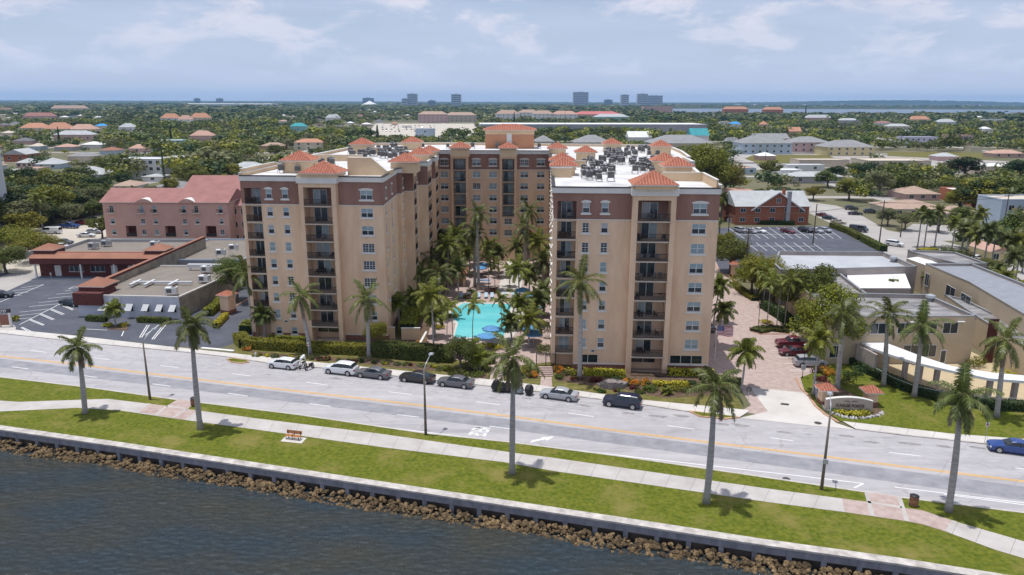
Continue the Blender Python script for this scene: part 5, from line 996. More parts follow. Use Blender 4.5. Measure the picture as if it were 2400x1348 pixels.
for (u0, u1, fv, n_, where) in ((600, 860, lambda u: 828 + (u - 600) * .062 + 8, 14, 'at the street foot of the clipped hedge before the left tower'), (870, 1030, lambda u: 852 + (u - 870) * .07, 9, 'at the foot of the tall dark hedge before the pool court'), (1390, 1660, lambda u: 905 + rs_.uniform(-8, 16), 16, 'in the mulch bed before the right tower'), (1190, 1258, lambda u: 878 + rs_.uniform(-8, 8), 6, 'in the planting left of the front steps')):
    for k_ in range(n_):
        u = u0 + (u1 - u0) * (k_ + rs_.random()) / n_; shr.append((u, fv(u), rs_.uniform(.35, .75), rs_.uniform(.3, .7), rs_.choice([leafA, leafB, leafC, leafD, leafR, leafY]), 'low shrub ' + where))
for u, v, r, h, lf, lb in shr: shrub(u, v, r, h, lf, lb, 'garden shrubs')
hedge(px((1955, 968), (1990, 978), (2030, 972)), 1.2, 0.45, leafY, 'yellow-topped flower hedge under the entrance sign')
# spiky plant by the street
mb = MB(); rg = random.Random(3); x, y = G(1562, 925)
for k in range(26): frond(mb, rg, (x, y, 0.3), k * 2.4, rg.uniform(0.3, 1.3), 1.0, 0.9, 9, 0.2, 0.25, coco_leaf)
mb.build('spiky_plant', label='spiky rosette plant in the flower bed beside the street', cat='plant')

# columnar pines in the distance
def pine_template():
    r = empty('pine_tree'); rg = random.Random(1); cr = MB(); tk = MB(); tk.tube([(0, 0, 0), (0, 0, 10)], [.22, .05], btrunk_m, 6)
    for i in range(26): z = 1.2 + i * .34; leafball(cr, rg, (0, 0, z), 1.75 * (1 - z / 10.8), 46, .2, leafC, .3, .3)
    attach(cr.build('crown'), r); attach(tk.build('trunk'), r); return r
pt = None
for i, (u, v, vt, wd) in enumerate([(386, 425, 343, .55), (886, 352, 292, 1.5), (141, 345, 296, 1.0), (403, 345, 296, 1.2), (1205, 300, 262, 1.2), (490, 268, 248, 1.2), (628, 268, 250, 1.0), (870, 340, 300, 1.3), (2245, 300, 262, 1.2), (1887, 275, 246, 1.0)]):
    if pt is None: pt = pine_template(); o = pt
    else: o = copy_tree(pt)
    x, y = G(u, v); lo, hi = 2, 60
    for _ in range(40):
        m = (lo + hi) / 2
        if P(x, y, m)[1] > vt: lo = m
        else: hi = m
    o.location = (x, y, 0); o.scale = (wd * lo / 14,) * 2 + (lo / 10,); tag(o, 'dark columnar pine rising above the treetops', 'tree', 'columnar pines')
# ------------------------------------------------------------------ vehicles
tyre_m = mat('tyre_rubber', (0.018, 0.018, 0.018), 0.85, var=0.1); rim_m = mat('alloy_rim', (0.42, 0.42, 0.43), 0.35, var=0.05, metal=0.6); cglass_m = mat('car_glass', (0.012, 0.018, 0.024), 0.06, var=0.0, spec=0.8)
red_l = mat('tail_lamp', (0.35, 0.01, 0.01), 0.25, var=0.0); head_l = mat('headlamp', (0.65, 0.67, 0.70), 0.15, var=0.0); trimb_m = mat('black_trim', (0.02, 0.02, 0.02), 0.6, var=0.1)
def paint(name, col): 
    m = mat('paint_' + name, col, 0.36, var=0.03, scale=0.5, spec=0.6); m.node_tree.nodes['Principled BSDF'].inputs['Coat Weight'].default_value = 0.45; m.node_tree.nodes['Principled BSDF'].inputs['Coat Roughness'].default_value = 0.15; return m
PNT = {n: paint(n, c) for n, c in dict(white=(0.72, 0.73, 0.74), silver=(0.36, 0.37, 0.39), grey=(0.115, 0.115, 0.125), dark=(0.045, 0.05, 0.06), black=(0.012, 0.012, 0.014), navy=(0.010, 0.016, 0.045), blue=(0.012, 0.05, 0.22), maroon=(0.12, 0.008, 0.018), red=(0.30, 0.012, 0.015), beige=(0.42, 0.36, 0.28), teal=(0.012, 0.03, 0.04)).items()}
#  profile: (x, bottom, belt, roof, half width at belt, half width at roof) from nose (+) to tail (-), in halves of length
def prof(kind):
    if kind == 'sedan': return 4.85, 1.84, [(1.0, .34, .62, .62, .62, .60), (.97, .22, .70, .72, .80, .76), (.85, .20, .80, .83, .90, .84), (.62, .20, .88, .91, .92, .86), (.42, .20, .93, .97, .92, .84), (.16, .20, .95, 1.36, .92, .66), (.0, .20, .96, 1.44, .92, .64), (-.28, .20, .97, 1.43, .92, .64), (-.50, .20, .98, 1.24, .92, .66), (-.70, .20, .99, 1.03, .91, .80), (-.92, .22, .97, 1.01, .88, .78), (-.985, .28, .90, .92, .80, .76), (-1.0, .38, .70, .70, .70, .68)]
    if kind == 'suv': return 4.75, 1.90, [(1.0, .40, .72, .72, .66, .62), (.96, .26, .86, .88, .84, .80), (.80, .24, .98, 1.02, .92, .88), (.50, .24, 1.05, 1.10, .95, .88), (.24, .24, 1.08, 1.56, .95, .72), (.05, .24, 1.10, 1.68, .95, .70), (-.45, .24, 1.12, 1.69, .95, .70), (-.80, .24, 1.12, 1.62, .94, .70), (-.93, .26, 1.10, 1.28, .90, .74), (-.99, .32, 1.0, 1.04, .86, .80), (-1.0, .42, .72, .72, .78, .76)]
    if kind == 'hatch': return 4.25, 1.79, [(1.0, .36, .66, .66, .62, .60), (.95, .22, .78, .80, .80, .76), (.78, .20, .88, .92, .88, .84), (.50, .20, .95, 1.0, .90, .84), (.22, .20, .98, 1.38, .90, .68), (.02, .20, 1.0, 1.47, .90, .66), (-.50, .20, 1.02, 1.46, .90, .66), (-.80, .20, 1.03, 1.38, .89, .68), (-.94, .22, 1.0, 1.10, .86, .72), (-.99, .28, .90, .92, .82, .76), (-1.0, .38, .66, .66, .74, .72)]
    if kind == 'van': return 5.4, 2.0, [(1.0, .40, .80, .80, .74, .70), (.96, .28, 1.05, 1.08, .92, .86), (.82, .26, 1.18, 1.25, .98, .90), (.66, .26, 1.22, 1.85, .99, .82), (.55, .26, 1.25, 2.02, .99, .82), (.0, .26, 1.25, 2.06, .99, .82), (-.85, .26, 1.25, 2.04, .99, .82), (-.97, .28, 1.25, 1.96, .98, .82), (-1.0, .36, 1.1, 1.15, .96, .84)]
    if kind == 'pickup': return 5.7, 2.0, [(1.0, .50, .95, .95, .86, .84), (.96, .40, 1.15, 1.18, .96, .92), (.70, .38, 1.22, 1.26, .99, .94), (.46, .38, 1.26, 1.32, 1.0, .92), (.30, .38, 1.28, 1.78, 1.0, .78), (.18, .38, 1.29, 1.90, 1.0, .76), (-.16, .38, 1.29, 1.90, 1.0, .76), (-.24, .38, 1.29, 1.60, 1.0, .80), (-.27, .38, 1.28, 1.29, 1.0, .95), (-.96, .40, 1.28, 1.29, 1.0, .95), (-1.0, .50, 1.1, 1.1, .98, .95)]
def car_template(kind, color):
    Ln, Wd, pr = prof(kind); hl = Ln / 2; hw = Wd / 2; body, gl = MB(), MB(); pm_ = PNT[color]; rings = []
    for (x, zb, ze, zr, wb, wr) in pr:
        X = x * hl; a, b = wb * hw, wr * hw
        rings.append([(X, 0, zb), (X, a * .86, zb), (X, a * .985, zb + .16), (X, a, (zb + ze) / 2), (X, a * .985, ze - .05), (X, a * .95, ze), (X, b * 1.02, max(ze, zr - .07)), (X, b * .86, zr), (X, 0, zr + .015)])
    def flush(p): return p
    for i in range(len(rings) - 1):
        A, B = rings[i], rings[i + 1]; gh = (pr[i][3] - pr[i][2] > .2, pr[i + 1][3] - pr[i + 1][2] > .2)
        for j in range(8):
            isg = (j == 5 and all(gh)) or (j in (6, 7) and gh[0] != gh[1]) or (j == 5 and gh[0] != gh[1] and True) 
            if j in (6, 7) and all(gh) and abs(pr[i][3] - pr[i + 1][3]) / max(abs(pr[i][0] - pr[i + 1][0]) * hl, .01) > .42: isg = True
            if kind == 'van' and j == 5 and pr[i][0] < 0.5: isg = False
            for s in (1, -1):
                q = [A[j], A[j + 1], B[j + 1], B[j]]; q = [(p[0], p[1] * s, p[2]) for p in q]
                if s < 0: q = q[::-1]
                uniq = []
                for p in q:
                    if p not in uniq: uniq.append(p)
                if len(uniq) > 2: (gl if isg else body).face(uniq, cglass_m if isg else pm_)
    for e, flip in ((rings[0], 1), (rings[-1], 0)):
        pts = e[:] + [(p[0], -p[1], p[2]) for p in e[::-1] if p[1]]; body.face(pts if flip else pts[::-1], pm_)
    # dark sills and arches
    wr_ = .34 if kind in ('sedan', 'hatch') else .38 if kind != 'pickup' else .42; wx = (hl * .62, -hl * .60) if kind != 'pickup' else (hl * .64, -hl * .62)
    for X in wx:
        for s in (1, -1): body.tube([(X, s * (hw * .80), wr_), (X, s * (hw * pr[3][4] * .99 + .012), wr_)], wr_ + .055, trimb_m, 16)
    if kind == 'pickup': body.box(-hl * .95, -hw * .86, 1.0, -hl * .30, hw * .86, 1.305, trimb_m)
    r = empty('parked_car'); b = body.build('body', smooth=False); att(b, r); att(gl.build('windows'), r)
    pil = MB()
    for px_ in ((-.16, ) if kind != 'van' else ()):
        for s in (1, -1): pil.tube([(px_ * hl, s * hw * .955, pr[5][2]), (px_ * hl, s * hw * .70, pr[5][3] - .07)], .035, trimb_m, 4)
    if pil.v: att(pil.build('door_pillar'), r)
    for X in wx:
        for s in (1, -1):
            m = MB(); y0, y1 = hw * .80 * s, (hw * pr[3][4] * .99 + .03) * s; m.tube([(0, y0 - hw * .9 * s, 0), (0, y1 - hw * .9 * s, 0)], wr_, tyre_m, 18); w_ = m.build('wheel'); att(w_, r); w_.location = (X, hw * .9 * s, wr_)
            m = MB(); yy = y1 - hw * .9 * s; m.tube([(0, yy, 0), (0, yy + .012 * s, 0)], wr_ * .68, rim_m, 14); q = m.build('rim'); att(q, w_); q.location = (0, 0, 0)
    for s in (1, -1):
        z = pr[1][2]; m = MB(); m.box(hl * .93, s * hw * .72 - .17, z - .16, hl * .985, s * hw * .72 + .17, z - .02, head_l); att(m.build('headlight'), r)
        z = pr[-2][2]; m = MB(); m.box(-hl * 1.0 - .005, s * hw * .72 - .15, z - .20, -hl * .955, s * hw * .72 + .15, z - .02, red_l); att(m.build('taillight'), r)
    return r
CT = {}
def car(kind, color, u, v, deg, label, group, z=0.03, dx=0, scale=1.0):
    """car centred on the ground point (u, v), nose pointing deg degrees from +x"""
    key = (kind, color)
    if key not in CT: CT[key] = car_template(kind, color); r = CT[key]
    else: r = copy_tree(CT[key])
    x, y = G(u, v); r.location = (x, y, z); r.rotation_euler = (0, 0, R(deg)); r.scale = (scale * (1.06 if group == 'cars parked along the street' else 1),) * 3
    r.name = {'van': 'van', 'pickup': 'pickup_truck'}.get(kind, 'parked_car'); cat_ = {'van': 'van', 'pickup': 'pickup truck'}.get(kind, 'car'); tag(r, label, cat_, group); return r
SG = 'cars parked along the street'
dirn = 180 - 16; CS_ = 1.06
car('hatch', 'white', 664, 862, dirn + 1, 'white compact hatchback parked on the street beside two scooters', SG); car('suv', 'white', 800, 875, dirn, 'white sport utility car parked on the street behind the motorcycle', SG)
car('sedan', 'grey', 875, 884, dirn, 'grey saloon parked right behind the white sport utility car', SG, 0.03); car('sedan', 'black', 978, 894, dirn, 'black saloon parked on the street behind the street lamp', SG)
car('sedan', 'grey', 1068, 905, dirn, 'lighter grey saloon with swept roof, last before the covered bins', SG); car('sedan', 'silver', 1310, 934, dirn - 3, 'silver saloon parked between the covered bins and the navy car', SG); car('suv', 'navy', 1458, 952, dirn - 3, 'dark navy sport utility car parked last before the driveway', SG); car('sedan', 'blue', 2374, 1060, dirn - 3, 'bright blue saloon at the right end of the street', SG)
DG2 = 'cars on the brick driveway'
car('pickup', 'maroon', 1860, 815, 178, 'maroon pickup truck parked nose out under the olive tree', DG2); car('sedan', 'maroon', 1862, 832, 180, 'maroon saloon between the pickup truck and the silver car', DG2); car('suv', 'silver', 1897, 858, 0, 'silver sport utility car parked beside the double lamp sign', DG2)
car('sedan', 'dark', 1655, 772, 100, 'dark car half hidden by the corner of the right tower', DG2)
LG = 'cars in the left car parks'
car('sedan', 'teal', 168, 716, -18, 'dark blue green saloon standing by the white office corner', LG); car('sedan', 'black', 2, 697, 5, 'black car cut by the left picture edge in the marked lot', LG)
car('van', 'white', 122, 548, 180, 'white panel van in the rear car park', LG, 0.05); car('suv', 'white', 60, 562, 180, 'white sport utility car near the trees, left of the van', LG, 0.05); car('pickup', 'blue', 164, 535, -8, 'bright blue pickup truck in the rear car park', LG, 0.05); car('sedan', 'red', 196, 526, -8, 'red saloon between the blue pickup and a dark car', LG, 0.05); car('sedan', 'dark', 221, 519, -8, 'dark car at the far end of the rear car park', LG, 0.05)
car('sedan', 'white', 203, 556, 5, 'white saloon opposite the van in the rear car park', LG, 0.05); car('hatch', 'silver', 222, 548, 5, 'small silver car beside the white saloon, near the pink residence', LG, 0.05); car('sedan', 'dark', 152, 572, -10, 'dark saloon behind the brick shops', LG, 0.05); car('hatch', 'white', 146, 583, -15, 'small white car behind the corner roof of the brick shops', LG, 0.05)
RG = 'cars in the right car park'
for k, c, u, v, lb in [('suv', 'silver', 1736, 545, 'leftmost silver car in the right car park'), ('sedan', 'silver', 1757, 546, 'silver saloon, second in the right car park'), ('sedan', 'white', 1779, 545, 'white saloon in the right car park'), ('sedan', 'maroon', 1846, 546, 'dark red saloon standing alone in the right car park'), ('suv', 'black', 1888, 544, 'black car beside two silver ones in the right car park'), ('sedan', 'silver', 1912, 545, 'silver saloon behind the lot lamp pole'), ('hatch', 'silver', 1933, 544, 'silver hatchback at the street end of the right car park')]: car(k, c, u, v, -62, lb, RG)
SS = 'cars on the side street'
for k, c, u, v, d, lb in [('sedan', 'maroon', 1929, 508, -48, 'dark red car first in the row on the side street'), ('sedan', 'teal', 1944, 515, -48, 'dark green car on the side street behind the red one'), ('sedan', 'beige', 1965, 524, -45, 'beige saloon on the side street'), ('van', 'dark', 2012, 543, -48, 'dark grey van driving on the side street'), ('suv', 'white', 2096, 577, -45, 'white sport utility car nearest on the side street'), ('sedan', 'black', 2004, 504, -12, 'black saloon parked across the side street'), ('suv', 'dark', 2040, 500, -10, 'dark car before the brown roofed house'), ('suv', 'dark', 1995, 492, -10, 'dark car under the trees beyond the side street'), ('pickup', 'silver', 1822, 457, 0, 'silver pickup truck beyond the brick house'), ('sedan', 'black', 1838, 458, 0, 'black car beyond the brick house'), ('pickup', 'white', 1830, 360, 0, 'white pickup truck before the blue grey apartments'), ('sedan', 'red', 1872, 356, 0, 'red car before the pink apartments'), ('sedan', 'white', 1890, 357, 0, 'white car before the pink apartments'), ('van', 'white', 2008, 378, 80, 'white box van, left of two in the far lot'), ('van', 'white', 2026, 378, 80, 'white box van, right of two in the far lot'), ('sedan', 'silver', 2375, 508, 0, 'silver car by the grey block at the right edge'), ('sedan', 'white', 2290, 610, 20, 'white car half hidden behind the hotel roofs')]: car(k, c, u, v, d, lb, SS)
rg = random.Random(9)
for i in range(54):
    row = i // 14; u = 898 + (i % 14) * 9.2 + rg.uniform(-2, 2); v = 296 + row * 4.3
    if rg.random() < 0.18: continue
    car(rg.choice(['sedan', 'suv', 'hatch']), rg.choice(['white', 'silver', 'white', 'grey', 'black', 'navy', 'red', 'beige']), u, v, 90, 'small distant car in the big car park beyond the left wing', 'cars in the distant car park', 0.06)
# --- scooters, motorcycle -----------------------------------------------
def two_wheeler(u, v, deg, name, label, cat, col, screen):
    r = empty(name, (*G(u, v), 0.03), R(deg), label, cat, 'two-wheelers on the street'); b = MB(); pm_ = PNT[col]
    b.tube([(-.55, 0, .55), (-.2, 0, .62), (.25, 0, .42), (.55, 0, .62), (.48, 0, 1.0)], [.10, .17, .14, .12, .06], pm_, 8); b.box(-.75, -.12, .66, -.35, .12, .84, pm_); b.tube([(.48, -.32, 1.02), (.48, .32, 1.02)], .02, trimb_m, 6); att(b.build('body', smooth=True), r)
    s = MB(); s.box(-.55, -.14, .74, .12, .14, .86, trimb_m); att(s.build('seat'), r)
    for X in (.68, -.62): w_ = MB(); w_.tube([(0, -.06, 0), (0, .06, 0)], .29, tyre_m, 16); w_.tube([(0, -.075, 0), (0, .075, 0)], .17, rim_m, 12); q = att(w_.build('wheel'), r); q.location = (X, 0, .29)
    if screen: s = MB(); s.tube([(.55, 0, .9), (.35, 0, 1.55), (-.35, 0, 1.72), (-.75, 0, 1.0)], [.05, .22, .24, .05], PNT['white'], 8); att(s.build('canopy'), r)
two_wheeler(710, 862, 250, 'scooter', 'white roofed scooter parked between the white hatchback and motorcycle', 'scooter', 'white', True); two_wheeler(726, 866, 240, 'motorcycle', 'dark motorcycle parked beside the white roofed scooter', 'motorcycle', 'black', False)
def bag(u, v, h, label, m):
    x, y = G(u, v); bm = bmesh.new(); bmesh.ops.create_icosphere(bm, subdivisions=3, radius=0.5); o_ = Vector((u, v, 0))
    for q in bm.verts: 
        k = 1 + 0.22 * mn.noise(q.co * 2.2 + o_) + 0.12 * mn.noise(q.co * 5 + o_); z = q.co.z + .5; q.co = Vector((q.co.x * k * 1.25 * (1.15 - .35 * z), q.co.y * k * 1.15 * (1.15 - .35 * z), z * h * (1 + .15 * mn.noise(q.co * 3 + o_))))
    me = bpy.data.meshes.new('covered_bin'); bm.to_mesh(me); bm.free(); me.materials.append(m); o = bpy.data.objects.new('covered_bin', me); C.objects.link(o); o.location = (x, y, 0.03); tag(o, label, 'bin', 'bins wrapped in black covers on the kerb')
blackbag = mat('black_plastic', (0.012, 0.012, 0.015), 0.35, var=0.2, scale=4, bump=0.8, bscale=5); greybag = mat('grey_plastic', (0.20, 0.24, 0.26), 0.5, var=0.3, scale=4, bump=0.6, bscale=5)
for u, v, h, lb, m in [(1162, 917, 1.7, 'tall black wrapped bin, leftmost of the row at the kerb', blackbag), (1177, 919, 1.45, 'black wrapped bin, second from the left at the kerb', blackbag), (1191, 919, 1.5, 'black wrapped bin just left of the palm trunk', blackbag), (1204, 921, 1.5, 'black wrapped bin behind the palm trunk', blackbag), (1217, 922, 1.2, 'pale grey wrapped bin right of the palm trunk', greybag), (1240, 926, 1.5, 'black wrapped bin standing alone, rightmost', blackbag)]: bag(u, v, h, lb, m)
# ------------------------------------------------------------------ street furniture
pole_m = mat('concrete_pole', (0.15, 0.13, 0.11), 0.85, var=0.15, scale=2); gal_m = mat('galvanised', (0.42, 0.44, 0.46), 0.4, var=0.06, metal=0.4); wood_m = mat('weathered_pole_wood', (0.11, 0.08, 0.06), 0.9, var=0.2, scale=2); blackp = mat('black_iron', (0.015, 0.015, 0.016), 0.5, var=0.1)
def street_lamp(u, v, h, label, box=False):
    r = empty('street_lamp', (*G(u, v), 0.11), R(-15), label, 'street lamp', 'street lamps on the river verge')
    p = MB(); p.tube([(0, 0, 0), (0, 0, h)], [.17, .09], pole_m, 10); att(p.build('pole', smooth=True), r); a = MB(); a.tube([(0, 0, h - .15), (.05, .5, h + .45), (.1, 1.9, h + 1.15)], [.06, .05, .045], gal_m, 8); att(a.build('arm', smooth=True), r)
    l = MB(); l.box(-.16, 1.8, h + 1.06, .36, 2.45, h + 1.2, gal_m, (0, 0, 0), .8); att(l.build('lamp_head'), r)
    if box: b = MB(); b.box(-.22, -.3, 3.0, .28, -.16, 3.5, gal_m); att(b.build('sign_plate'), r)
street_lamp(998, 1021, 8.3, 'street lamp on the verge beside the black saloon, arm over the road'); street_lamp(352, 938, 8.0, 'street lamp on the verge left of the brick crossing'); street_lamp(1925, 1150, 8.6, 'street lamp with a small sign plate, before the entrance sign', True)
def litter(u, v, label):
    r = empty('litter_barrel', (*G(u, v), 0.12), 0, label, 'litter bin', 'slatted litter barrels by the path'); slat = mat('brown_slats', (0.17, 0.075, 0.035), 0.8, scale=3, col2=(0.28, 0.14, 0.07)); b = MB()
    for i in range(16): a = 2 * pi * i / 16; b.box(-.08, -.02, .12, .08, .03, 1.05, slat, (.38 * cos(a), .38 * sin(a), a + pi / 2))
    for z in (.3, .8): b.cyl(0, 0, z, z + .04, .415, blackp, 16)
    b.cyl(0, 0, .12, 1.0, .355, blackp, 16); att(b.build('barrel'), r); l = MB(); l.tube([(0, 0, 1.05), (0, 0, 1.12), (0, 0, 1.2)], [.42, .42, .25], blackp, 16); att(l.build('lid'), r)
    f = MB()
    for s in (-1, 1): f.tube([(s * .47, 0, 0), (s * .47, 0, .85), (s * .38, 0, .95)], .022, gal_m, 6)
    att(f.build('stand'), r)
litter(456, 953, 'brown slatted litter barrel behind the palm at the left brick crossing'); litter(2140, 1188, 'brown slatted litter barrel on the grass right of the right brick crossing')
r = empty('park_bench', (*G(688, 1032), 0.14), R(-14), 'wooden park bench with a centre armrest on a pale slab, beside the river path', 'bench'); bw = mat('orange_brown_wood', (0.36, 0.135, 0.035), 0.6, scale=4, col2=(0.50, 0.21, 0.07))
b = MB(); [b.box(-.98, y, .44, .98, y + .11, .48, bw) for y in (-.28, -.15, -.02, .11)]; att(b.build('seat'), r)
b = MB(); [b.box(-.98, .27 + i * .02, z, .98, .31 + i * .02, z + .12, bw) for i, z in enumerate((.56, .70, .84))]; att(b.build('backrest'), r)
for x in (-.8, 0, .8): b = MB(); b.box(x - .03, -.28, 0, x + .03, -.22, .435, blackp); b.box(x - .03, .22, 0, x + .03, .265, .95, blackp); b.box(x - .03, -.22, .38, x + .03, .22, .435, blackp); att(b.build('leg'), r)
b = MB(); b.box(-.04, -.26, .66, .04, .25, .70, bw); b.box(-.03, -.26, .485, .03, -.22, .655, blackp); att(b.build('armrest'), r)
sheet('bench_slab', [(G(688, 1032)[0] + a, G(688, 1032)[1] + b_) for a, b_ in [(-1.35, -.55), (1.25, -1.1), (1.45, .35), (-1.15, .85)]], 0.14, pale_m)
def lantern(u, v, h, label, head='lantern', plate=False):
    r = empty('lamp_post', (*G(u, v), 0.03), 0, label, 'lamp post', 'black lamp posts on the driveway'); p = MB(); p.cyl(0, 0, 0, .35, .14, blackp, 10, .08); p.cyl(0, 0, .35, h, .05, blackp, 8); att(p.build('pole'), r)
    l = MB(); l.tube([(0, 0, h), (0, 0, h + .1), (0, 0, h + .5), (0, 0, h + .52), (0, 0, h + .72)], [.06, .13, .22, .26, .02], blackp if not plate else frame_m, 8); att(l.build('lantern'), r)
    if plate: s = MB(); s.box(-.32, -.09, 1.35, .32, -.055, 2.1, frame_m); s.box(-.22, -.10, 1.5, .22, -.091, 1.95, mat('faint_grey', (0.4, 0.42, 0.45), .6, var=.1)); att(s.build('sign_plate'), r)
lantern(1776, 776, 4.4, 'black lamp post at the tip of the driveway islet'); lantern(1880, 888, 4.6, 'lamp post with a pale notice plate beside the silver car', plate=True); lantern(1722, 672, 3.6, 'small black lamp post farther up the brick driveway')
# stop sign seen from behind
r = empty('stop_sign', (*G(1752, 952), 0.1), R(-12), 'round grey back of a traffic sign at the driveway mouth', 'traffic sign'); p = MB(); p.cyl(0, 0, 0, 2.3, .035, gal_m, 6); att(p.build('pole'), r); s = MB(); s.tube([(0, -.02, 2.25), (0, .02, 2.25)], .40, mat('sign_back', (0.10, 0.095, 0.09), .6, var=.1), 8); att(s.build('sign_plate'), r)
for u, v, h, lb, d in [(724, 842, 2.6, 'small white parking sign on a pole above the motorcycle', -10), (2307, 1040, 2.6, 'thin leaning sign pole beside the blue car', -30), (122, 664, 2.2, 'thin green sign post in the marked left lot', 0)]:
    r = empty('street_sign', (*G(u, v), 0.12), R(d), lb, 'street sign', 'small street signs'); p = MB(); p.cyl(0, 0, 0, h, .03, gal_m, 6); att(p.build('pole'), r); s = MB(); s.box(-.17, -.05, h - .55, .17, -.031, h, frame_m); s.box(-.10, -.06, h - .42, .10, -.051, h - .2, red_l); att(s.build('sign_plate'), r)
def hydrant(u, v, m, label):
    r = MB(); x, y = G(u, v); r.cyl(x, y, .1, .65, .14, m, 10); r.tube([(x, y, .65), (x, y, .8), (x, y, .88)], [.16, .12, .03], m, 10); r.tube([(x - .26, y, .5), (x + .26, y, .5)], .07, m, 8); r.cyl(x, y, .05, .15, .2, m, 10); r.build('fire_hydrant', label=label, cat='fire hydrant')
hydrant(2133, 603, mat('red_enamel', (0.35, 0.04, 0.02), .5, var=.1), 'red fire hydrant on the corner by the yellow hedge'); hydrant(600, 838, mat('silver_enamel', (0.45, 0.45, 0.43), .5, var=.1), 'pale fire hydrant on the verge before the long hedge')
# flag
r = empty('flagpole', (*G(1674, 850), 0.05), 0, 'white flagpole with the striped national flag at the corner of the right tower', 'flagpole'); fx, fy = r.location.x, r.location.y
p = MB(); p.tube([(0, 0, 0), (0, 0, 5.9)], [.09, .05], frame_m, 10); p.cyl(0, 0, 5.9, 6.05, .09, mat('gold', (0.5, 0.35, 0.08), .3, var=0, metal=.7), 8); att(p.build('pole'), r)
fred = mat('flag_red', (0.42, 0.018, 0.03), .8, var=.03); fwh = mat('flag_white', (0.72, 0.72, 0.74), .8, var=.02); fbl = mat('flag_blue', (0.02, 0.045, 0.22), .8, var=.05)
fl = MB(); nx, W_, H_ = 26, 2.6, 1.5
def fp(i, j): x = W_ * i / nx; return (0.08 + x * .96, 0.16 * sin(x * 3.2) * (x / W_) ** .6 + .05, 5.75 - H_ * j / 13 - .10 * (x / W_) ** 2 * 2 + .05 * sin(x * 2.6))
for i in range(nx):
    for j in range(13): c_ = fbl if (i < nx * .4 and j < 7) else (fred if j % 2 == 0 else fwh); fl.face([fp(i, j + 1), fp(i + 1, j + 1), fp(i + 1, j), fp(i, j)], c_)
for a in range(9):
    for b_ in range(6 if a % 2 == 0 else 5):
        i = (b_ * 2 + 1 + (a % 2)) * nx * .4 / 12; j = (a + 1) * 7 / 10 - .35; x, y, z = fp(i, j); s_ = .035
        fl.face([(x - s_, y - .012, z), (x, y - .012, z - s_), (x + s_, y - .012, z), (x, y - .012, z + s_)], fwh)
att(fl.build('flag'), r)
# utility poles
def upole(u, v, vtop, label, arm=True, tr=False):
    x, y = G(u, v); lo, hi = 3, 40
    for _ in range(40):
        m = (lo + hi) / 2
        if P(x, y, m)[1] > vtop: lo = m
        else: hi = m
    h = lo; r = empty('utility_pole', (x, y, 0), R(8), label, 'utility pole', 'utility poles'); p = MB(); p.tube([(0, 0, 0), (0, 0, h)], [.19, .12], wood_m, 8); att(p.build('pole'), r)
    if arm: a = MB(); a.box(-1.2, -.06, h - .7, 1.2, .06, h - .55, wood_m); [a.cyl(q, 0, h - .55, h - .35, .04, gal_m, 6) for q in (-1.1, -.5, .5, 1.1)]; att(a.build('crossarm'), r)
    if tr:
        for q in (-.55, .35): a = MB(); a.cyl(q, -.25, h - 2.4, h - 1.3, .22, gal_m, 12); att(a.build('transformer'), r)
    return r
for u, v, vt, lb, tr in [(1745, 662, 535, 'wooden utility pole with grey transformers beside the driveway', True), (1706, 560, 502, 'utility pole with crossarms left of the right car park', True), (1685, 560, 478, 'tall pole close to the right tower edge', False), (1905, 573, 478, 'lamp pole on the grass islet of the right car park', False), (2060, 574, 470, 'utility pole beside the side street hedge', False), (2110, 556, 520, 'short utility pole on the corner lawn', False), (2390, 580, 430, 'tall utility pole at the right edge', False), (2350, 545, 455, 'utility pole before the grey block at right', False), (1323, 345, 262, 'pale transmission pole behind the rear wing', False), (1488, 330, 298, 'dark pole near the white far house', False), (1130, 330, 262, 'tall thin pole by the long warehouse', False), (1793, 385, 345, 'pole at the empty field', False), (2050, 345, 300, 'pole before the orange far roofs', False), (2110, 345, 310, 'pole beside the lavender flats', False), (380, 415, 342, 'thin pole in front of the white flats', False)]: upole(u, v, vt, lb, tr or u in (2060, 2390, 2350), tr)
# ------------------------------------------------------------------ entrance sign and pillars
r = empty('entrance_sign', (*G(1988, 967), 0.12), R(-6), 'curved beige stucco entrance sign with gull emblem and the words Flagler Pointe', 'sign'); w_ = MB(); sg = mat('sign_stucco', (0.42, 0.35, 0.31), .9, var=.06); n = 16
def st(x): return 1.55 + .55 * (1 - (x / 2.9) ** 2)
for i in range(n):
    a, b_ = -2.9 + 5.8 * i / n, -2.9 + 5.8 * (i + 1) / n; ya, yb = .35 * (1 - (a / 2.9) ** 2) * -1, .35 * (1 - (b_ / 2.9) ** 2) * -1
    w_.face([(a, ya, 0), (b_, yb, 0), (b_, yb, st(b_)), (a, ya, st(a))], sg); w_.face([(a, ya - .05, st(a)), (b_, yb - .05, st(b_)), (b_, yb + .4, st(b_) + .03), (a, ya + .4, st(a) + .03)], trim_m); w_.face([(a, ya - .05, st(a) - .08), (b_, yb - .05, st(b_) - .08), (b_, yb - .05, st(b_)), (a, ya - .05, st(a))], trim_m)
    w_.face([(b_, yb + .38, 0), (a, ya + .38, 0), (a, ya + .38, st(a)), (b_, yb + .38, st(b_))], sg)
for s in (-2.9, 2.9): w_.face([(s, 0, 0), (s, .38, 0), (s, .38, st(s)), (s, 0, st(s))], sg)
att(w_.build('wall'), r); dkt = mat('bronze_lettering', (0.07, 0.055, 0.05), .6, var=.05)
t1 = text_mesh('lettering', 'FLAGLER POINTE', dkt, .58, .02, .008); att(t1, r); t1.rotation_euler = (pi / 2, 0, 0); t1.location = (0, -.42, .95); t1.scale = (.78, 1, 1)
g = MB()
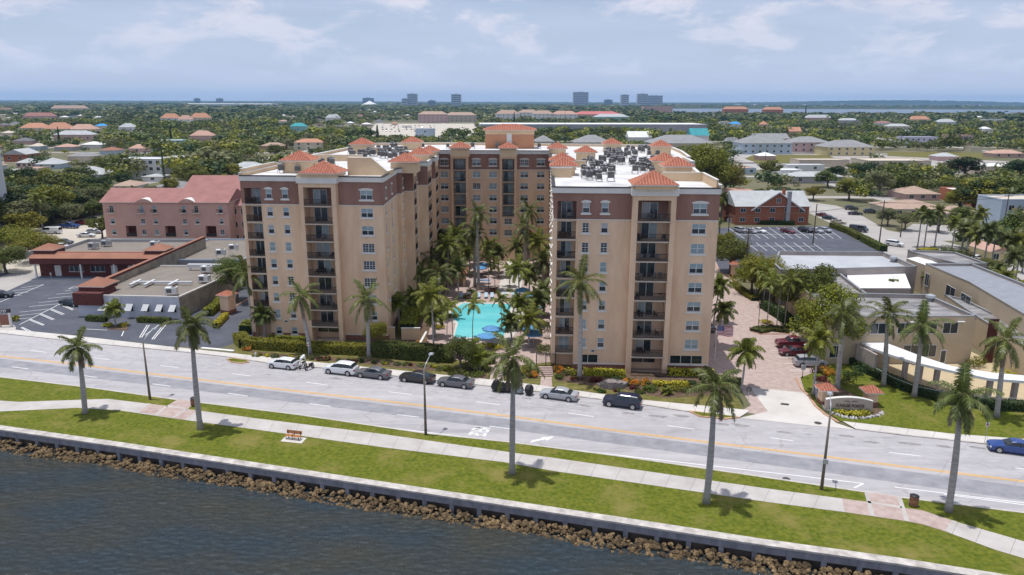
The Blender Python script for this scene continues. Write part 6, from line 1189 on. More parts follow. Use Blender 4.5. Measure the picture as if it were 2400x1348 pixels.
for s in (-1, 1):
    q = [(0, 1.35), (s * .28, 1.62), (s * .62, 1.66), (s * 1.05, 1.50), (s * .62, 1.58), (s * .30, 1.53)]; q = q if s > 0 else q[::-1]; g.face([(a, -.44, b_) for a, b_ in q][::-1], dkt)
att(g.build('gull_emblem'), r)
def pillar(u, v, w, h, eave, label, nm='gate_pillar', cat='pillar', rz=0, roofz=.75):
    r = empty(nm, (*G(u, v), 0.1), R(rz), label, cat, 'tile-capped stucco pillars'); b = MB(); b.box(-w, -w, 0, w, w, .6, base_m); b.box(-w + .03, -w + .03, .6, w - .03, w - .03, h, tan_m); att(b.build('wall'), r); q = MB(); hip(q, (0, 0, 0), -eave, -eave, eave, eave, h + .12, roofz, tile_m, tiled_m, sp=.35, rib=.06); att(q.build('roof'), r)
pillar(1932, 948, .75, 2.1, 1.15, 'tile-capped pillar left of the entrance sign'); pillar(2038, 950, .7, 1.9, 1.15, 'tile-capped pillar behind the right end of the entrance sign'); pillar(1719, 650, .6, 2.9, 1.1, 'tan pillar with tiled cap far up the driveway'); pillar(536, 733, 1.0, 3.4, 1.45, 'small tile-roofed gatehouse beside the asphalt lane', 'gatehouse', 'gatehouse', -20)
# whitewashed stones round the sign bed
stone_m = mat('bed_stone', (0.35, 0.34, 0.34), .9, scale=3, col2=(0.55, 0.54, 0.53)); st_mesh = rock_mesh(77).copy(); st_mesh.materials.clear(); st_mesh.materials.append(stone_m)
bed = [(1910, 900), (1912, 915), (1915, 935), (1922, 948), (1935, 962), (1952, 972), (1975, 980), (2000, 984), (2030, 983), (2058, 977), (2072, 968)]; k = 0; rg = random.Random(4)
for a, b_ in zip(bed, bed[1:]):
    A_, B_ = Vector(G(*a)), Vector(G(*b_)); n_ = max(2, int((B_ - A_).length / .38))
    for i in range(n_): q = A_.lerp(B_, i / n_); o = bpy.data.objects.new('bed_stone', st_mesh); C.objects.link(o); o.location = (q.x + rg.uniform(-.06, .06), q.y, .22); o.scale = (rg.uniform(.35, .5),) * 3; o.rotation_euler = (rg.random(), rg.random(), rg.random() * 6); tag(o, 'pale rounded stone edging the bed of the entrance sign', 'stone', 'stones edging the sign bed')
sheet('sign_bed', px((1905, 905), (1915, 940), (1950, 974), (2000, 985), (2060, 978), (2070, 965), (2040, 945), (1950, 900), (1925, 880)), 0.124, mulch_m)
# numbered sign of the left lot
r = empty('number_sign', (*G(14, 768), 0.1), R(8), 'brick street sign with the number 2727 at the lot entrance', 'sign'); b = MB(); [b.box(x, -.2, 0, x + .35, .2, 2.6, trim_m) for x in (-1.1, .75)]; att(b.build('post'), r); b = MB(); b.box(-.75, -.15, .4, .75, .15, 2.2, base_m); att(b.build('brick_panel'), r); b = MB(); b.box(-1.1, -.22, 2.6, 1.1, .22, 3.25, mat('sign_dark', (.05, .04, .05), .6, var=.05)); att(b.build('number_board'), r)
t1 = text_mesh('number', '2727', frame_m, .6, .01, .02); att(t1, r); t1.rotation_euler = (pi / 2, 0, 0); t1.location = (0, -.24, 2.92)
mb = MB(); mb.prism(px((-40, 775), (-40, 762), (30, 762), (38, 768), (36, 776)), 0.0, .14, kerb_m); mb.build('kerb_islet', kind='structure')
mb = MB(); mb.prism(px((252, 773), (268, 764), (300, 764), (298, 775)), 0.0, .15, pinkk_m, mulch_m); mb.build('kerb_islet', kind='structure')
# stone retaining wall, steps, gate, low stucco walls
cob = mat('cobbled_stone', (0.13, 0.11, 0.11), .95, scale=6, col2=(0.34, 0.29, 0.27), bump=1.0, detail=2); mb = MB(); a0 = px((1399, 905), (1405, 910), (1418, 914), (1432, 916), (1446, 916), (1460, 913), (1472, 907)); hs_ = [.45, .85, 1.15, 1.2, 1.05, .7]
for (a, b_), h_ in zip(zip(a0, a0[1:]), hs_): d = Vector((b_[0] - a[0], b_[1] - a[1])); mb.box(0, 0, 0.05, d.length, 1.4, h_, cob, (a[0], a[1], math.atan2(d.y, d.x)))
mb.build('stone_wall', label='low curved cobbled retaining wall in the flower bed before the right tower', cat='wall')
stepm = mat('brick_step', (0.20, 0.045, 0.035), .9, var=.15, scale=4); mb = MB(); sx, sy = G(1280, 884)
for i in range(5): mb.box(-1.0, i * .42, .05, 1.0, i * .42 + .42, .22 + i * .16, paver_m); mb.box(-1.02, i * .42 - .012, .05 + i * .16, 1.02, i * .42 + .1, .17 + i * .16, stepm)
o = mb.build('front_steps', label='red brick steps climbing to the iron gate left of the right tower', cat='steps'); o.location = (sx, sy, 0)
r = empty('iron_gate', (*G(1279, 868), .6), 0, 'black iron gate at the top of the brick steps', 'gate'); g = MB(); [g.box(-1.3 + i * .16, 0, 0, -1.27 + i * .16, .03, 2.0, blackp) for i in range(17)]; [g.box(-1.3, -.01, z, 1.3, .04, z + .05, blackp) for z in (.1, 1.9)]; att(g.build('gate_leaf'), r); g = MB(); [g.box(x, -.05, -.5, x + .12, .08, 2.2, blackp) for x in (-1.45, -.06, 1.33)]; att(g.build('gate_frame'), r)
def rail(pts, h, label, name='railing', z=.1, sp=.16, m=None, hor=False):
    mb = MB(); m = m or blackp
    for a, b_ in zip(pts, pts[1:]):
        d = Vector((b_[0] - a[0], b_[1] - a[1])); fr = (a[0], a[1], math.atan2(d.y, d.x)); L_ = d.length
        for zz in ([h - .05, .12] if not hor else [h - .05, h - .3, h - .55, h - .8]): mb.box(0, 0, z + zz, L_, .05, z + zz + .05, m, fr)
        if hor: [mb.box(x, 0.001, z, x + .07, .049, z + h + .02, m, fr) for x in (0, L_ / 2, L_ - .07)]
        else: [mb.box(i * sp, .005, z, i * sp + .025, .03, z + h, m, fr) for i in range(int(L_ / sp))]
    return mb.build(name, label=label, cat='fence')
rail(px((1478, 883), (1567, 886)), 1.1, 'black iron rail in front of the ground floor bay of the right tower'); rail(px((1110, 838), (1175, 838)), 1.4, 'dark iron fence between the flower bed and the near pool umbrellas'); rail(px((1160, 684), (1200, 684)), 1.3, 'low black pool gate with posts behind the loungers')
mb = MB(); wall(mb, G(900, 795), G(926, 795), 0, 2.0, peach_m, capm=trim_m); wall(mb, G(941, 797), G(985, 797), 0, 2.0, peach_m, capm=trim_m); wall(mb, G(998, 800), G(984, 826), 0, 1.6, peach_m, capm=trim_m); wall(mb, G(985, 826), G(890, 815), 0, .35, peach_m, capm=trim_m)
mb.build('garden_wall', label='low peach stucco walls round a small yard right of the left tower', cat='wall')
# ------------------------------------------------------------------ pool things
umb_m = mat('blue_canvas', (0.10, 0.27, 0.50), .8, var=.12, scale=2); loung_m = mat('pale_blue_sling', (0.42, 0.56, 0.66), .8, var=.08)
def umbrella():
    r = empty('pool_umbrella'); p = MB(); p.cyl(0, 0, 0, 2.4, .03, frame_m, 6); p.cyl(0, 0, 0, .1, .3, gal_m, 10); att(p.build('pole'), r); c_ = MB(); n = 8; Rr = 1.6
    for i in range(n):
        a, b_ = 2 * pi * i / n, 2 * pi * (i + 1) / n; am = (a + b_) / 2; A_, B_, M_ = (Rr * cos(a), Rr * sin(a), 2.15), (Rr * cos(b_), Rr * sin(b_), 2.15), (Rr * .93 * cos(am), Rr * .93 * sin(am), 2.13)
        c_.face([(0, 0, 2.75), A_, M_], umb_m); c_.face([(0, 0, 2.75), M_, B_], umb_m); c_.face([A_, (A_[0] * .98, A_[1] * .98, 1.98), (M_[0] * .98, M_[1] * .98, 1.96), M_], umb_m); c_.face([M_, (M_[0] * .98, M_[1] * .98, 1.96), (B_[0] * .98, B_[1] * .98, 1.98), B_], umb_m)
    att(c_.build('canopy'), r); return r
ut = None
for u, v, lb in [(1152, 800, 'blue umbrella over the near end of the pool'), (1140, 818, 'nearest blue umbrella, in front of the pool'), (1253, 745, 'blue umbrella right of the pool, middle one'), (1256, 758, 'blue umbrella just below the middle right one'), (1245, 800, 'blue umbrella by the near right pool terrace'), (1250, 812, 'pale blue umbrella lowest on the right terrace'), (1225, 705, 'blue umbrella right of the loungers'), (1131, 642, 'blue umbrella on the rear terrace, right one'), (1124, 650, 'blue umbrella on the rear terrace, lower left one'), (1250, 722, 'low blue umbrella behind the right terrace palms')]:
    if ut is None: ut = umbrella(); o = ut
    else: o = copy_tree(ut)
    o.location = (*G(u, v), .06); o.rotation_euler = (0, 0, u); tag(o, lb, 'umbrella', 'blue pool umbrellas')
def lounger():
    r = empty('sun_lounger'); s = MB(); s.box(-.32, -1.0, .34, .32, .35, .42, loung_m); att(s.build('seat'), r); b = MB(); b.face([(-.32, .35, .42), (.32, .35, .42), (.32, .95, .85), (-.32, .95, .85)], loung_m); b.face([(-.32, .37, .36), (-.32, .97, .79), (.32, .97, .79), (.32, .37, .36)], loung_m); att(b.build('backrest'), r)
    for x in (-.3, .25):
        for y in (-.95, .3): l = MB(); l.box(x, y, 0, x + .05, y + .05, .34, frame_m); att(l.build('leg'), r)
    return r
lt = None
for i, u in enumerate((1081, 1099, 1122, 1139, 1153, 1183, 1202, 1212)):
    if lt is None: lt = lounger(); o = lt
    else: o = copy_tree(lt)
    o.location = (*G(u, 698), .04); tag(o, 'pale blue lounger, number %s from the left in the row behind the pool' % ['one', 'two', 'three', 'four', 'five', 'six', 'seven', 'eight'][i], 'lounger', 'loungers behind the pool')
def pergola(u0, u1, v, d, label):
    a, b_ = G(u0, v), G(u1, v); w = b_[0] - a[0]; r = empty('pool_pavilion', (a[0], a[1], 0), 0, label, 'pavilion', 'tile-roofed pavilions by the pool'); m = MB()
    for x in (0, w - .4):
        for y in (0, d - .4): m.box(x, y, 0, x + .4, y + .4, 2.9, peach_m)
    m.box(0.01, d * .5, 0, w - .01, d - .01, 2.9, peach_m); att(m.build('wall'), r); q = MB(); hip(q, (0, 0, 0), -.5, -.5, w + .5, d + .5, 3.0, 1.5, tile_m, tiled_m); att(q.build('roof'), r)
pergola(1040, 1090, 672, 4.5, 'tile-roofed pavilion left of the court path'); pergola(1272, 1300, 650, 4.5, 'tile-roofed pavilion right of the court path, beside the right wing')
r = empty('door_awning', (*G(1190, 605), 0), 0, 'dark domed awning over the rear entrance of the court', 'awning'); m = MB()
for i in range(10):
    a, b_ = pi * i / 10 + pi, pi * (i + 1) / 10 + pi
    for j in range(4):
        e0, e1 = pi / 2 * j / 4, pi / 2 * (j + 1) / 4; f = lambda t, e: (2.6 * cos(t) * cos(e), 2.6 * sin(t) * cos(e) * .9, 3.6 + 1.3 * sin(e)); m.face([f(a, e0), f(b_, e0), f(b_, e1), f(a, e1)], blackp)
att(m.build('canopy'), r); m = MB(); [m.cyl(x, y, 0, 3.6, .1, trim_m, 8) for x, y in ((-2.3, -.3), (2.3, -.3), (-1.1, -1.9), (1.1, -1.9))]; att(m.build('column'), r)
m = MB(); m.box(-1.1, .1, 0, 1.1, .16, 2.6, frame_m); m.box(-.95, .05, .2, -.05, .099, 2.4, glass_m); m.box(.05, .05, .2, .95, .099, 2.4, glass_m); att(m.build('door'), r)
r = empty('picnic_table', (*G(1132, 665), .05), 0, 'picnic table with a blue cloth on the terrace behind the pool', 'table'); m = MB(); m.box(-1.6, -.5, .72, 1.6, .5, .78, umb_m); att(m.build('tabletop'), r)
for y in (-.95, .75): m = MB(); m.box(-1.5, y, .4, 1.5, y + .25, .45, loung_m); att(m.build('bench_seat'), r)
for x in (-1.3, 1.2): m = MB(); m.box(x, -.6, 0, x + .08, -.5, .72, gal_m); m.box(x, .5, 0, x + .08, .6, .72, gal_m); att(m.build('leg'), r)

def wires(a, b, label, n=3, sag=.9, off=.5):
    pa, pb = [o for o in C.objects if o.get('label') == a][0], [o for o in C.objects if o.get('label') == b][0]; ha = max(c.dimensions.z for c in pa.children) - .5; hb = max(c.dimensions.z for c in pb.children) - .5; A, B = Vector((pa.location.x, pa.location.y, ha)), Vector((pb.location.x, pb.location.y, hb)); m = MB()
    for k in range(n):
        o_ = Vector(((k - 1) * off, 0, -.12 * (k % 2))); m.tube([A.lerp(B, i / 12) + o_ - Vector((0, 0, sag * 4 * (i / 12) * (1 - i / 12))) for i in range(13)], .022, trimb_m, 4)
    m.build('power_line', label=label, cat='power line')
wires('wooden utility pole with grey transformers beside the driveway', 'utility pole with crossarms left of the right car park', 'black wires from the transformer pole to the pole left of the car park')
wires('utility pole with crossarms left of the right car park', 'utility pole beside the side street hedge', 'black wires over the right car park towards the side street')
wires('utility pole beside the side street hedge', 'utility pole before the grey block at right', 'black wires from the side street pole to the right edge')
wires('utility pole before the grey block at right', 'tall utility pole at the right edge', 'short black wires between the two poles at the right edge')
# ------------------------------------------------------------------ neighbouring buildings
import numpy as np
RECTS = []       # photograph areas kept free of scattered trees in front: (u0, v0, u1, v1, distance)
FOOT = []        # ground footprints kept free of trees
def zat(x, y, v):
    lo, hi = -3, 400
    for _ in range(50):
        m = (lo + hi) / 2
        if P(x, y, m)[1] > v: lo = m
        else: hi = m
    return lo
WALLS = {n: mat('wall_' + n, c, .9, var=.06, scale=.3) for n, c in dict(white=(.66, .66, .66), teal=(.26, .46, .46), cream=(.58, .52, .40), pink=(.52, .36, .33), grey=(.36, .36, .37), blue=(.42, .50, .58), yellow=(.55, .46, .25), lav=(.52, .50, .60), beige=(.50, .43, .35), brick=(.31, .11, .058), rust=(.42, .16, .09), tower=(.50, .53, .57), towerd=(.20, .25, .32), tan=(.46, .33, .22), pinkt=(.57, .345, .29)).items()}
ROOFS = {n: mat('roofing_' + n, c, .9, scale=.35, col2=tuple(q * 1.3 for q in c), detail=9) for n, c in dict(white=(.62, .62, .62), grey=(.22, .22, .22), lgrey=(.36, .37, .37), red=(.27, .13, .115), orange=(.40, .20, .125), tan=(.33, .235, .18), brown=(.25, .115, .075), salmon=(.40, .25, .19), teal=(.05, .26, .28), blue=(.04, .28, .60), gravel=(.185, .160, .135), dgrey=(.13, .13, .14), beige=(.48, .42, .34), pinkred=(.42, .13, .12), lawn=(.2, .25, .1)).items()}
WPN = {}
def simple_window(root, fr, x, z, w, h, key='s', m=None):
    k = (round(w, 1), round(h, 1), key)
    if k not in WPN:
        b = MB(); w0, h0 = k[0], k[1]; b.box(-w0 / 2, -.03, 0, w0 / 2, -.004, h0, m or glass_m); f = MB()
        for a in ((-w0 / 2 - .08, 0, -w0 / 2, h0), (w0 / 2, 0, w0 / 2 + .08, h0), (-w0 / 2 - .08, -.1, w0 / 2 + .08, 0), (-w0 / 2 - .08, h0, w0 / 2 + .08, h0 + .08), (-.03, 0, .03, h0)): b.box(a[0], -.06, a[1], a[2], -.005 if a[0] != -.03 else -.031, a[3], frame_m)
        WPN[k] = b.build('window', link=False).data
    o = bpy.data.objects.new('window', WPN[k]); C.objects.link(o); p = loc2w(fr, x, 0); o.location = (p[0], p[1], z); o.rotation_euler = (0, 0, fr[2]); o.parent = root; o.location = Vector(o.location) - Vector(root.location); return o
for_streets = []
def house(uL, uR, vb, ve, vr, depth, kind, wall_, roof_, label, name='house', cat='house', nx=3, ns=1, rot=0.0, group=None, par=0.5, eave=0.45, chimney=False, wtop=None, clay=False):
    a, b = G(uL, vb), G(uR, vb); d = Vector((b[0] - a[0], b[1] - a[1])); W = d.length; fr = (a[0], a[1], math.atan2(d.y, d.x) + R(rot)); cx, cy = (a[0] + b[0]) / 2, (a[1] + b[1]) / 2; h = max(2.4, zat(cx, cy, ve)); root = empty(name, (cx, cy, 0), 0, label, cat, group)
    wm_, rm = WALLS[wall_], ROOFS[roof_]; m = MB()
    if kind == 'flat':
        m.box(0, 0, 0, W, depth, h, wm_, fr); attach(m.build('wall'), root); q = MB(); q.box(.25, .25, h + .001, W - .25, depth - .25, h + .02, rm, fr)
        attach(q.build('roof'), root); q = MB(); t = .22; pz = h + par * .8
        for r_ in ((-.05, -.05, W + .05, t), (-.05, depth - t, W + .05, depth + .05), (-.05, t, t, depth - t), (W - t, t, W + .05, depth - t)): q.box(r_[0], r_[1], h, r_[2], r_[3], pz, wm_ if wtop is None else WALLS[wtop], fr)
        attach(q.build('parapet'), root)
    else:
        m.box(0, 0, 0, W, depth, h, wm_, fr); rh = max(1.0, zat(cx, cy + depth / 2, vr) - h); q = MB()
        if kind == 'gable':
            if W >= depth:
                for x in (0, W): A = [(*loc2w(fr, x, 0), h), (*loc2w(fr, x, depth), h), (*loc2w(fr, x, depth / 2), h + rh)]; m.face(A if x else A[::-1], wm_)
                hip(q, fr, -eave, -eave, W + eave, depth + eave, h + .05, rh + .1, rm, gable=True)
            else: hip(q, fr, -eave, -eave, W + eave, depth + eave, h + .05, rh + .1, rm, gable=True); A = [(*loc2w(fr, 0, 0), h), (*loc2w(fr, W, 0), h), (*loc2w(fr, W / 2, 0), h + rh)]; m.face(A, wm_)
        else: hip(q, fr, -eave, -eave, W + eave, depth + eave, h + .05, rh, rm if not clay else tile_m, None)
        attach(m.build('wall'), root); ro = attach(q.build('roof'), root)
        if chimney: c_ = MB(); c_.box(W * .7, depth * .35, h, W * .7 + .9, depth * .35 + .9, h + rh + .9, WALLS['brick'], fr); k = c_.build('chimney'); k.parent = ro; k.location = (0, 0, 0)
    sh = h / ns
    for s in range(ns):
        for i in range(nx):
            if W / nx > 1.6: simple_window(root, fr, W * (i + .5) / nx, s * sh + sh * .35, min(1.6, W / nx * .5), min(1.5, sh * .45))
    RECTS.append((min(uL, uR) - 3, min(ve, vr) - 2, max(uL, uR) + 3, vb, cy)); FOOT.append((min(a[0], b[0]) - 1, cy - 1, max(a[0], b[0]) + 1, cy + depth + 2)); return root, fr, W, h
# white low office with shutters
FO = (-77.4, 130.0, R(-4.6)); off_ = empty('office_building', (-69, 129, 0), 0, 'low white office with propped white shutters and gravel roof beside the asphalt lane', 'office'); m = MB()
x1_, y1_ = G(534, 655, 3.9); roofp = [G(241, 695, 3.9), G(419, 698, 3.9), G(560, 636, 3.9), G(545, 624, 3.9), G(376, 624, 3.9)]
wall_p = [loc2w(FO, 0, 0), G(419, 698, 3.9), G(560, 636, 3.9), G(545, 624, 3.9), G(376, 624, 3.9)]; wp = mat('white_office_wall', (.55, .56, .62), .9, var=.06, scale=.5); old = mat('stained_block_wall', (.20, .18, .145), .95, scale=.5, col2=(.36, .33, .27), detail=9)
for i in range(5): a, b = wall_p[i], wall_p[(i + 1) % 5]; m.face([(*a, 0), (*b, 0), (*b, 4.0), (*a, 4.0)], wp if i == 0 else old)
attach(m.build('wall'), off_); m = MB(); m.face([(*p, 3.85) for p in wall_p], ROOFS['gravel']); attach(m.build('roof'), off_); m = MB()
for a, b in ((wall_p[0], wall_p[1]), (wall_p[1], wall_p[2]), (wall_p[2], wall_p[3]), (wall_p[3], wall_p[4])):
    d = Vector((b[0] - a[0], b[1] - a[1])); m.box(0, -.03, 3.86, d.length, .25, 4.12, trim_m, (a[0], a[1], math.atan2(d.y, d.x)))
attach(m.build('parapet'), off_)
for x, w, h in ((2.4, 2.2, 1.4), (7.4, 1.3, 1.3), (10.6, 1.15, 1.2), (13.2, 1.15, 1.2), (15.7, 1.15, 1.2)):
    q = MB(); f = FO; z = 2.6; A = lambda xx, yy, zz: (*loc2w(f, xx, yy), zz); q.face([A(x, -1.05, z - h * .8), A(x + w, -1.05, z - h * .8), A(x + w, -.03, z), A(x, -.03, z)], frame_m); q.face([A(x, -1.02, z - h * .8 - .04), A(x, 0, z - .04), A(x + w, 0, z - .04), A(x + w, -1.02, z - h * .8 - .04)], frame_m)
    for i in range(1, 9): yy = -1.05 + i * .115; zz = z - h * .8 + (yy + 1.05) / 1.02 * h * .8; q.box(x, yy, zz + .01, x + w, yy + .02, zz + .035, gal_m, f)
    s = attach(q.build('shutter'), off_); simple_window(off_, FO, x + w / 2, 1.2, w * .9, 1.2)
q = MB(); q.box(4.2, -.04, 2.75, 6.3, -.004, 3.75, frame_m, FO); tl = mat('teal_logo', (.02, .25, .25), .6, var=0); q.face([(*loc2w(FO, 4.6, -.05), 3.1), (*loc2w(FO, 5.3, -.05), 3.1), (*loc2w(FO, 5.3, -.05), 3.6)], tl); q.box(5.45, -.055, 3.1, 5.6, -.045, 3.45, tl, FO); q.box(4.5, -.055, 2.88, 6.0, -.045, 2.96, tl, FO); attach(q.build('sign_board'), off_)
q = MB(); q.box(-.6, -.5, 0, 4.0, -.05, 2.9, WALLS['brick'], FO) if False else None
brk = mat('dark_red_brick', (.075, .022, .020), .95, scale=4, col2=(.16, .055, .045), detail=5)
FP = (-79.5, 129.2, R(-3)); m = MB(); m.box(0, 0, 2.35, 5.2, 5, 4.6, brk, FP); w_ = empty('brick_corner', (-78, 131, 0), 0, 'dark red brick corner block with hipped roof at the left of the white office', 'building'); m.box(.3, .8, 0, 4.9, 4.8, 2.345, wp, FP); attach(m.build('wall'), w_); q = MB(); hip(q, loc2w(FP, .3, 1.6) + (FP[2],), -.3, -.3, 4.9, 4.9, 5.5, 1.3, ROOFS['brown']); q.box(.3, 1.6, 4.6, 4.9, 6.2, 5.38, brk, FP); attach(q.build('roof'), w_)
# long dark parapet wall running back from the corner
m = MB(); a, b = (-76.6, 134.5), (-76.2, 181); wall(m, a, b, 0, 5.2, old, .6); wall(m, (-76.65, 134.5), (-76.25, 181), 4.0, 5.6, brk, .7, ROOFS['brown']); m.build('party_wall', label='long dark red parapet wall between the brick shops and the gravel roofs', cat='wall')
house(388, 572, 640, 612, 0, 26, 'flat', 'grey', 'gravel', 'low gravel-roofed building behind the white office, against the left tower', 'commercial_building', 'building', 0, 1, wtop='blue')
# brick shops
sh_ = empty('brick_shops', (-95, 155, 0), 0, 'dark brick shop row with brown shingle awning roof and pale doors', 'shop building'); FS = (-105.6, 161.3, R(.2)); W = 28.2; m = MB(); ops = []
for x in (3.2, 15.8, 19.6, 24.6): ops.append((x, x + 1.5, .15, 2.6, .15))
for x in (6.5, 11.3): ops.append((x, x + 3.2, 1.2, 2.5, .15))
facade(m, FS, W, 0, 3.6, ops, [(-1, brk)]); m.box(0, .2, 0, .01, 20, 4, brk, FS); m.box(W, .2, 0, W + .01, 20, 4, brk, FS); attach(m.build('wall'), sh_)
for o_ in ops:
    q = MB()
    if o_[1] - o_[0] < 2: q.box(o_[0], .1, o_[2], o_[1], .14, o_[3], trim_m, FS); attach(q.build('door'), sh_)
    else: q.box(o_[0], .1, o_[2], o_[1], .14, o_[3], glass_m, FS); [q.box(o_[0] + i * 1.05, .04, o_[2], o_[0] + i * 1.05 + .07, .099, o_[3], frame_m, FS) for i in range(4)]; q.box(o_[0] - .1, -.08, o_[2] - .12, o_[1] + .1, .03, o_[2] - .002, trim_m, FS); attach(q.build('shop_window'), sh_)
m = MB(); z0_ = 3.35
m.box(-.6, -2.3, z0_, W + .6, -.01, z0_ + 1.3, brk, FS); A = lambda x, y, z: (*loc2w(FS, x, y), z); m.face([A(-.8, -2.5, z0_ + 1.31), A(W + .8, -2.5, z0_ + 1.31), A(W + .8, .6, z0_ + 2.3), A(-.8, .6, z0_ + 2.3)], ROOFS['brown']); m.box(-.5, .1, 3.6, W + .5, .6, z0_ + 2.2, brk, FS); attach(m.build('awning_roof'), sh_)
m = MB(); m.box(0, .7, 4.0, W, 20, 4.2, ROOFS['gravel'], FS); [m.box(*q, WALLS['grey'], FS) for q in ((0, .7, 4.2, .3, 20, 4.9), (W - .3, .7, 4.2, W, 20, 4.9), (.31, 19.7, 4.2, W - .31, 20, 4.9))]; attach(m.build('roof'), sh_); m = MB(); [m.box(x, -2.2, 0, x + .3, -1.9, z0_, trim_m, FS) for x in (.2, 10.2, 17.6, 22)]; attach(m.build('post'), sh_)
for x in (-.6, 24.0): m = MB(); m.box(x, -.4, 4.7, x + 4.4, 4.0, 6.1, brk, FS); hip(m, FS, x - .35, -.75, x + 4.75, 4.35, 6.15, 1.2, ROOFS['brown']); attach(m.build('corner_turret'), sh_)
sheet('shop_walk', [loc2w(FS, -.5, -3), loc2w(FS, W, -3), loc2w(FS, W, -.02), loc2w(FS, -.5, -.02)], .1, mat('blue_grey_walk', (.16, .19, .24), .9, var=.1))
for u, v, z, lb in [(220, 584, 4.2, 'grey rooftop unit on the brick shops, left'), (250, 578, 4.2, 'grey rooftop unit on the brick shops, middle'), (364, 580, 4.2, 'pale rooftop unit behind the right corner turret of the shops'), (480, 663, 3.9, 'white rooftop unit with duct at the middle of the office roof'), (403, 692, 3.9, 'white rooftop unit near the front edge of the office roof'), (485, 640, 3.9, 'large white rooftop unit at the back of the office roof'), (518, 600, 4.2, 'long white rooftop unit on the rear gravel roof'), (548, 588, 4.2, 'white rooftop unit beside the left tower on the rear gravel roof'), (2310, 462, 5.5, 'white rooftop box on the far right white roof')]:
    r = empty('rooftop_unit', (*G(u, v, z), z), R(random.choice([0, 8, -5])), lb, 'rooftop unit', 'units on the low roofs'); m = MB(); dk = v < 590 and u < 300; m.box(-1, -.7, .4, 1, .7, 1.5, gal_m if dk else frame_m); m.box(-.7, -.72, .6, .2, -.701, 1.3, acm_m); m.cyl(.4, 0, 1.5, 1.56, .45, acm_m, 12); att(m.build('casing'), r); m = MB(); [m.box(x, y, 0, x + .1, y + .1, .4, gal_m) for x in (-.95, .85) for y in (-.65, .55)]; att(m.build('stand'), r)
m = MB(); x, y = G(310, 668, 3.9); m.box(x, y, 4.2, x + 11.5, y + .45, 4.6, frame_m)
for q in (.5, 3.2, 7.8): m.box(x + q, y - 2.2, 4.21, x + q + .5, y + 2, 4.59, frame_m)
m.build('roof_duct', label='white duct with side branches running across the office gravel roof', cat='duct')
x, y = G(440, 634, 3.9); m = MB(); m.box(x, y, 4.5, x + 7, y + .8, 5.2, frame_m); [m.box(x + q, y + .2, 3.9, x + q + .3, y + .5, 4.5, frame_m) for q in (.3, 3.2, 6.4)]; m.build('roof_duct', label='raised white duct at the back of the office roof', cat='duct')
# pink residence
res = empty('pink_residence', (-92, 195, 0), 0, 'four storey pink residence with red shingle roof, small iron balconies and arched recesses', 'apartment building'); FR1 = (-108.2, 194.5, R(.3)); W = 33; ops = []; m = MB(); rndp = random.Random(2)
lv = [.9, 3.7, 6.6, 9.5]
cols = [(2.2, (0, 1, 2, 3)), (10.2, (0, 1, 2, 3)), (13.6, (0, 1, 2, 3)), (21.3, (0, 1, 2, 3)), (24.6, (2, 3)), (31.0, (0, 1, 2, 3))]
for x, fl_ in cols:
    for k in fl_:
        top = k == 3; ops.append((x - .55, x + .55, lv[k], lv[k] + (1.9 if top else 1.3), .14)); put_window(res, FR1, x, lv[k], 1.1, 1.9 if top else 1.3, False, rndp.choice([0, 1, 2, 0]), sill=not top, key='p')
        if top: q = MB(); q.box(x - .9, -.75, lv[k] - .12, x + .9, -.005, lv[k] - .02, trim_m, FR1); [q.box(x - .9 + i * .15, -.75, lv[k], x - .87 + i * .15, -.72, lv[k] + 1, rail_m, FR1) for i in range(13)]; q.box(x - .9, -.76, lv[k] + 1.001, x + .9, -.7, lv[k] + 1.05, rail_m, FR1); attach(q.build('iron_balcony'), res)
for x in (6.8, 17.2, 28): 
    for z, h in ((0.1, 1.9), (3.1, 2.9)): ops.append((x - 1.4, x + 1.4, z, z + h, 1.6, None, WALLS['brown'] if False else brk)); q = MB(); q.box(x - 1.4, .05, z, x + 1.4, .09, z + .9, rail_m if z > 1 else brk, FR1); attach(q.build('recess_rail'), res)
facade(m, FR1, W, 0, 12.3, ops, [(-1, WALLS['pinkt'])]); 
for x, s in ((0, -1), (W, 1)):
    A = [(*loc2w(FR1, x, 0), 0), (*loc2w(FR1, x, 13), 0), (*loc2w(FR1, x, 13), 12.3), (*loc2w(FR1, x, 6.5), 15.2), (*loc2w(FR1, x, 0), 12.3)]; m.face(A if s > 0 else A[::-1], WALLS['pinkt'])
m.box(0, -.06, 2.25, W, -.003, 2.75, trim_m, FR1); attach(m.build('wall'), res); m = MB(); hip(m, FR1, -.6, -.5, W + .5, 13.5, 12.35, 3.0, ROOFS['red'], gable=True)
for x in (11.2, 22.5):
    pts = [(x - 2.2 + 4.4 * i / 8, .9 * sin(pi * i / 8)) for i in range(9)]
    for p0, p1 in zip(pts, pts[1:]):
        A = lambda xx, yy, zz: (*loc2w(FR1, xx, yy), zz); m.face([A(p0[0], -.55, 12.2), A(p1[0], -.55, 12.2), A(p1[0], -.55, 12.4 + p1[1]), A(p0[0], -.55, 12.4 + p0[1])], WALLS['pinkt']); m.face([A(p0[0], -.6, 12.4 + p0[1]), A(p1[0], -.6, 12.4 + p1[1]), A(p1[0], 1.8, 12.5 + p1[1]), A(p0[0], 1.8, 12.5 + p0[1])], trim_m)
attach(m.build('roof'), res)
house(545, 610, 574, 482, 455, 16, 'hip', 'pinkt', 'red', 'lower pink wing with red roof beside the left tower', 'pink_annex', 'building', 3, 3)
house(436, 640, 540, 452, 412, 20, 'gable', 'pinkt', 'red', 'large red shingle roof behind the pink residence', 'pink_hall', 'building', 0, 1)
house(330, 470, 520, 472, 452, 16, 'gable', 'pinkt', 'red', 'red roofed rear range joining the pink residence', 'pink_range', 'building', 0, 1)
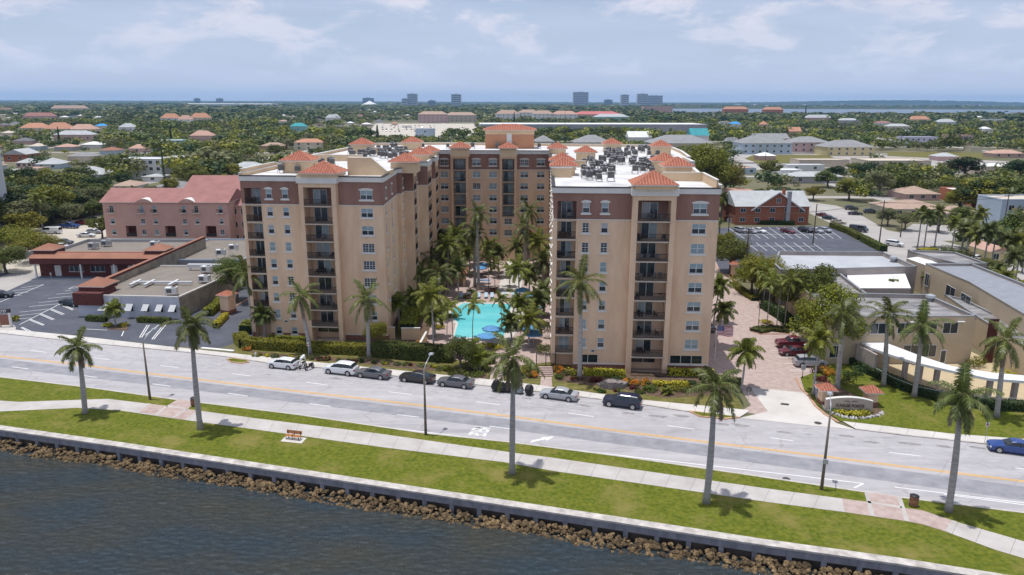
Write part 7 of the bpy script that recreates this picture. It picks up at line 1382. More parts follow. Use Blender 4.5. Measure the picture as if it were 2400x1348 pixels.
RECTS += [(250, 440, 640, 600, 194), (80, 560, 700, 800, 150), (0, 520, 260, 600, 190)]; FOOT += [(-112, 190, -60, 235), (-112, 120, -45, 180), (-50, 95, 50, 212)]
# white high-rise cut by the left edge
hr = empty('high_rise', (-160, 190, 0), 0, 'white high-rise with dark balconies cut off by the left picture edge', 'apartment building'); q0, q1 = G(-60, 600), G(26, 512); d = Vector((q1[0] - q0[0], q1[1] - q0[1])); FT = (q0[0], q0[1], math.atan2(d.y, d.x)); m = MB(); ops = []; W = d.length
for k in range(12):
    ops.append((2, W * .55, .6 + k * 3, 3.1 + k * 3, 1.6, None, dark_m)); ops.append((W * .68, W * .80, 1.2 + k * 3, 2.8 + k * 3, .2, None, glass_m)); q = MB(); q.box(2, -.3, .3 + k * 3, W * .55, -.01, .55 + k * 3, trim_m, FT); q.box(2, -.28, .56 + k * 3, W * .55, -.24, 1.5 + k * 3, gal_m, FT); attach(q.build('balcony'), hr)
facade(m, FT, W, 0, 38, ops, [(-1, WALLS['white'])]); p2, p3 = loc2w(FT, W, 0), loc2w(FT, W, 14); m.face([(*p2, 0), (*p3, 0), (*p3, 38), (*p2, 38)], WALLS['white']); p0, p4 = loc2w(FT, 0, 0), loc2w(FT, 0, 14); m.face([(*p0, 38), (*p2, 38), (*p3, 38), (*p4, 38)], trim_m); m.face([(*p4, 0), (*p0, 0), (*p0, 38), (*p4, 38)], WALLS['white']); m.face([(*p3, 0), (*p4, 0), (*p4, 38), (*p3, 38)], WALLS['white']); attach(m.build('wall'), hr)
RECTS.append((0, 330, 26, 500, 190)); FOOT.append((-160, 150, -130, 215))
# ------------------------------------------------------------------ beige hotel on the right
hot = empty('hotel_building', (60, 120, 0), 0, 'rambling beige two storey hotel with grey flat roofs and a curved white walkway canopy', 'hotel'); hb = mat('hotel_stucco', (.46, .37, .255), .9, scale=.3, col2=(.53, .435, .31)); hg = mat('hotel_grey_stucco', (.30, .26, .24), .9, scale=.4, col2=(.40, .35, .32)); gr = mat('stained_flat_roof', (.115, .11, .115), .95, scale=.18, col2=(.36, .35, .345), detail=12, stretch=(1, 3, 1)); lr_ = mat('pale_flat_roof', (.36, .38, .41), .9, scale=.2, col2=(.46, .47, .49)); cw = mat('white_sheet_roof', (.70, .70, .70), .7, var=.04); seam = mat('seamed_grey_roof', (.20, .215, .24), .7, scale=.5, col2=(.30, .31, .34), stretch=(1, 6, 1), detail=6)
walls_h = MB(); roofs_h = MB(); caps_h = MB(); fl2 = MB()
def hblock(pix, h, rm, wm_=None, pz=.5, par=True):
    """roof outline read in the photograph at the height h of its parapet"""
    P_ = [G(u, v, h) for u, v in pix]; a = sum(P_[k][0] * P_[(k + 1) % len(P_)][1] - P_[(k + 1) % len(P_)][0] * P_[k][1] for k in range(len(P_)))
    if a < 0: P_ = P_[::-1]
    n = len(P_)
    for i in range(n): a, b = P_[i], P_[(i + 1) % n]; walls_h.face([(*a, 0), (*b, 0), (*b, h - .12), (*a, h - .12)], wm_ or hb)
    roofs_h.face([(*p, h - pz) for p in P_], rm)
    if par:
        for i in range(n):
            a, b = P_[i], P_[(i + 1) % n]; d = Vector((b[0] - a[0], b[1] - a[1])); f = (a[0], a[1], math.atan2(d.y, d.x)); L_ = d.length; walls_h.box(0, .002, h - pz, L_, .3, h - .13, hg, f); caps_h.box(-.02, -.05, h - .12, L_ + .02, .34, h, metal_m, f)
    return P_
hblock([(1944, 742), (2290, 740), (2175, 690), (1950, 685), (1903, 690)], 7.6, gr, pz=.7)
hblock([(1835, 738), (1925, 745), (1905, 672), (1888, 632), (1838, 632), (1790, 665)], 7.4, gr, pz=.6) if False else hblock([(1898, 690), (2035, 690), (1970, 640), (1915, 640), (1846, 642)], 7.4, gr, pz=.6)
hblock([(1815, 618), (1830, 632), (2150, 624), (2070, 590), (1825, 588)], 7.0, lr_, hg, .9)
hblock([(2170, 617), (2272, 660), (2400, 735), (2520, 800), (2640, 790), (2400, 664), (2278, 617)], 8.0, seam, hb, .5)
hblock([(2128, 585), (2140, 590), (2245, 617), (2315, 617), (2238, 590)], 7.0, gr, hg, .4)
hblock([(2292, 742), (2400, 808), (2480, 850), (2560, 845), (2260, 700), (2215, 690)], 5.2, gr, hb, .3)
P1 = hblock([(1984, 620), (2118, 632), (2135, 675), (1988, 675)], 5.6, cw, hg, .05, False); P1 = hblock([(2125, 605), (2160, 600), (2200, 617), (2172, 622)], 6.2, cw, hb, .05, False)
attach(walls_h.build('wall'), hot); attach(roofs_h.build('roof'), hot); attach(caps_h.build('parapet_cap'), hot)
a_, b_ = G(1944, 742, 7.6), G(2290, 740, 7.6); d = Vector((b_[0] - a_[0], b_[1] - a_[1])); FH = (a_[0], a_[1], math.atan2(d.y, d.x)); FHo = FH
for x, z, w, h in [(2.4, 4.9, 1.6, 1.6), (4.6, 4.9, 2.2, 1.6), (7.6, 4.9, 2.2, 1.6), (11.6, 4.9, 2.0, 1.6), (15.4, 4.9, 2.2, 1.6), (18.6, 4.9, 2.2, 1.6), (1.6, 1.2, 1.9, 1.8), (13.0, 1.2, 2.2, 1.8), (15.8, 1.2, 2.2, 1.8)]: simple_window(hot, FH, x, z, w, h, 'h')
for x in (12.2, 19.4): q = MB(); q.box(x, -.5, 6.7, x + 1.1, -.003, 6.8, frame_m, FH); attach(q.build('wall_lamp'), hot)
q = MB(); q.box(17.6, -.06, .05, 18.6, -.004, 2.3, frame_m, FH); q.box(17.75, -.08, .25, 18.45, -.061, 2.1, glass_m, FH); attach(q.build('door'), hot)
q = MB(); wr2 = mat('dark_red_glazing', (.08, .02, .02), .3, var=.1); x, y = G(2316, 850); q.box(x - 1.0, y - .2, 0, x + .5, y - .1, 7, wr2); attach(q.build('tall_window'), hot)
a_, b_ = G(2172, 618, 8.0), G(2400, 736, 8.0); d = Vector((b_[0] - a_[0], b_[1] - a_[1])); FW = (a_[0], a_[1], math.atan2(d.y, d.x))
for x, w in ((1.2, 1.6), (11.5, 3.6), (17.5, 3.6)): simple_window(hot, FW, x, 3.9, w, 2.3, 'h2')
# curved canopy with piers, rail and curved wall
top = [(2000, 788), (2022, 805), (2045, 816), (2093, 833), (2149, 850), (2223, 867), (2319, 887), (2400, 893), (2520, 897)]; topb = [(2004, 784), (2030, 788), (2060, 797), (2105, 814), (2152, 832), (2230, 858), (2322, 873), (2400, 880), (2520, 884)]
zc = 3.5; q = MB(); F_, B_ = [G(u, v, zc) for u, v in top], [G(u, v, zc) for u, v in topb]
for i in range(len(F_) - 1): q.face([(*F_[i], zc), (*F_[i + 1], zc), (*B_[i + 1], zc), (*B_[i], zc)], cw); q.face([(*F_[i], zc - .35), (*F_[i + 1], zc - .35), (*F_[i + 1], zc), (*F_[i], zc)], cw); q.face([(*B_[i], zc - .3), (*B_[i + 1], zc - .3), (*F_[i + 1], zc - .35), (*F_[i], zc - .35)], cw)
attach(q.build('curved_canopy'), hot); q = MB()
for u, v in ((2050, 818), (2085, 830), (2130, 844), (2165, 854), (2205, 863), (2265, 876), (2330, 887), (2390, 892)): x, y = G(u, v, zc); q = MB(); q.box(x - .25, y + .3, 0, x + .25, y + 1.0, zc - .36, hg); attach(q.build('pier'), hot)
q = MB(); cwp = [(1992, 838), (2003, 860), (2022, 868), (2046, 882)]; Q = [G(u, v) for u, v in cwp]
for a, b in zip(Q, Q[1:]): wall(q, a, b, 0, 3.3, hg, .4)
attach(q.build('curved_wall'), hot)
rail(px((2046, 880), (2090, 905), (2140, 925), (2200, 938), (2300, 950), (2420, 958)), 1.25, 'white horizontal rail under the curved canopy of the hotel', 'terrace_rail', .05, m=frame_m, hor=True)
sheet('hotel_terrace', px((1990, 835), (2046, 876), (2140, 920), (2300, 946), (2500, 955), (2520, 880), (2330, 850), (2200, 790), (1990, 800)), .05, mat('yellow_paving', (.50, .40, .25), .9, var=.08))
for (u, v, z, lb) in [(2093, 612, 6.3, 'silver domed vent on the pale hotel roof'), (2180, 704, 7.0, 'teal grey skylight box on the stained hotel roof')]: x, y = G(u, v, z); m = MB(); m.cyl(x, y, z - .2, z + .5, .5, metal_m, 12); m.tube([(x, y, z + .5), (x, y, z + .9), (x, y, z + 1.1)], [.8, .7, .1], gal_m, 12); m.build('roof_vent', label=lb, cat='vent')
FOOT += [(38, 95, 140, 165)]; RECTS += [(1820, 585, 2400, 700, 130)]
# red brick house
hs = house(1722, 1893, 527, 484, 448, 14, 'gable', 'brick', 'lgrey', 'large red brick and timber house with sweeping grey gables behind the right car park', 'brick_house', 'house', 5, 2, chimney=True)
root, fr, W, h = hs; q = MB(); A = lambda x, y, z: (*loc2w(fr, x, y), z); gx0, gx1, gz = W * .25, W * .88, h + 4.6; q.face([A(gx0, -.3, h - .3), A(gx1, -.3, h - .3), A((gx0 + gx1) / 2, -.3, gz)], WALLS['brick'])
for s, e in ((gx0 - 1.2, 0), (gx1 + 1.2, 1)): mx = (gx0 + gx1) / 2; q.face([A(s, -.8, h - 1.2), A(mx, -.8, gz + .1), A(mx, 7, gz + .1), A(s, 7, h - 1.2)], ROOFS['lgrey']); q.face([A(s, -.82, h - 1.5), A(s, -.82, h - 1.15), A(mx, -.82, gz + .15), A(mx, -.82, gz - .25)], frame_m)
attach(q.build('front_gable'), root); simple_window(root, loc2w(fr, 0, -.32) + (fr[2],), W * .57, h + 1.2, 1.4, 1.4)
q = MB(); q.box(W * .68, -.9, 0, W * .68 + 1.2, .2, h + 4.9, WALLS['grey'], fr); attach(q.build('chimney'), root)
T = [  # uL, uR, v base, v eave, v ridge, depth, kind, wall, roof, label, nx, ns
 (1697, 1778, 470, 452, 440, 12, 'hip', 'beige', 'salmon', 'low salmon roofed house beside the brick house', 3, 1), (2122, 2201, 470, 455, 436, 14, 'hip', 'pink', 'tan', 'brown hipped two storey house behind the side street', 3, 1), (2090, 2222, 512, 490, 468, 16, 'hip', 'cream', 'tan', 'big brown roofed bungalow with dormer by the side street', 4, 1), (2215, 2300, 525, 500, 482, 12, 'hip', 'cream', 'tan', 'pale bungalow behind the dark fence', 3, 1),
 (2308, 2480, 490, 462, 0, 30, 'flat', 'rust', 'white', 'bright white flat roof with rust red side at the right edge', 0, 1), (2338, 2480, 540, 470, 0, 12, 'flat', 'blue', 'beige', 'pale blue grey two storey block at the right edge', 3, 2), (2318, 2372, 618, 590, 577, 9, 'gable', 'yellow', 'salmon', 'small yellow house with salmon roof behind the palms at right', 2, 1),
 (1855, 1975, 430, 414, 402, 12, 'hip', 'grey', 'lgrey', 'grey hipped pavilion roof with open porch before the far lot', 3, 1), (1830, 1880, 412, 400, 0, 12, 'flat', 'white', 'white', 'white flat annex left of the grey pavilion', 1, 1), (1844, 1932, 401, 388, 0, 8, 'flat', 'white', 'white', 'white shed with red stripe in the far lot', 2, 1), (1872, 1990, 392, 376, 0, 14, 'flat', 'beige', 'beige', 'low beige shed beyond the striped one', 0, 1), (2034, 2180, 402, 378, 0, 22, 'flat', 'beige', 'beige', 'long beige warehouse in the far lot', 0, 1), (2310, 2460, 414, 392, 0, 26, 'flat', 'beige', 'white', 'large pale warehouse at the right edge', 0, 1),
 (1739, 1855, 362, 336, 317, 22, 'hip', 'blue', 'grey', 'blue grey walled two storey apartments with slate roof', 7, 2), (1856, 1945, 358, 334, 320, 22, 'hip', 'pink', 'grey', 'pink walled two storey apartments with slate roof', 5, 2), (1938, 2048, 366, 345, 328, 22, 'hip', 'yellow', 'grey', 'yellow walled two storey apartments with slate roof', 6, 2), (1770, 1850, 335, 325, 313, 20, 'gable', 'tan', 'grey', 'grey roofed range behind the blue grey apartments', 0, 1),
 (2119, 2196, 344, 322, 0, 14, 'flat', 'lav', 'lgrey', 'lavender flats with stepped front in the right distance', 6, 2), (2226, 2278, 340, 318, 0, 14, 'flat', 'pink', 'salmon', 'pink square flats in the right distance', 4, 2), (2328, 2400, 370, 360, 351, 12, 'hip', 'pink', 'salmon', 'long low salmon roofed house at the right edge', 3, 1), (2118, 2160, 320, 307, 0, 14, 'flat', 'blue', 'white', 'small blue grey flats behind the lavender ones', 3, 2),
 (1528, 1672, 352, 336, 316, 30, 'hip', 'beige', 'grey', 'broad slate roof behind the right tiled turrets', 0, 1), (1619, 1660, 345, 318, 301, 14, 'gable', 'white', 'teal', 'white gabled hall with turquoise roof and round window', 0, 1), (1348, 1434, 346, 334, 316, 26, 'hip', 'beige', 'grey', 'slate hipped roof just beyond the rear wing, right one', 0, 1), (1253, 1300, 346, 332, 317, 22, 'hip', 'beige', 'grey', 'slate hipped roof just beyond the stair house', 0, 1), (1473, 1527, 338, 322, 308, 14, 'gable', 'white', 'white', 'white gabled chapel house beyond the turrets', 2, 1),
 (974, 1019, 326, 303, 0, 14, 'flat', 'blue', 'lgrey', 'windowless blue grey block by the distant car park', 1, 2), (1014, 1057, 340, 328, 0, 10, 'flat', 'white', 'white', 'white box building behind the rear wing', 0, 1), (1008, 1060, 350, 340, 0, 10, 'flat', 'grey', 'white', 'low white shed just beyond the rear parapet', 0, 1),
 (357, 429, 362, 330, 0, 14, 'flat', 'teal', 'white', 'teal two storey block with white flat roof', 4, 2), (282, 382, 420, 374, 0, 13, 'flat', 'white', 'white', 'white three storey flats with open galleries', 6, 3), (382, 427, 416, 372, 0, 18, 'flat', 'white', 'white', 'plain white end block of the gallery flats', 1, 3), (157, 242, 424, 409, 390, 14, 'hip', 'grey', 'lgrey', 'grey hipped house with dark dormer among the left trees', 2, 1), (334, 382, 426, 418, 408, 9, 'hip', 'white', 'lgrey', 'small white gabled roof below the gallery flats', 1, 1), (264, 322, 450, 436, 422, 11, 'hip', 'white', 'tan', 'white house with tan hipped roof above the pink residence', 3, 1), (347, 436, 456, 446, 424, 18, 'hip', 'grey', 'grey', 'wide low grey shingled roof above the pink residence', 0, 1),
 (531, 620, 418, 396, 379, 14, 'hip', 'white', 'lgrey', 'white clapboard house with grey hipped roof left of the left tower', 4, 1), (559, 630, 330, 316, 0, 16, 'flat', 'white', 'white', 'long low white flats with pale roof in the left distance', 6, 1), (690, 757, 352, 334, 325, 12, 'hip', 'cream', 'orange', 'mission style house with orange tiled roofs', 3, 2), (611, 666, 352, 342, 334, 12, 'hip', 'tan', 'tan', 'low tan roofed house behind the white clapboard house', 0, 1), (446, 498, 330, 318, 306, 12, 'hip', 'pink', 'salmon', 'pinkish hipped roof among dense trees', 0, 1),
 (47, 110, 308, 300, 288, 16, 'hip', 'cream', 'orange', 'first of three orange roofs in a row at left', 2, 1), (104, 165, 310, 302, 287, 16, 'hip', 'cream', 'orange', 'middle one of three orange roofs in a row at left', 2, 1), (160, 222, 310, 303, 291, 16, 'hip', 'cream', 'salmon', 'last of three orange roofs in a row at left', 2, 1), (53, 130, 322, 312, 0, 8, 'flat', 'white', 'white', 'long white carport roof before the orange roofs', 0, 1), (128, 215, 330, 316, 306, 14, 'hip', 'pink', 'lgrey', 'long pink building with pale roof', 5, 1), (224, 248, 303, 295, 290, 10, 'hip', 'cream', 'blue', 'roof covered with a bright blue tarpaulin', 0, 1), (252, 302, 344, 334, 0, 14, 'flat', 'grey', 'dgrey', 'dark flat roof in the left trees', 0, 1), (302, 340, 358, 348, 338, 10, 'hip', 'pink', 'salmon', 'small pink house left of the teal block', 1, 1), (279, 316, 308, 298, 289, 12, 'hip', 'white', 'lgrey', 'pale hipped house above the dark flat roof', 2, 1),
 (377, 420, 288, 277, 266, 14, 'hip', 'white', 'orange', 'white house with orange roof in the left distance', 3, 2), (418, 450, 290, 280, 270, 12, 'hip', 'white', 'salmon', 'second orange roofed white house in the left distance', 2, 2), (446, 492, 288, 276, 265, 14, 'hip', 'cream', 'orange', 'third orange roofed house in the left distance', 2, 2), (10, 62, 380, 362, 349, 16, 'gable', 'brick', 'lgrey', 'brick building with pale roof at the far left', 2, 1), (84, 138, 396, 385, 370, 14, 'hip', 'blue', 'lgrey', 'blue grey roofed building among the far left trees', 2, 1), (680, 718, 308, 296, 288, 12, 'hip', 'teal', 'teal', 'teal house with green roof', 1, 1), (763, 798, 286, 276, 268, 12, 'hip', 'white', 'lgrey', 'pale hipped house at the edge of the left wing', 2, 1), (55, 128, 282, 272, 264, 14, 'hip', 'pink', 'red', 'long reddish roofed building at the far left', 4, 1), (276, 297, 277, 271, 0, 10, 'flat', 'white', 'white', 'small bright white roof in the left distance', 0, 1), (120, 205, 262, 254, 247, 20, 'hip', 'beige', 'tan', 'low tan roofed blocks in the far left distance', 3, 1), (500, 556, 272, 264, 0, 20, 'flat', 'grey', 'lgrey', 'low grey building in the left distance', 3, 1),
 (980, 1050, 288, 268, 261, 20, 'hip', 'pink', 'tan', 'pink three storey apartments in the centre distance', 7, 3), (1045, 1117, 286, 270, 263, 20, 'hip', 'beige', 'tan', 'tan roofed apartments beside the pink ones', 7, 3), (1164, 1218, 284, 267, 258, 20, 'hip', 'white', 'tan', 'white apartments with tan roof, left of four', 5, 3), (1216, 1262, 280, 264, 257, 20, 'hip', 'white', 'tan', 'white apartments with tan roof, second of four', 5, 3), (1250, 1298, 284, 267, 259, 20, 'hip', 'white', 'tan', 'white apartments with tan roof, third of four', 5, 3), (1296, 1354, 284, 268, 260, 20, 'hip', 'white', 'salmon', 'white apartments with tan roof, right of four', 5, 3), (1348, 1458, 276, 268, 261, 40, 'hip', 'pink', 'pinkred', 'long bright red roof in the centre distance', 0, 1), (1396, 1475, 282, 274, 267, 26, 'hip', 'teal', 'lgrey', 'pale green low building below the red roof', 6, 1), (1508, 1576, 266, 249, 0, 20, 'flat', 'pink', 'tan', 'brown mid-rise on the lake shore', 9, 4),
 (1697, 1753, 270, 256, 250, 16, 'hip', 'rust', 'orange', 'rust coloured apartments by the lake, left one', 8, 3), (1791, 1835, 270, 257, 251, 16, 'hip', 'rust', 'orange', 'rust coloured apartments by the lake, right one', 6, 3), (1714, 1736, 300, 290, 285, 10, 'hip', 'white', 'blue', 'small house with bright blue roof', 1, 1), (1758, 1792, 288, 276, 0, 12, 'flat', 'white', 'white', 'white flats with strip windows right of the blue roof', 3, 2), (1849, 1878, 318, 308, 298, 14, 'gable', 'tan', 'orange', 'orange roofed church hall with small steeple', 0, 1), (1890, 1950, 285, 276, 269, 14, 'hip', 'pink', 'lgrey', 'low grey roofed houses near the lake', 3, 1), (1970, 2012, 290, 282, 277, 14, 'hip', 'grey', 'lgrey', 'grey roofed bungalow near the lake', 2, 1), (2016, 2062, 288, 282, 0, 14, 'flat', 'white', 'white', 'white roofed sheds near the lake', 0, 1), (2055, 2088, 296, 288, 284, 12, 'hip', 'white', 'red', 'small white house with red roof', 2, 1), (2083, 2132, 304, 296, 290, 14, 'hip', 'cream', 'lgrey', 'pale roofed house right of the red roofed one', 2, 1), (2135, 2180, 288, 280, 272, 14, 'hip', 'yellow', 'orange', 'orange roofed villa in the right distance', 2, 1), (2200, 2240, 294, 286, 279, 14, 'hip', 'blue', 'lgrey', 'blue grey roofed villa in the right distance', 2, 1), (2308, 2356, 292, 280, 0, 14, 'flat', 'white', 'white', 'white block in the far right trees', 4, 2), (2300, 2322, 310, 302, 297, 10, 'hip', 'white', 'white', 'tiny white roof in the right trees', 0, 1), (1785, 1800, 300, 292, 284, 12, 'hip', 'pink', 'orange', 'small orange roof near the white flats', 0, 1)]
for r_ in T:
    uL, uR, vb, ve, vr, dp, kd, wl, rf, lb, nx, ns = r_; house(uL, uR, vb, ve, vr, dp, kd, wl, rf, lb, 'apartment_building' if ns > 1 else 'house', 'building' if kd == 'flat' or ns > 1 else 'house', nx, ns)
# the long warehouse
house(1126, 1656, 318, 292, 0, 60, 'flat', 'grey', 'white', 'very long grey warehouse with bright white roof edge behind the rear wing', 'warehouse', 'warehouse', 0, 1, wtop='white')
# skyline towers
def tower_far(uL, uR, vb, vt, wall_, label, bands=6, depth=40, roof='grey'):
    a, b = G(uL, vb), G(uR, vb); W = b[0] - a[0]; cy = a[1]; h = zat((a[0] + b[0]) / 2, cy, vt); r = empty('skyline_tower', (a[0], cy, 0), 0, label, 'high-rise', 'towers on the skyline'); m = MB(); m.box(0, 0, 0, W, depth, h, WALLS[wall_]); m.box(W * .3, depth * .3, h, W * .7, depth * .7, h + 4, WALLS[wall_]); att(m.build('wall'), r)
    for i in range(bands):
        z = h * (i + .55) / (bands + .3); m = MB(); m.box(W * .04, -1.0, z, W * .96, -.05, z + h / bands * .38, WALLS['towerd']); att(m.build('window_band'), r)
    RECTS.append((uL - 1, vt, uR + 1, vb, cy))
for q in [(850, 878, 246.5, 230, 'towerd', 'dark broad office block behind the white tent roof', 2), (942, 957, 251, 231, 'tower', 'low shoulder block left of the grey tower', 3), (955, 979, 251, 220, 'tower', 'grey tower left of centre on the skyline'), (1003, 1021, 250, 236, 'towerd', 'small dark cube building on the skyline', 2), (1058, 1081, 252, 221, 'tower', 'glass tower with white crown on the skyline'), (1343, 1377, 250, 216, 'tower', 'broad striped tower, tallest on the skyline', 8), (1416, 1434, 248, 234, 'towerd', 'small dark block between two skyline towers', 2), (1455, 1472, 251, 222, 'tower', 'slim white tower on the skyline'), (1493, 1516, 251, 220, 'tower', 'left slab of the white tower cluster'), (1514, 1549, 250, 224, 'tower', 'right slab of the white tower cluster'), (455, 471, 244, 231, 'towerd', 'left one of two dark blocks above the white hall', 2), (507, 525, 244, 231, 'towerd', 'right one of two dark blocks above the white hall', 2)]: tower_far(*q)
house(441, 560, 251, 243.5, 0, 600, 'flat', 'white', 'white', 'very long bright white hall roof in the left distance', 'convention_hall', 'hall', 0, 1); house(565, 656, 251, 244, 0, 600, 'flat', 'white', 'white', 'second bright white hall roof right of the long one', 'convention_hall', 'hall', 0, 1)
a, b = G(840, 249), G(890, 249); m = MB(); cx, cy = (a[0] + b[0]) / 2, a[1] + 60; w2 = (b[0] - a[0]) / 2; n = 12; hh = zat(cx, cy, 236)
for i in range(n): t0, t1 = 2 * pi * i / n, 2 * pi * (i + 1) / n; m.face([(cx + w2 * cos(t0), cy + w2 * sin(t0), 6), (cx + w2 * cos(t1), cy + w2 * sin(t1), 6), (cx + w2 * .3 * cos(t1), cy + w2 * .3 * sin(t1), hh * .7), (cx + w2 * .3 * cos(t0), cy + w2 * .3 * sin(t0), hh * .7)], WALLS['white']); m.face([(cx + w2 * .3 * cos(t0), cy + w2 * .3 * sin(t0), hh * .7), (cx + w2 * .3 * cos(t1), cy + w2 * .3 * sin(t1), hh * .7), (cx, cy, hh)], WALLS['white']); m.face([(cx + w2 * cos(t0), cy + w2 * sin(t0), 0), (cx + w2 * cos(t1), cy + w2 * sin(t1), 0), (cx + w2 * cos(t1), cy + w2 * sin(t1), 6), (cx + w2 * cos(t0), cy + w2 * sin(t0), 6)], WALLS['white'])
m.build('tent_hall', label='bright white tent-shaped auditorium on the skyline', cat='hall')
# lake and far land
lw = bpy.data.materials.new('lake_water'); lw.use_nodes = True; _water(lw, (.10, .14, .19), (.13, .17, .22), .01, .1, .35)
sheet('lake', px((1540, 263.5), (1700, 266), (2050, 268.5), (2420, 268), (2600, 268), (2600, 258.5), (2200, 257), (1900, 256), (1640, 255), (1560, 256)), .6, lw)
# distant roofs among the treetops
rg = random.Random(21); cnt = 0; rn = ['white', 'lgrey', 'tan', 'grey', 'white', 'beige', 'lgrey', 'brown', 'orange', 'white', 'beige', 'grey', 'salmon', 'white', 'dgrey']; word = dict(white='white', lgrey='pale grey', orange='orange', salmon='salmon', tan='tan', grey='grey', beige='beige', brown='brown', dgrey='dark grey')
for _ in range(4000):
    if cnt >= 285: break
    v = 245 + 165 * rg.random() ** 2.1; u = rg.uniform(-60, 2460); x, y = G(u, v); big = rg.random() < (.3 if y > 700 else .12); wm2 = rg.uniform(24, 60) if big else rg.uniform(9, 18); wpx = 1733 * wm2 / (y * 1.03)
    if any(q[0] < u + wpx and q[2] > u - 4 and q[1] - 5 < v < q[3] + 12 for q in RECTS) or (1540 < u and 252 < v < 270) or (560 < u + wpx and u < 1700 and v > 300) or any(a <= x <= c_ and b <= y <= d for a, b, c_, d in FOOT): continue
    hh = rg.uniform(5.5, 9) if big else 3.0; rc = rg.choice(rn); kd = 'flat' if (big and rg.random() < .6) or rg.random() < .2 else 'hip'; ve = P(x, y, hh)[1]; vr = P(x, y + 6, hh + (3.4 if big else 2.2))[1]
    side = 'left' if u < 1000 else 'right'
    house(u, u + wpx, v, ve, vr, rg.uniform(9, 14) if not big else 18, kd, rg.choice(['white', 'cream', 'pink', 'beige', 'blue', 'white', 'grey']), rc, ('long far-off building' if big else 'small far-off house') + ' with a %s roof among the treetops, in the %s half' % (word[rc], side), 'distant_house', 'house', 3 if y < 480 else 0, 1, group=('long' if big else 'small') + ' far-off buildings with %s roofs, %s' % (word[rc], side)); cnt += 1
for i in range(46):
    u = 1560 + rg.random() * 860; v = rg.uniform(245.5, 250.5); x, y = G(u, v); wpx = rg.uniform(4, 16); rc = rg.choice(['white', 'white', 'salmon', 'lgrey'])
    house(u, u + wpx, v, v - .9, v - 1.7, 30, 'hip', 'white', rc, 'tiny pale building with a %s roof on the far shore of the lake' % word[rc], 'far_shore_building', 'building', 0, 1, group='buildings with %s roofs on the far lake shore' % word[rc])

nm_ = MB(); STR = []
for k in range(13): STR.append((0, 285 + 88 * k))
for k in range(-9, 10): STR.append((1, 110 * k + 40))
for ax_, c_ in STR:
    if ax_ == 0: nm_.face([(-900, c_ - 3, .03), (900, c_ - 3 + 40, .03), (900, c_ + 4 + 40, .03), (-900, c_ + 4, .03)], street_m)
    elif abs(c_) > 60: nm_.face([(c_ - 3.5, 262, .036), (c_ + 3.5, 262, .036), (c_ + 3.5 + 60, 1340, .036), (c_ - 3.5 + 60, 1340, .036)], street_m)
nm_.build('neighbourhood_streets', kind='structure')
def on_street(x, y):
    for ax_, c_ in STR:
        if ax_ == 0:
            if 262 < y < 1340 and abs(y - (c_ + .5 + 40 * (x + 900) / 1800)) < 6.5: return True
        elif 262 < y < 1340 and abs(c_) > 60 and abs(x - (c_ + 60 * (y - 262) / 1078)) < 5.5: return True
    return False
# ------------------------------------------------------------------ scattered trees, far woodland, haze
def pip(x, y, poly):
    c = False; j = len(poly) - 1
    for i in range(len(poly)):
        if (poly[i][1] > y) != (poly[j][1] > y) and x < (poly[j][0] - poly[i][0]) * (y - poly[i][1]) / (poly[j][1] - poly[i][1]) + poly[i][0]: c = not c
        j = i
    return c
KEEP = [px(*q) for q in ([(-200, 742), (0, 640), (90, 575), (250, 500), (420, 560), (720, 560), (720, 900), (-200, 900)], [(1640, 905), (1640, 600), (1650, 528), (1990, 526), (2100, 575), (2300, 640), (2700, 800), (2700, 1400), (1640, 1400)], [(1870, 466), (1990, 478), (2080, 515), (2420, 525), (2420, 560), (2180, 568), (2420, 640), (2110, 640), (1990, 560), (1880, 495)], [(1740, 358), (1960, 350), (2400, 362), (2400, 372), (2230, 374), (1760, 388)], [(880, 286), (1122, 286), (1110, 320), (980, 332), (860, 320)], [(1540, 270), (2600, 272), (2600, 254), (1560, 253)], [(1730, 388), (2050, 395), (2060, 420), (1760, 440), (1720, 420)])]
SIGHT = [(1745, 362, 1960, 380), (2085, 358, 2400, 370), (880, 288, 1030, 312), (1880, 478, 2060, 560), (2050, 520, 2190, 600), (1680, 526, 1990, 600), (1730, 384, 1760, 410), (2000, 366, 2035, 384)]
def blocked(x, y, r, h):
    if any(a <= x <= c_ and b <= y <= d for a, b, c_, d in FOOT): return True
    if any(pip(x, y, q) for q in KEEP) or on_street(x, y): return True
    u, v0 = P(x, y, 0); _, v1 = P(x, y, h); ru = r * 1733 / y * .8
    for q in RECTS:
        if y < q[4] + 4 and u + ru > q[0] and u - ru < q[2] and v1 < q[3] - (q[3] - q[1]) * .42 and v0 > q[1]: return True
    for q in SIGHT:
        if u + ru > q[0] and u - ru < q[2] and v1 < q[3] and v0 > q[1]: return True
    return False
rg = random.Random(33); spots = []
def scatter(y0, y1, sp, hmin, hmax):
    y = y0
    while y < y1:
        s = sp * (1 + (y - y0) / (y1 - y0) * .3); x = -y * .78 - 20
        while x < y * .78 + 20:
            xx, yy = x + rg.uniform(-.5, .5) * s, y + rg.uniform(-.5, .5) * s; dn = mn.noise(Vector((xx * .012, yy * .012, 4.2))); h = rg.uniform(hmin, hmax) * (1.2 if dn > .1 else .85) * (1.35 if rg.random() < .08 else .6 if rg.random() < .15 else 1)
            if dn > -.42 and not blocked(xx, yy, h * .55, h): spots.append((xx, yy, h, h * rg.uniform(1.05, 1.6)))
            x += s
        y += s * .9
scatter(175, 330, 7.0, 7.5, 13.0); scatter(330, 620, 7.6, 6.5, 12.5); scatter(620, 1300, 10, 6, 11.5); scatter(1300, 2600, 19, 7, 12); scatter(2600, 7500, 50, 8, 14)
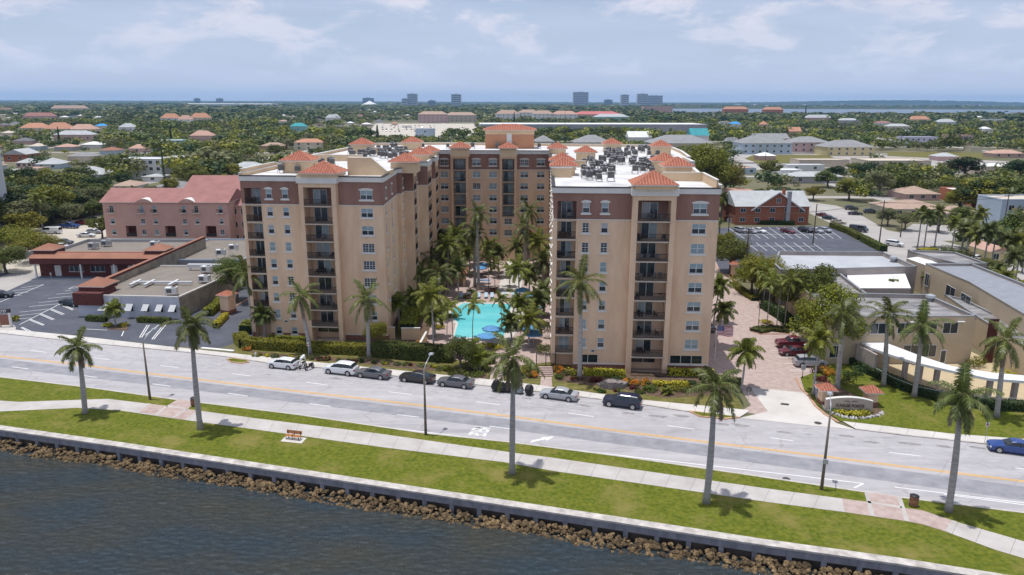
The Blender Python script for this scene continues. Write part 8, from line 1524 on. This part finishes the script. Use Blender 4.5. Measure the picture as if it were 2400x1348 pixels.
spots.sort(key=lambda s: s[1]); tonal = [(leafA, 'green'), (leafB, 'yellow-green'), (leafC, 'dark green'), (leafD, 'olive')]
vis = [s for s in spots if -10 < P(s[0], s[1], s[2] * .7)[0] < 2410 and P(s[0], s[1], s[2])[1] < 640]
visn = vis[:235]; vs = set(id(s) for s in visn)
for i, s in enumerate(visn):
    u = P(s[0], s[1], 0)[0]; side = 'left of the apartment house' if u < 640 else 'right of the apartment house' if u > 1640 else 'straight behind the apartment house'
    lf, nm = tonal[[0, 1, 0, 3, 2, 0, 1, 2, 0, 3][rg.randrange(10)]]; k = rg.random()
    if k < .14:
        x, y = s[0], s[1]; palm('coco', 0, 0, 0, rg.randrange(4), 'distant palm among the trees %s' % side, 'palms scattered %s' % side, 3.6, xy=(x, y), h=s[2] * .95, tr=.2)
    else: tree('broadleaf_tree', 0, 0, s[2], s[3], lf, '%s tree in the neighbourhood %s' % (nm, side), '%s trees %s' % (nm, side), rg.randrange(9), fine=s[1] < 300, xy=(s[0], s[1]))
# the rest of the wood as masses
def leaf_template(seed, n, size):
    r = random.Random(seed); V = []
    for _ in range(n):
        L_ = r.randrange(7); r2 = random.Random(seed * 10 + L_); az, rad = r2.uniform(0, 6.28), .32 * r2.random() ** .5; c = Vector((rad * cos(az), rad * sin(az), .45 + .28 * r2.random()))
        d = Vector((r.gauss(0, 1), r.gauss(0, 1), r.gauss(0, .8))).normalized(); p = c + Vector((d.x * .24, d.y * .24, d.z * .22)) * r.uniform(.7, 1); p.z = max(p.z, .05)
        nn = (d + Vector((r.uniform(-1, 1), r.uniform(-1, 1), r.uniform(-.4, 1.2))) * .7).normalized(); a = nn.cross(Vector((r.uniform(-1, 1), r.uniform(-1, 1), .3))).normalized(); b = nn.cross(a); q = size * r.uniform(.6, 1.2)
        V += [p - a * q, p - b * q * .7, p + a * q, p + b * q * .7]
    return np.array([tuple(v) for v in V])
def mass(name, ss, tmpl, mats_, label):
    for k, lm in enumerate(mats_):
        sub = [s for i, s in enumerate(ss) if (i * 7919) % len(mats_) == k]
        if not sub: continue
        out_ = []
        for s in sub:
            t_ = tmpl[rg.randrange(len(tmpl))]; a = rg.uniform(0, 6.28); c_, s_ = cos(a), sin(a); v = np.empty_like(t_); v[:, 0] = (t_[:, 0] * c_ - t_[:, 1] * s_) * s[3] + s[0]; v[:, 1] = (t_[:, 0] * s_ + t_[:, 1] * c_) * s[3] + s[1]; v[:, 2] = t_[:, 2] * s[2]; out_.append(v)
        v = np.concatenate(out_).astype(np.float32); nq = len(v) // 4; me = bpy.data.meshes.new(name); me.vertices.add(len(v)); me.vertices.foreach_set('co', v.ravel()); me.loops.add(nq * 4); me.loops.foreach_set('vertex_index', np.arange(nq * 4, dtype=np.int32)); me.polygons.add(nq); me.polygons.foreach_set('loop_start', np.arange(0, nq * 4, 4, dtype=np.int32)); me.polygons.foreach_set('loop_total', np.full(nq, 4, dtype=np.int32)); me.materials.append(lm); me.update(calc_edges=True)
        o = bpy.data.objects.new(name, me); C.objects.link(o); tag(o, label, 'woodland', None, 'stuff')
LM = [leafA, leafB, leafC, leafD, leafA]
rest_ = [s for s in spots if id(s) not in vs]
A_ = [s for s in rest_ if s[1] < 620]; B_ = [s for s in rest_ if 620 <= s[1] < 1300]; C_ = [s for s in rest_ if s[1] >= 1300]
mass('neighbourhood_woods', A_, [leaf_template(i, 190, .062) for i in range(6)], LM, 'mass of green trees filling the neighbourhood behind the buildings'); mass('distant_woods', B_, [leaf_template(i, 75, .10) for i in range(6)], LM, 'distant mass of trees beyond the neighbourhood'); 
C2 = [(s[0], s[1], s[2], s[3] * (1.6 if s[1] < 2600 else 4.2)) for s in C_]; mass('far_woods', C2, [leaf_template(i, 26, .17) for i in range(6)], [leafA, leafC, leafD], 'far belt of woods below the horizon')
# jagged far tree lines and the low hill on the right
def ridge(name, y, h, x0, x1, n, m, label, bump=None):
    r = random.Random(int(y)); mb = MB(); xs = [x0 + (x1 - x0) * i / n for i in range(n + 1)]; hs = [h * (.55 + .45 * r.random()) + (bump(x) if bump else 0) for x in xs]
    for i in range(n): mb.face([(xs[i], y, 0), (xs[i + 1], y, 0), (xs[i + 1], y + 60, hs[i + 1]), (xs[i], y + 60, hs[i])], m); mb.face([(xs[i], y + 60, hs[i]), (xs[i + 1], y + 60, hs[i + 1]), (xs[i + 1], y + 400, 0), (xs[i], y + 400, 0)], m)
    mb.build(name, label=label, cat='tree line', kind='stuff')
fm_ = mat('far_canopy', (.030, .048, .022), .95, scale=.02, col2=(.05, .07, .03))
for y, h in ((3000, 12), (4300, 13), (5600, 14), (7200, 16), (9500, 20), (14000, 26)): ridge('tree_line', y, h, -y * .85, y * .85 if y != 3000 else 300, 420, fm_, 'low dark line of woods in the far distance')
hx = lambda x: 55 * math.exp(-((x - 6200) / 2200) ** 2)
ridge('hills', 12000, 20, 2000, 11000, 200, fm_, 'low hill on the horizon at right', hx)
hz = bpy.data.materials.new('haze_air'); hz.use_nodes = True; t = hz.node_tree; t.nodes.remove(t.nodes['Principled BSDF']); v = t.nodes.new('ShaderNodeVolumePrincipled'); v.inputs['Density'].default_value = HAZE; v.inputs['Color'].default_value = (.34, .60, 1.0, 1); v.inputs['Anisotropy'].default_value = .3; t.links.new(v.outputs[0], t.nodes['Material Output'].inputs['Volume'])
m = MB(); m.box(-14000, -150, -3.5, 14000, 16000, 160, hz); o = m.build('haze', kind='stuff', label='thin pale blue haze over the whole town', cat='haze')
scene.cycles.volume_bounces = 1; scene.cycles.max_bounces = 6; scene.cycles.diffuse_bounces = 3; scene.cycles.transparent_max_bounces = 8; scene.cycles.volume_max_steps = 64
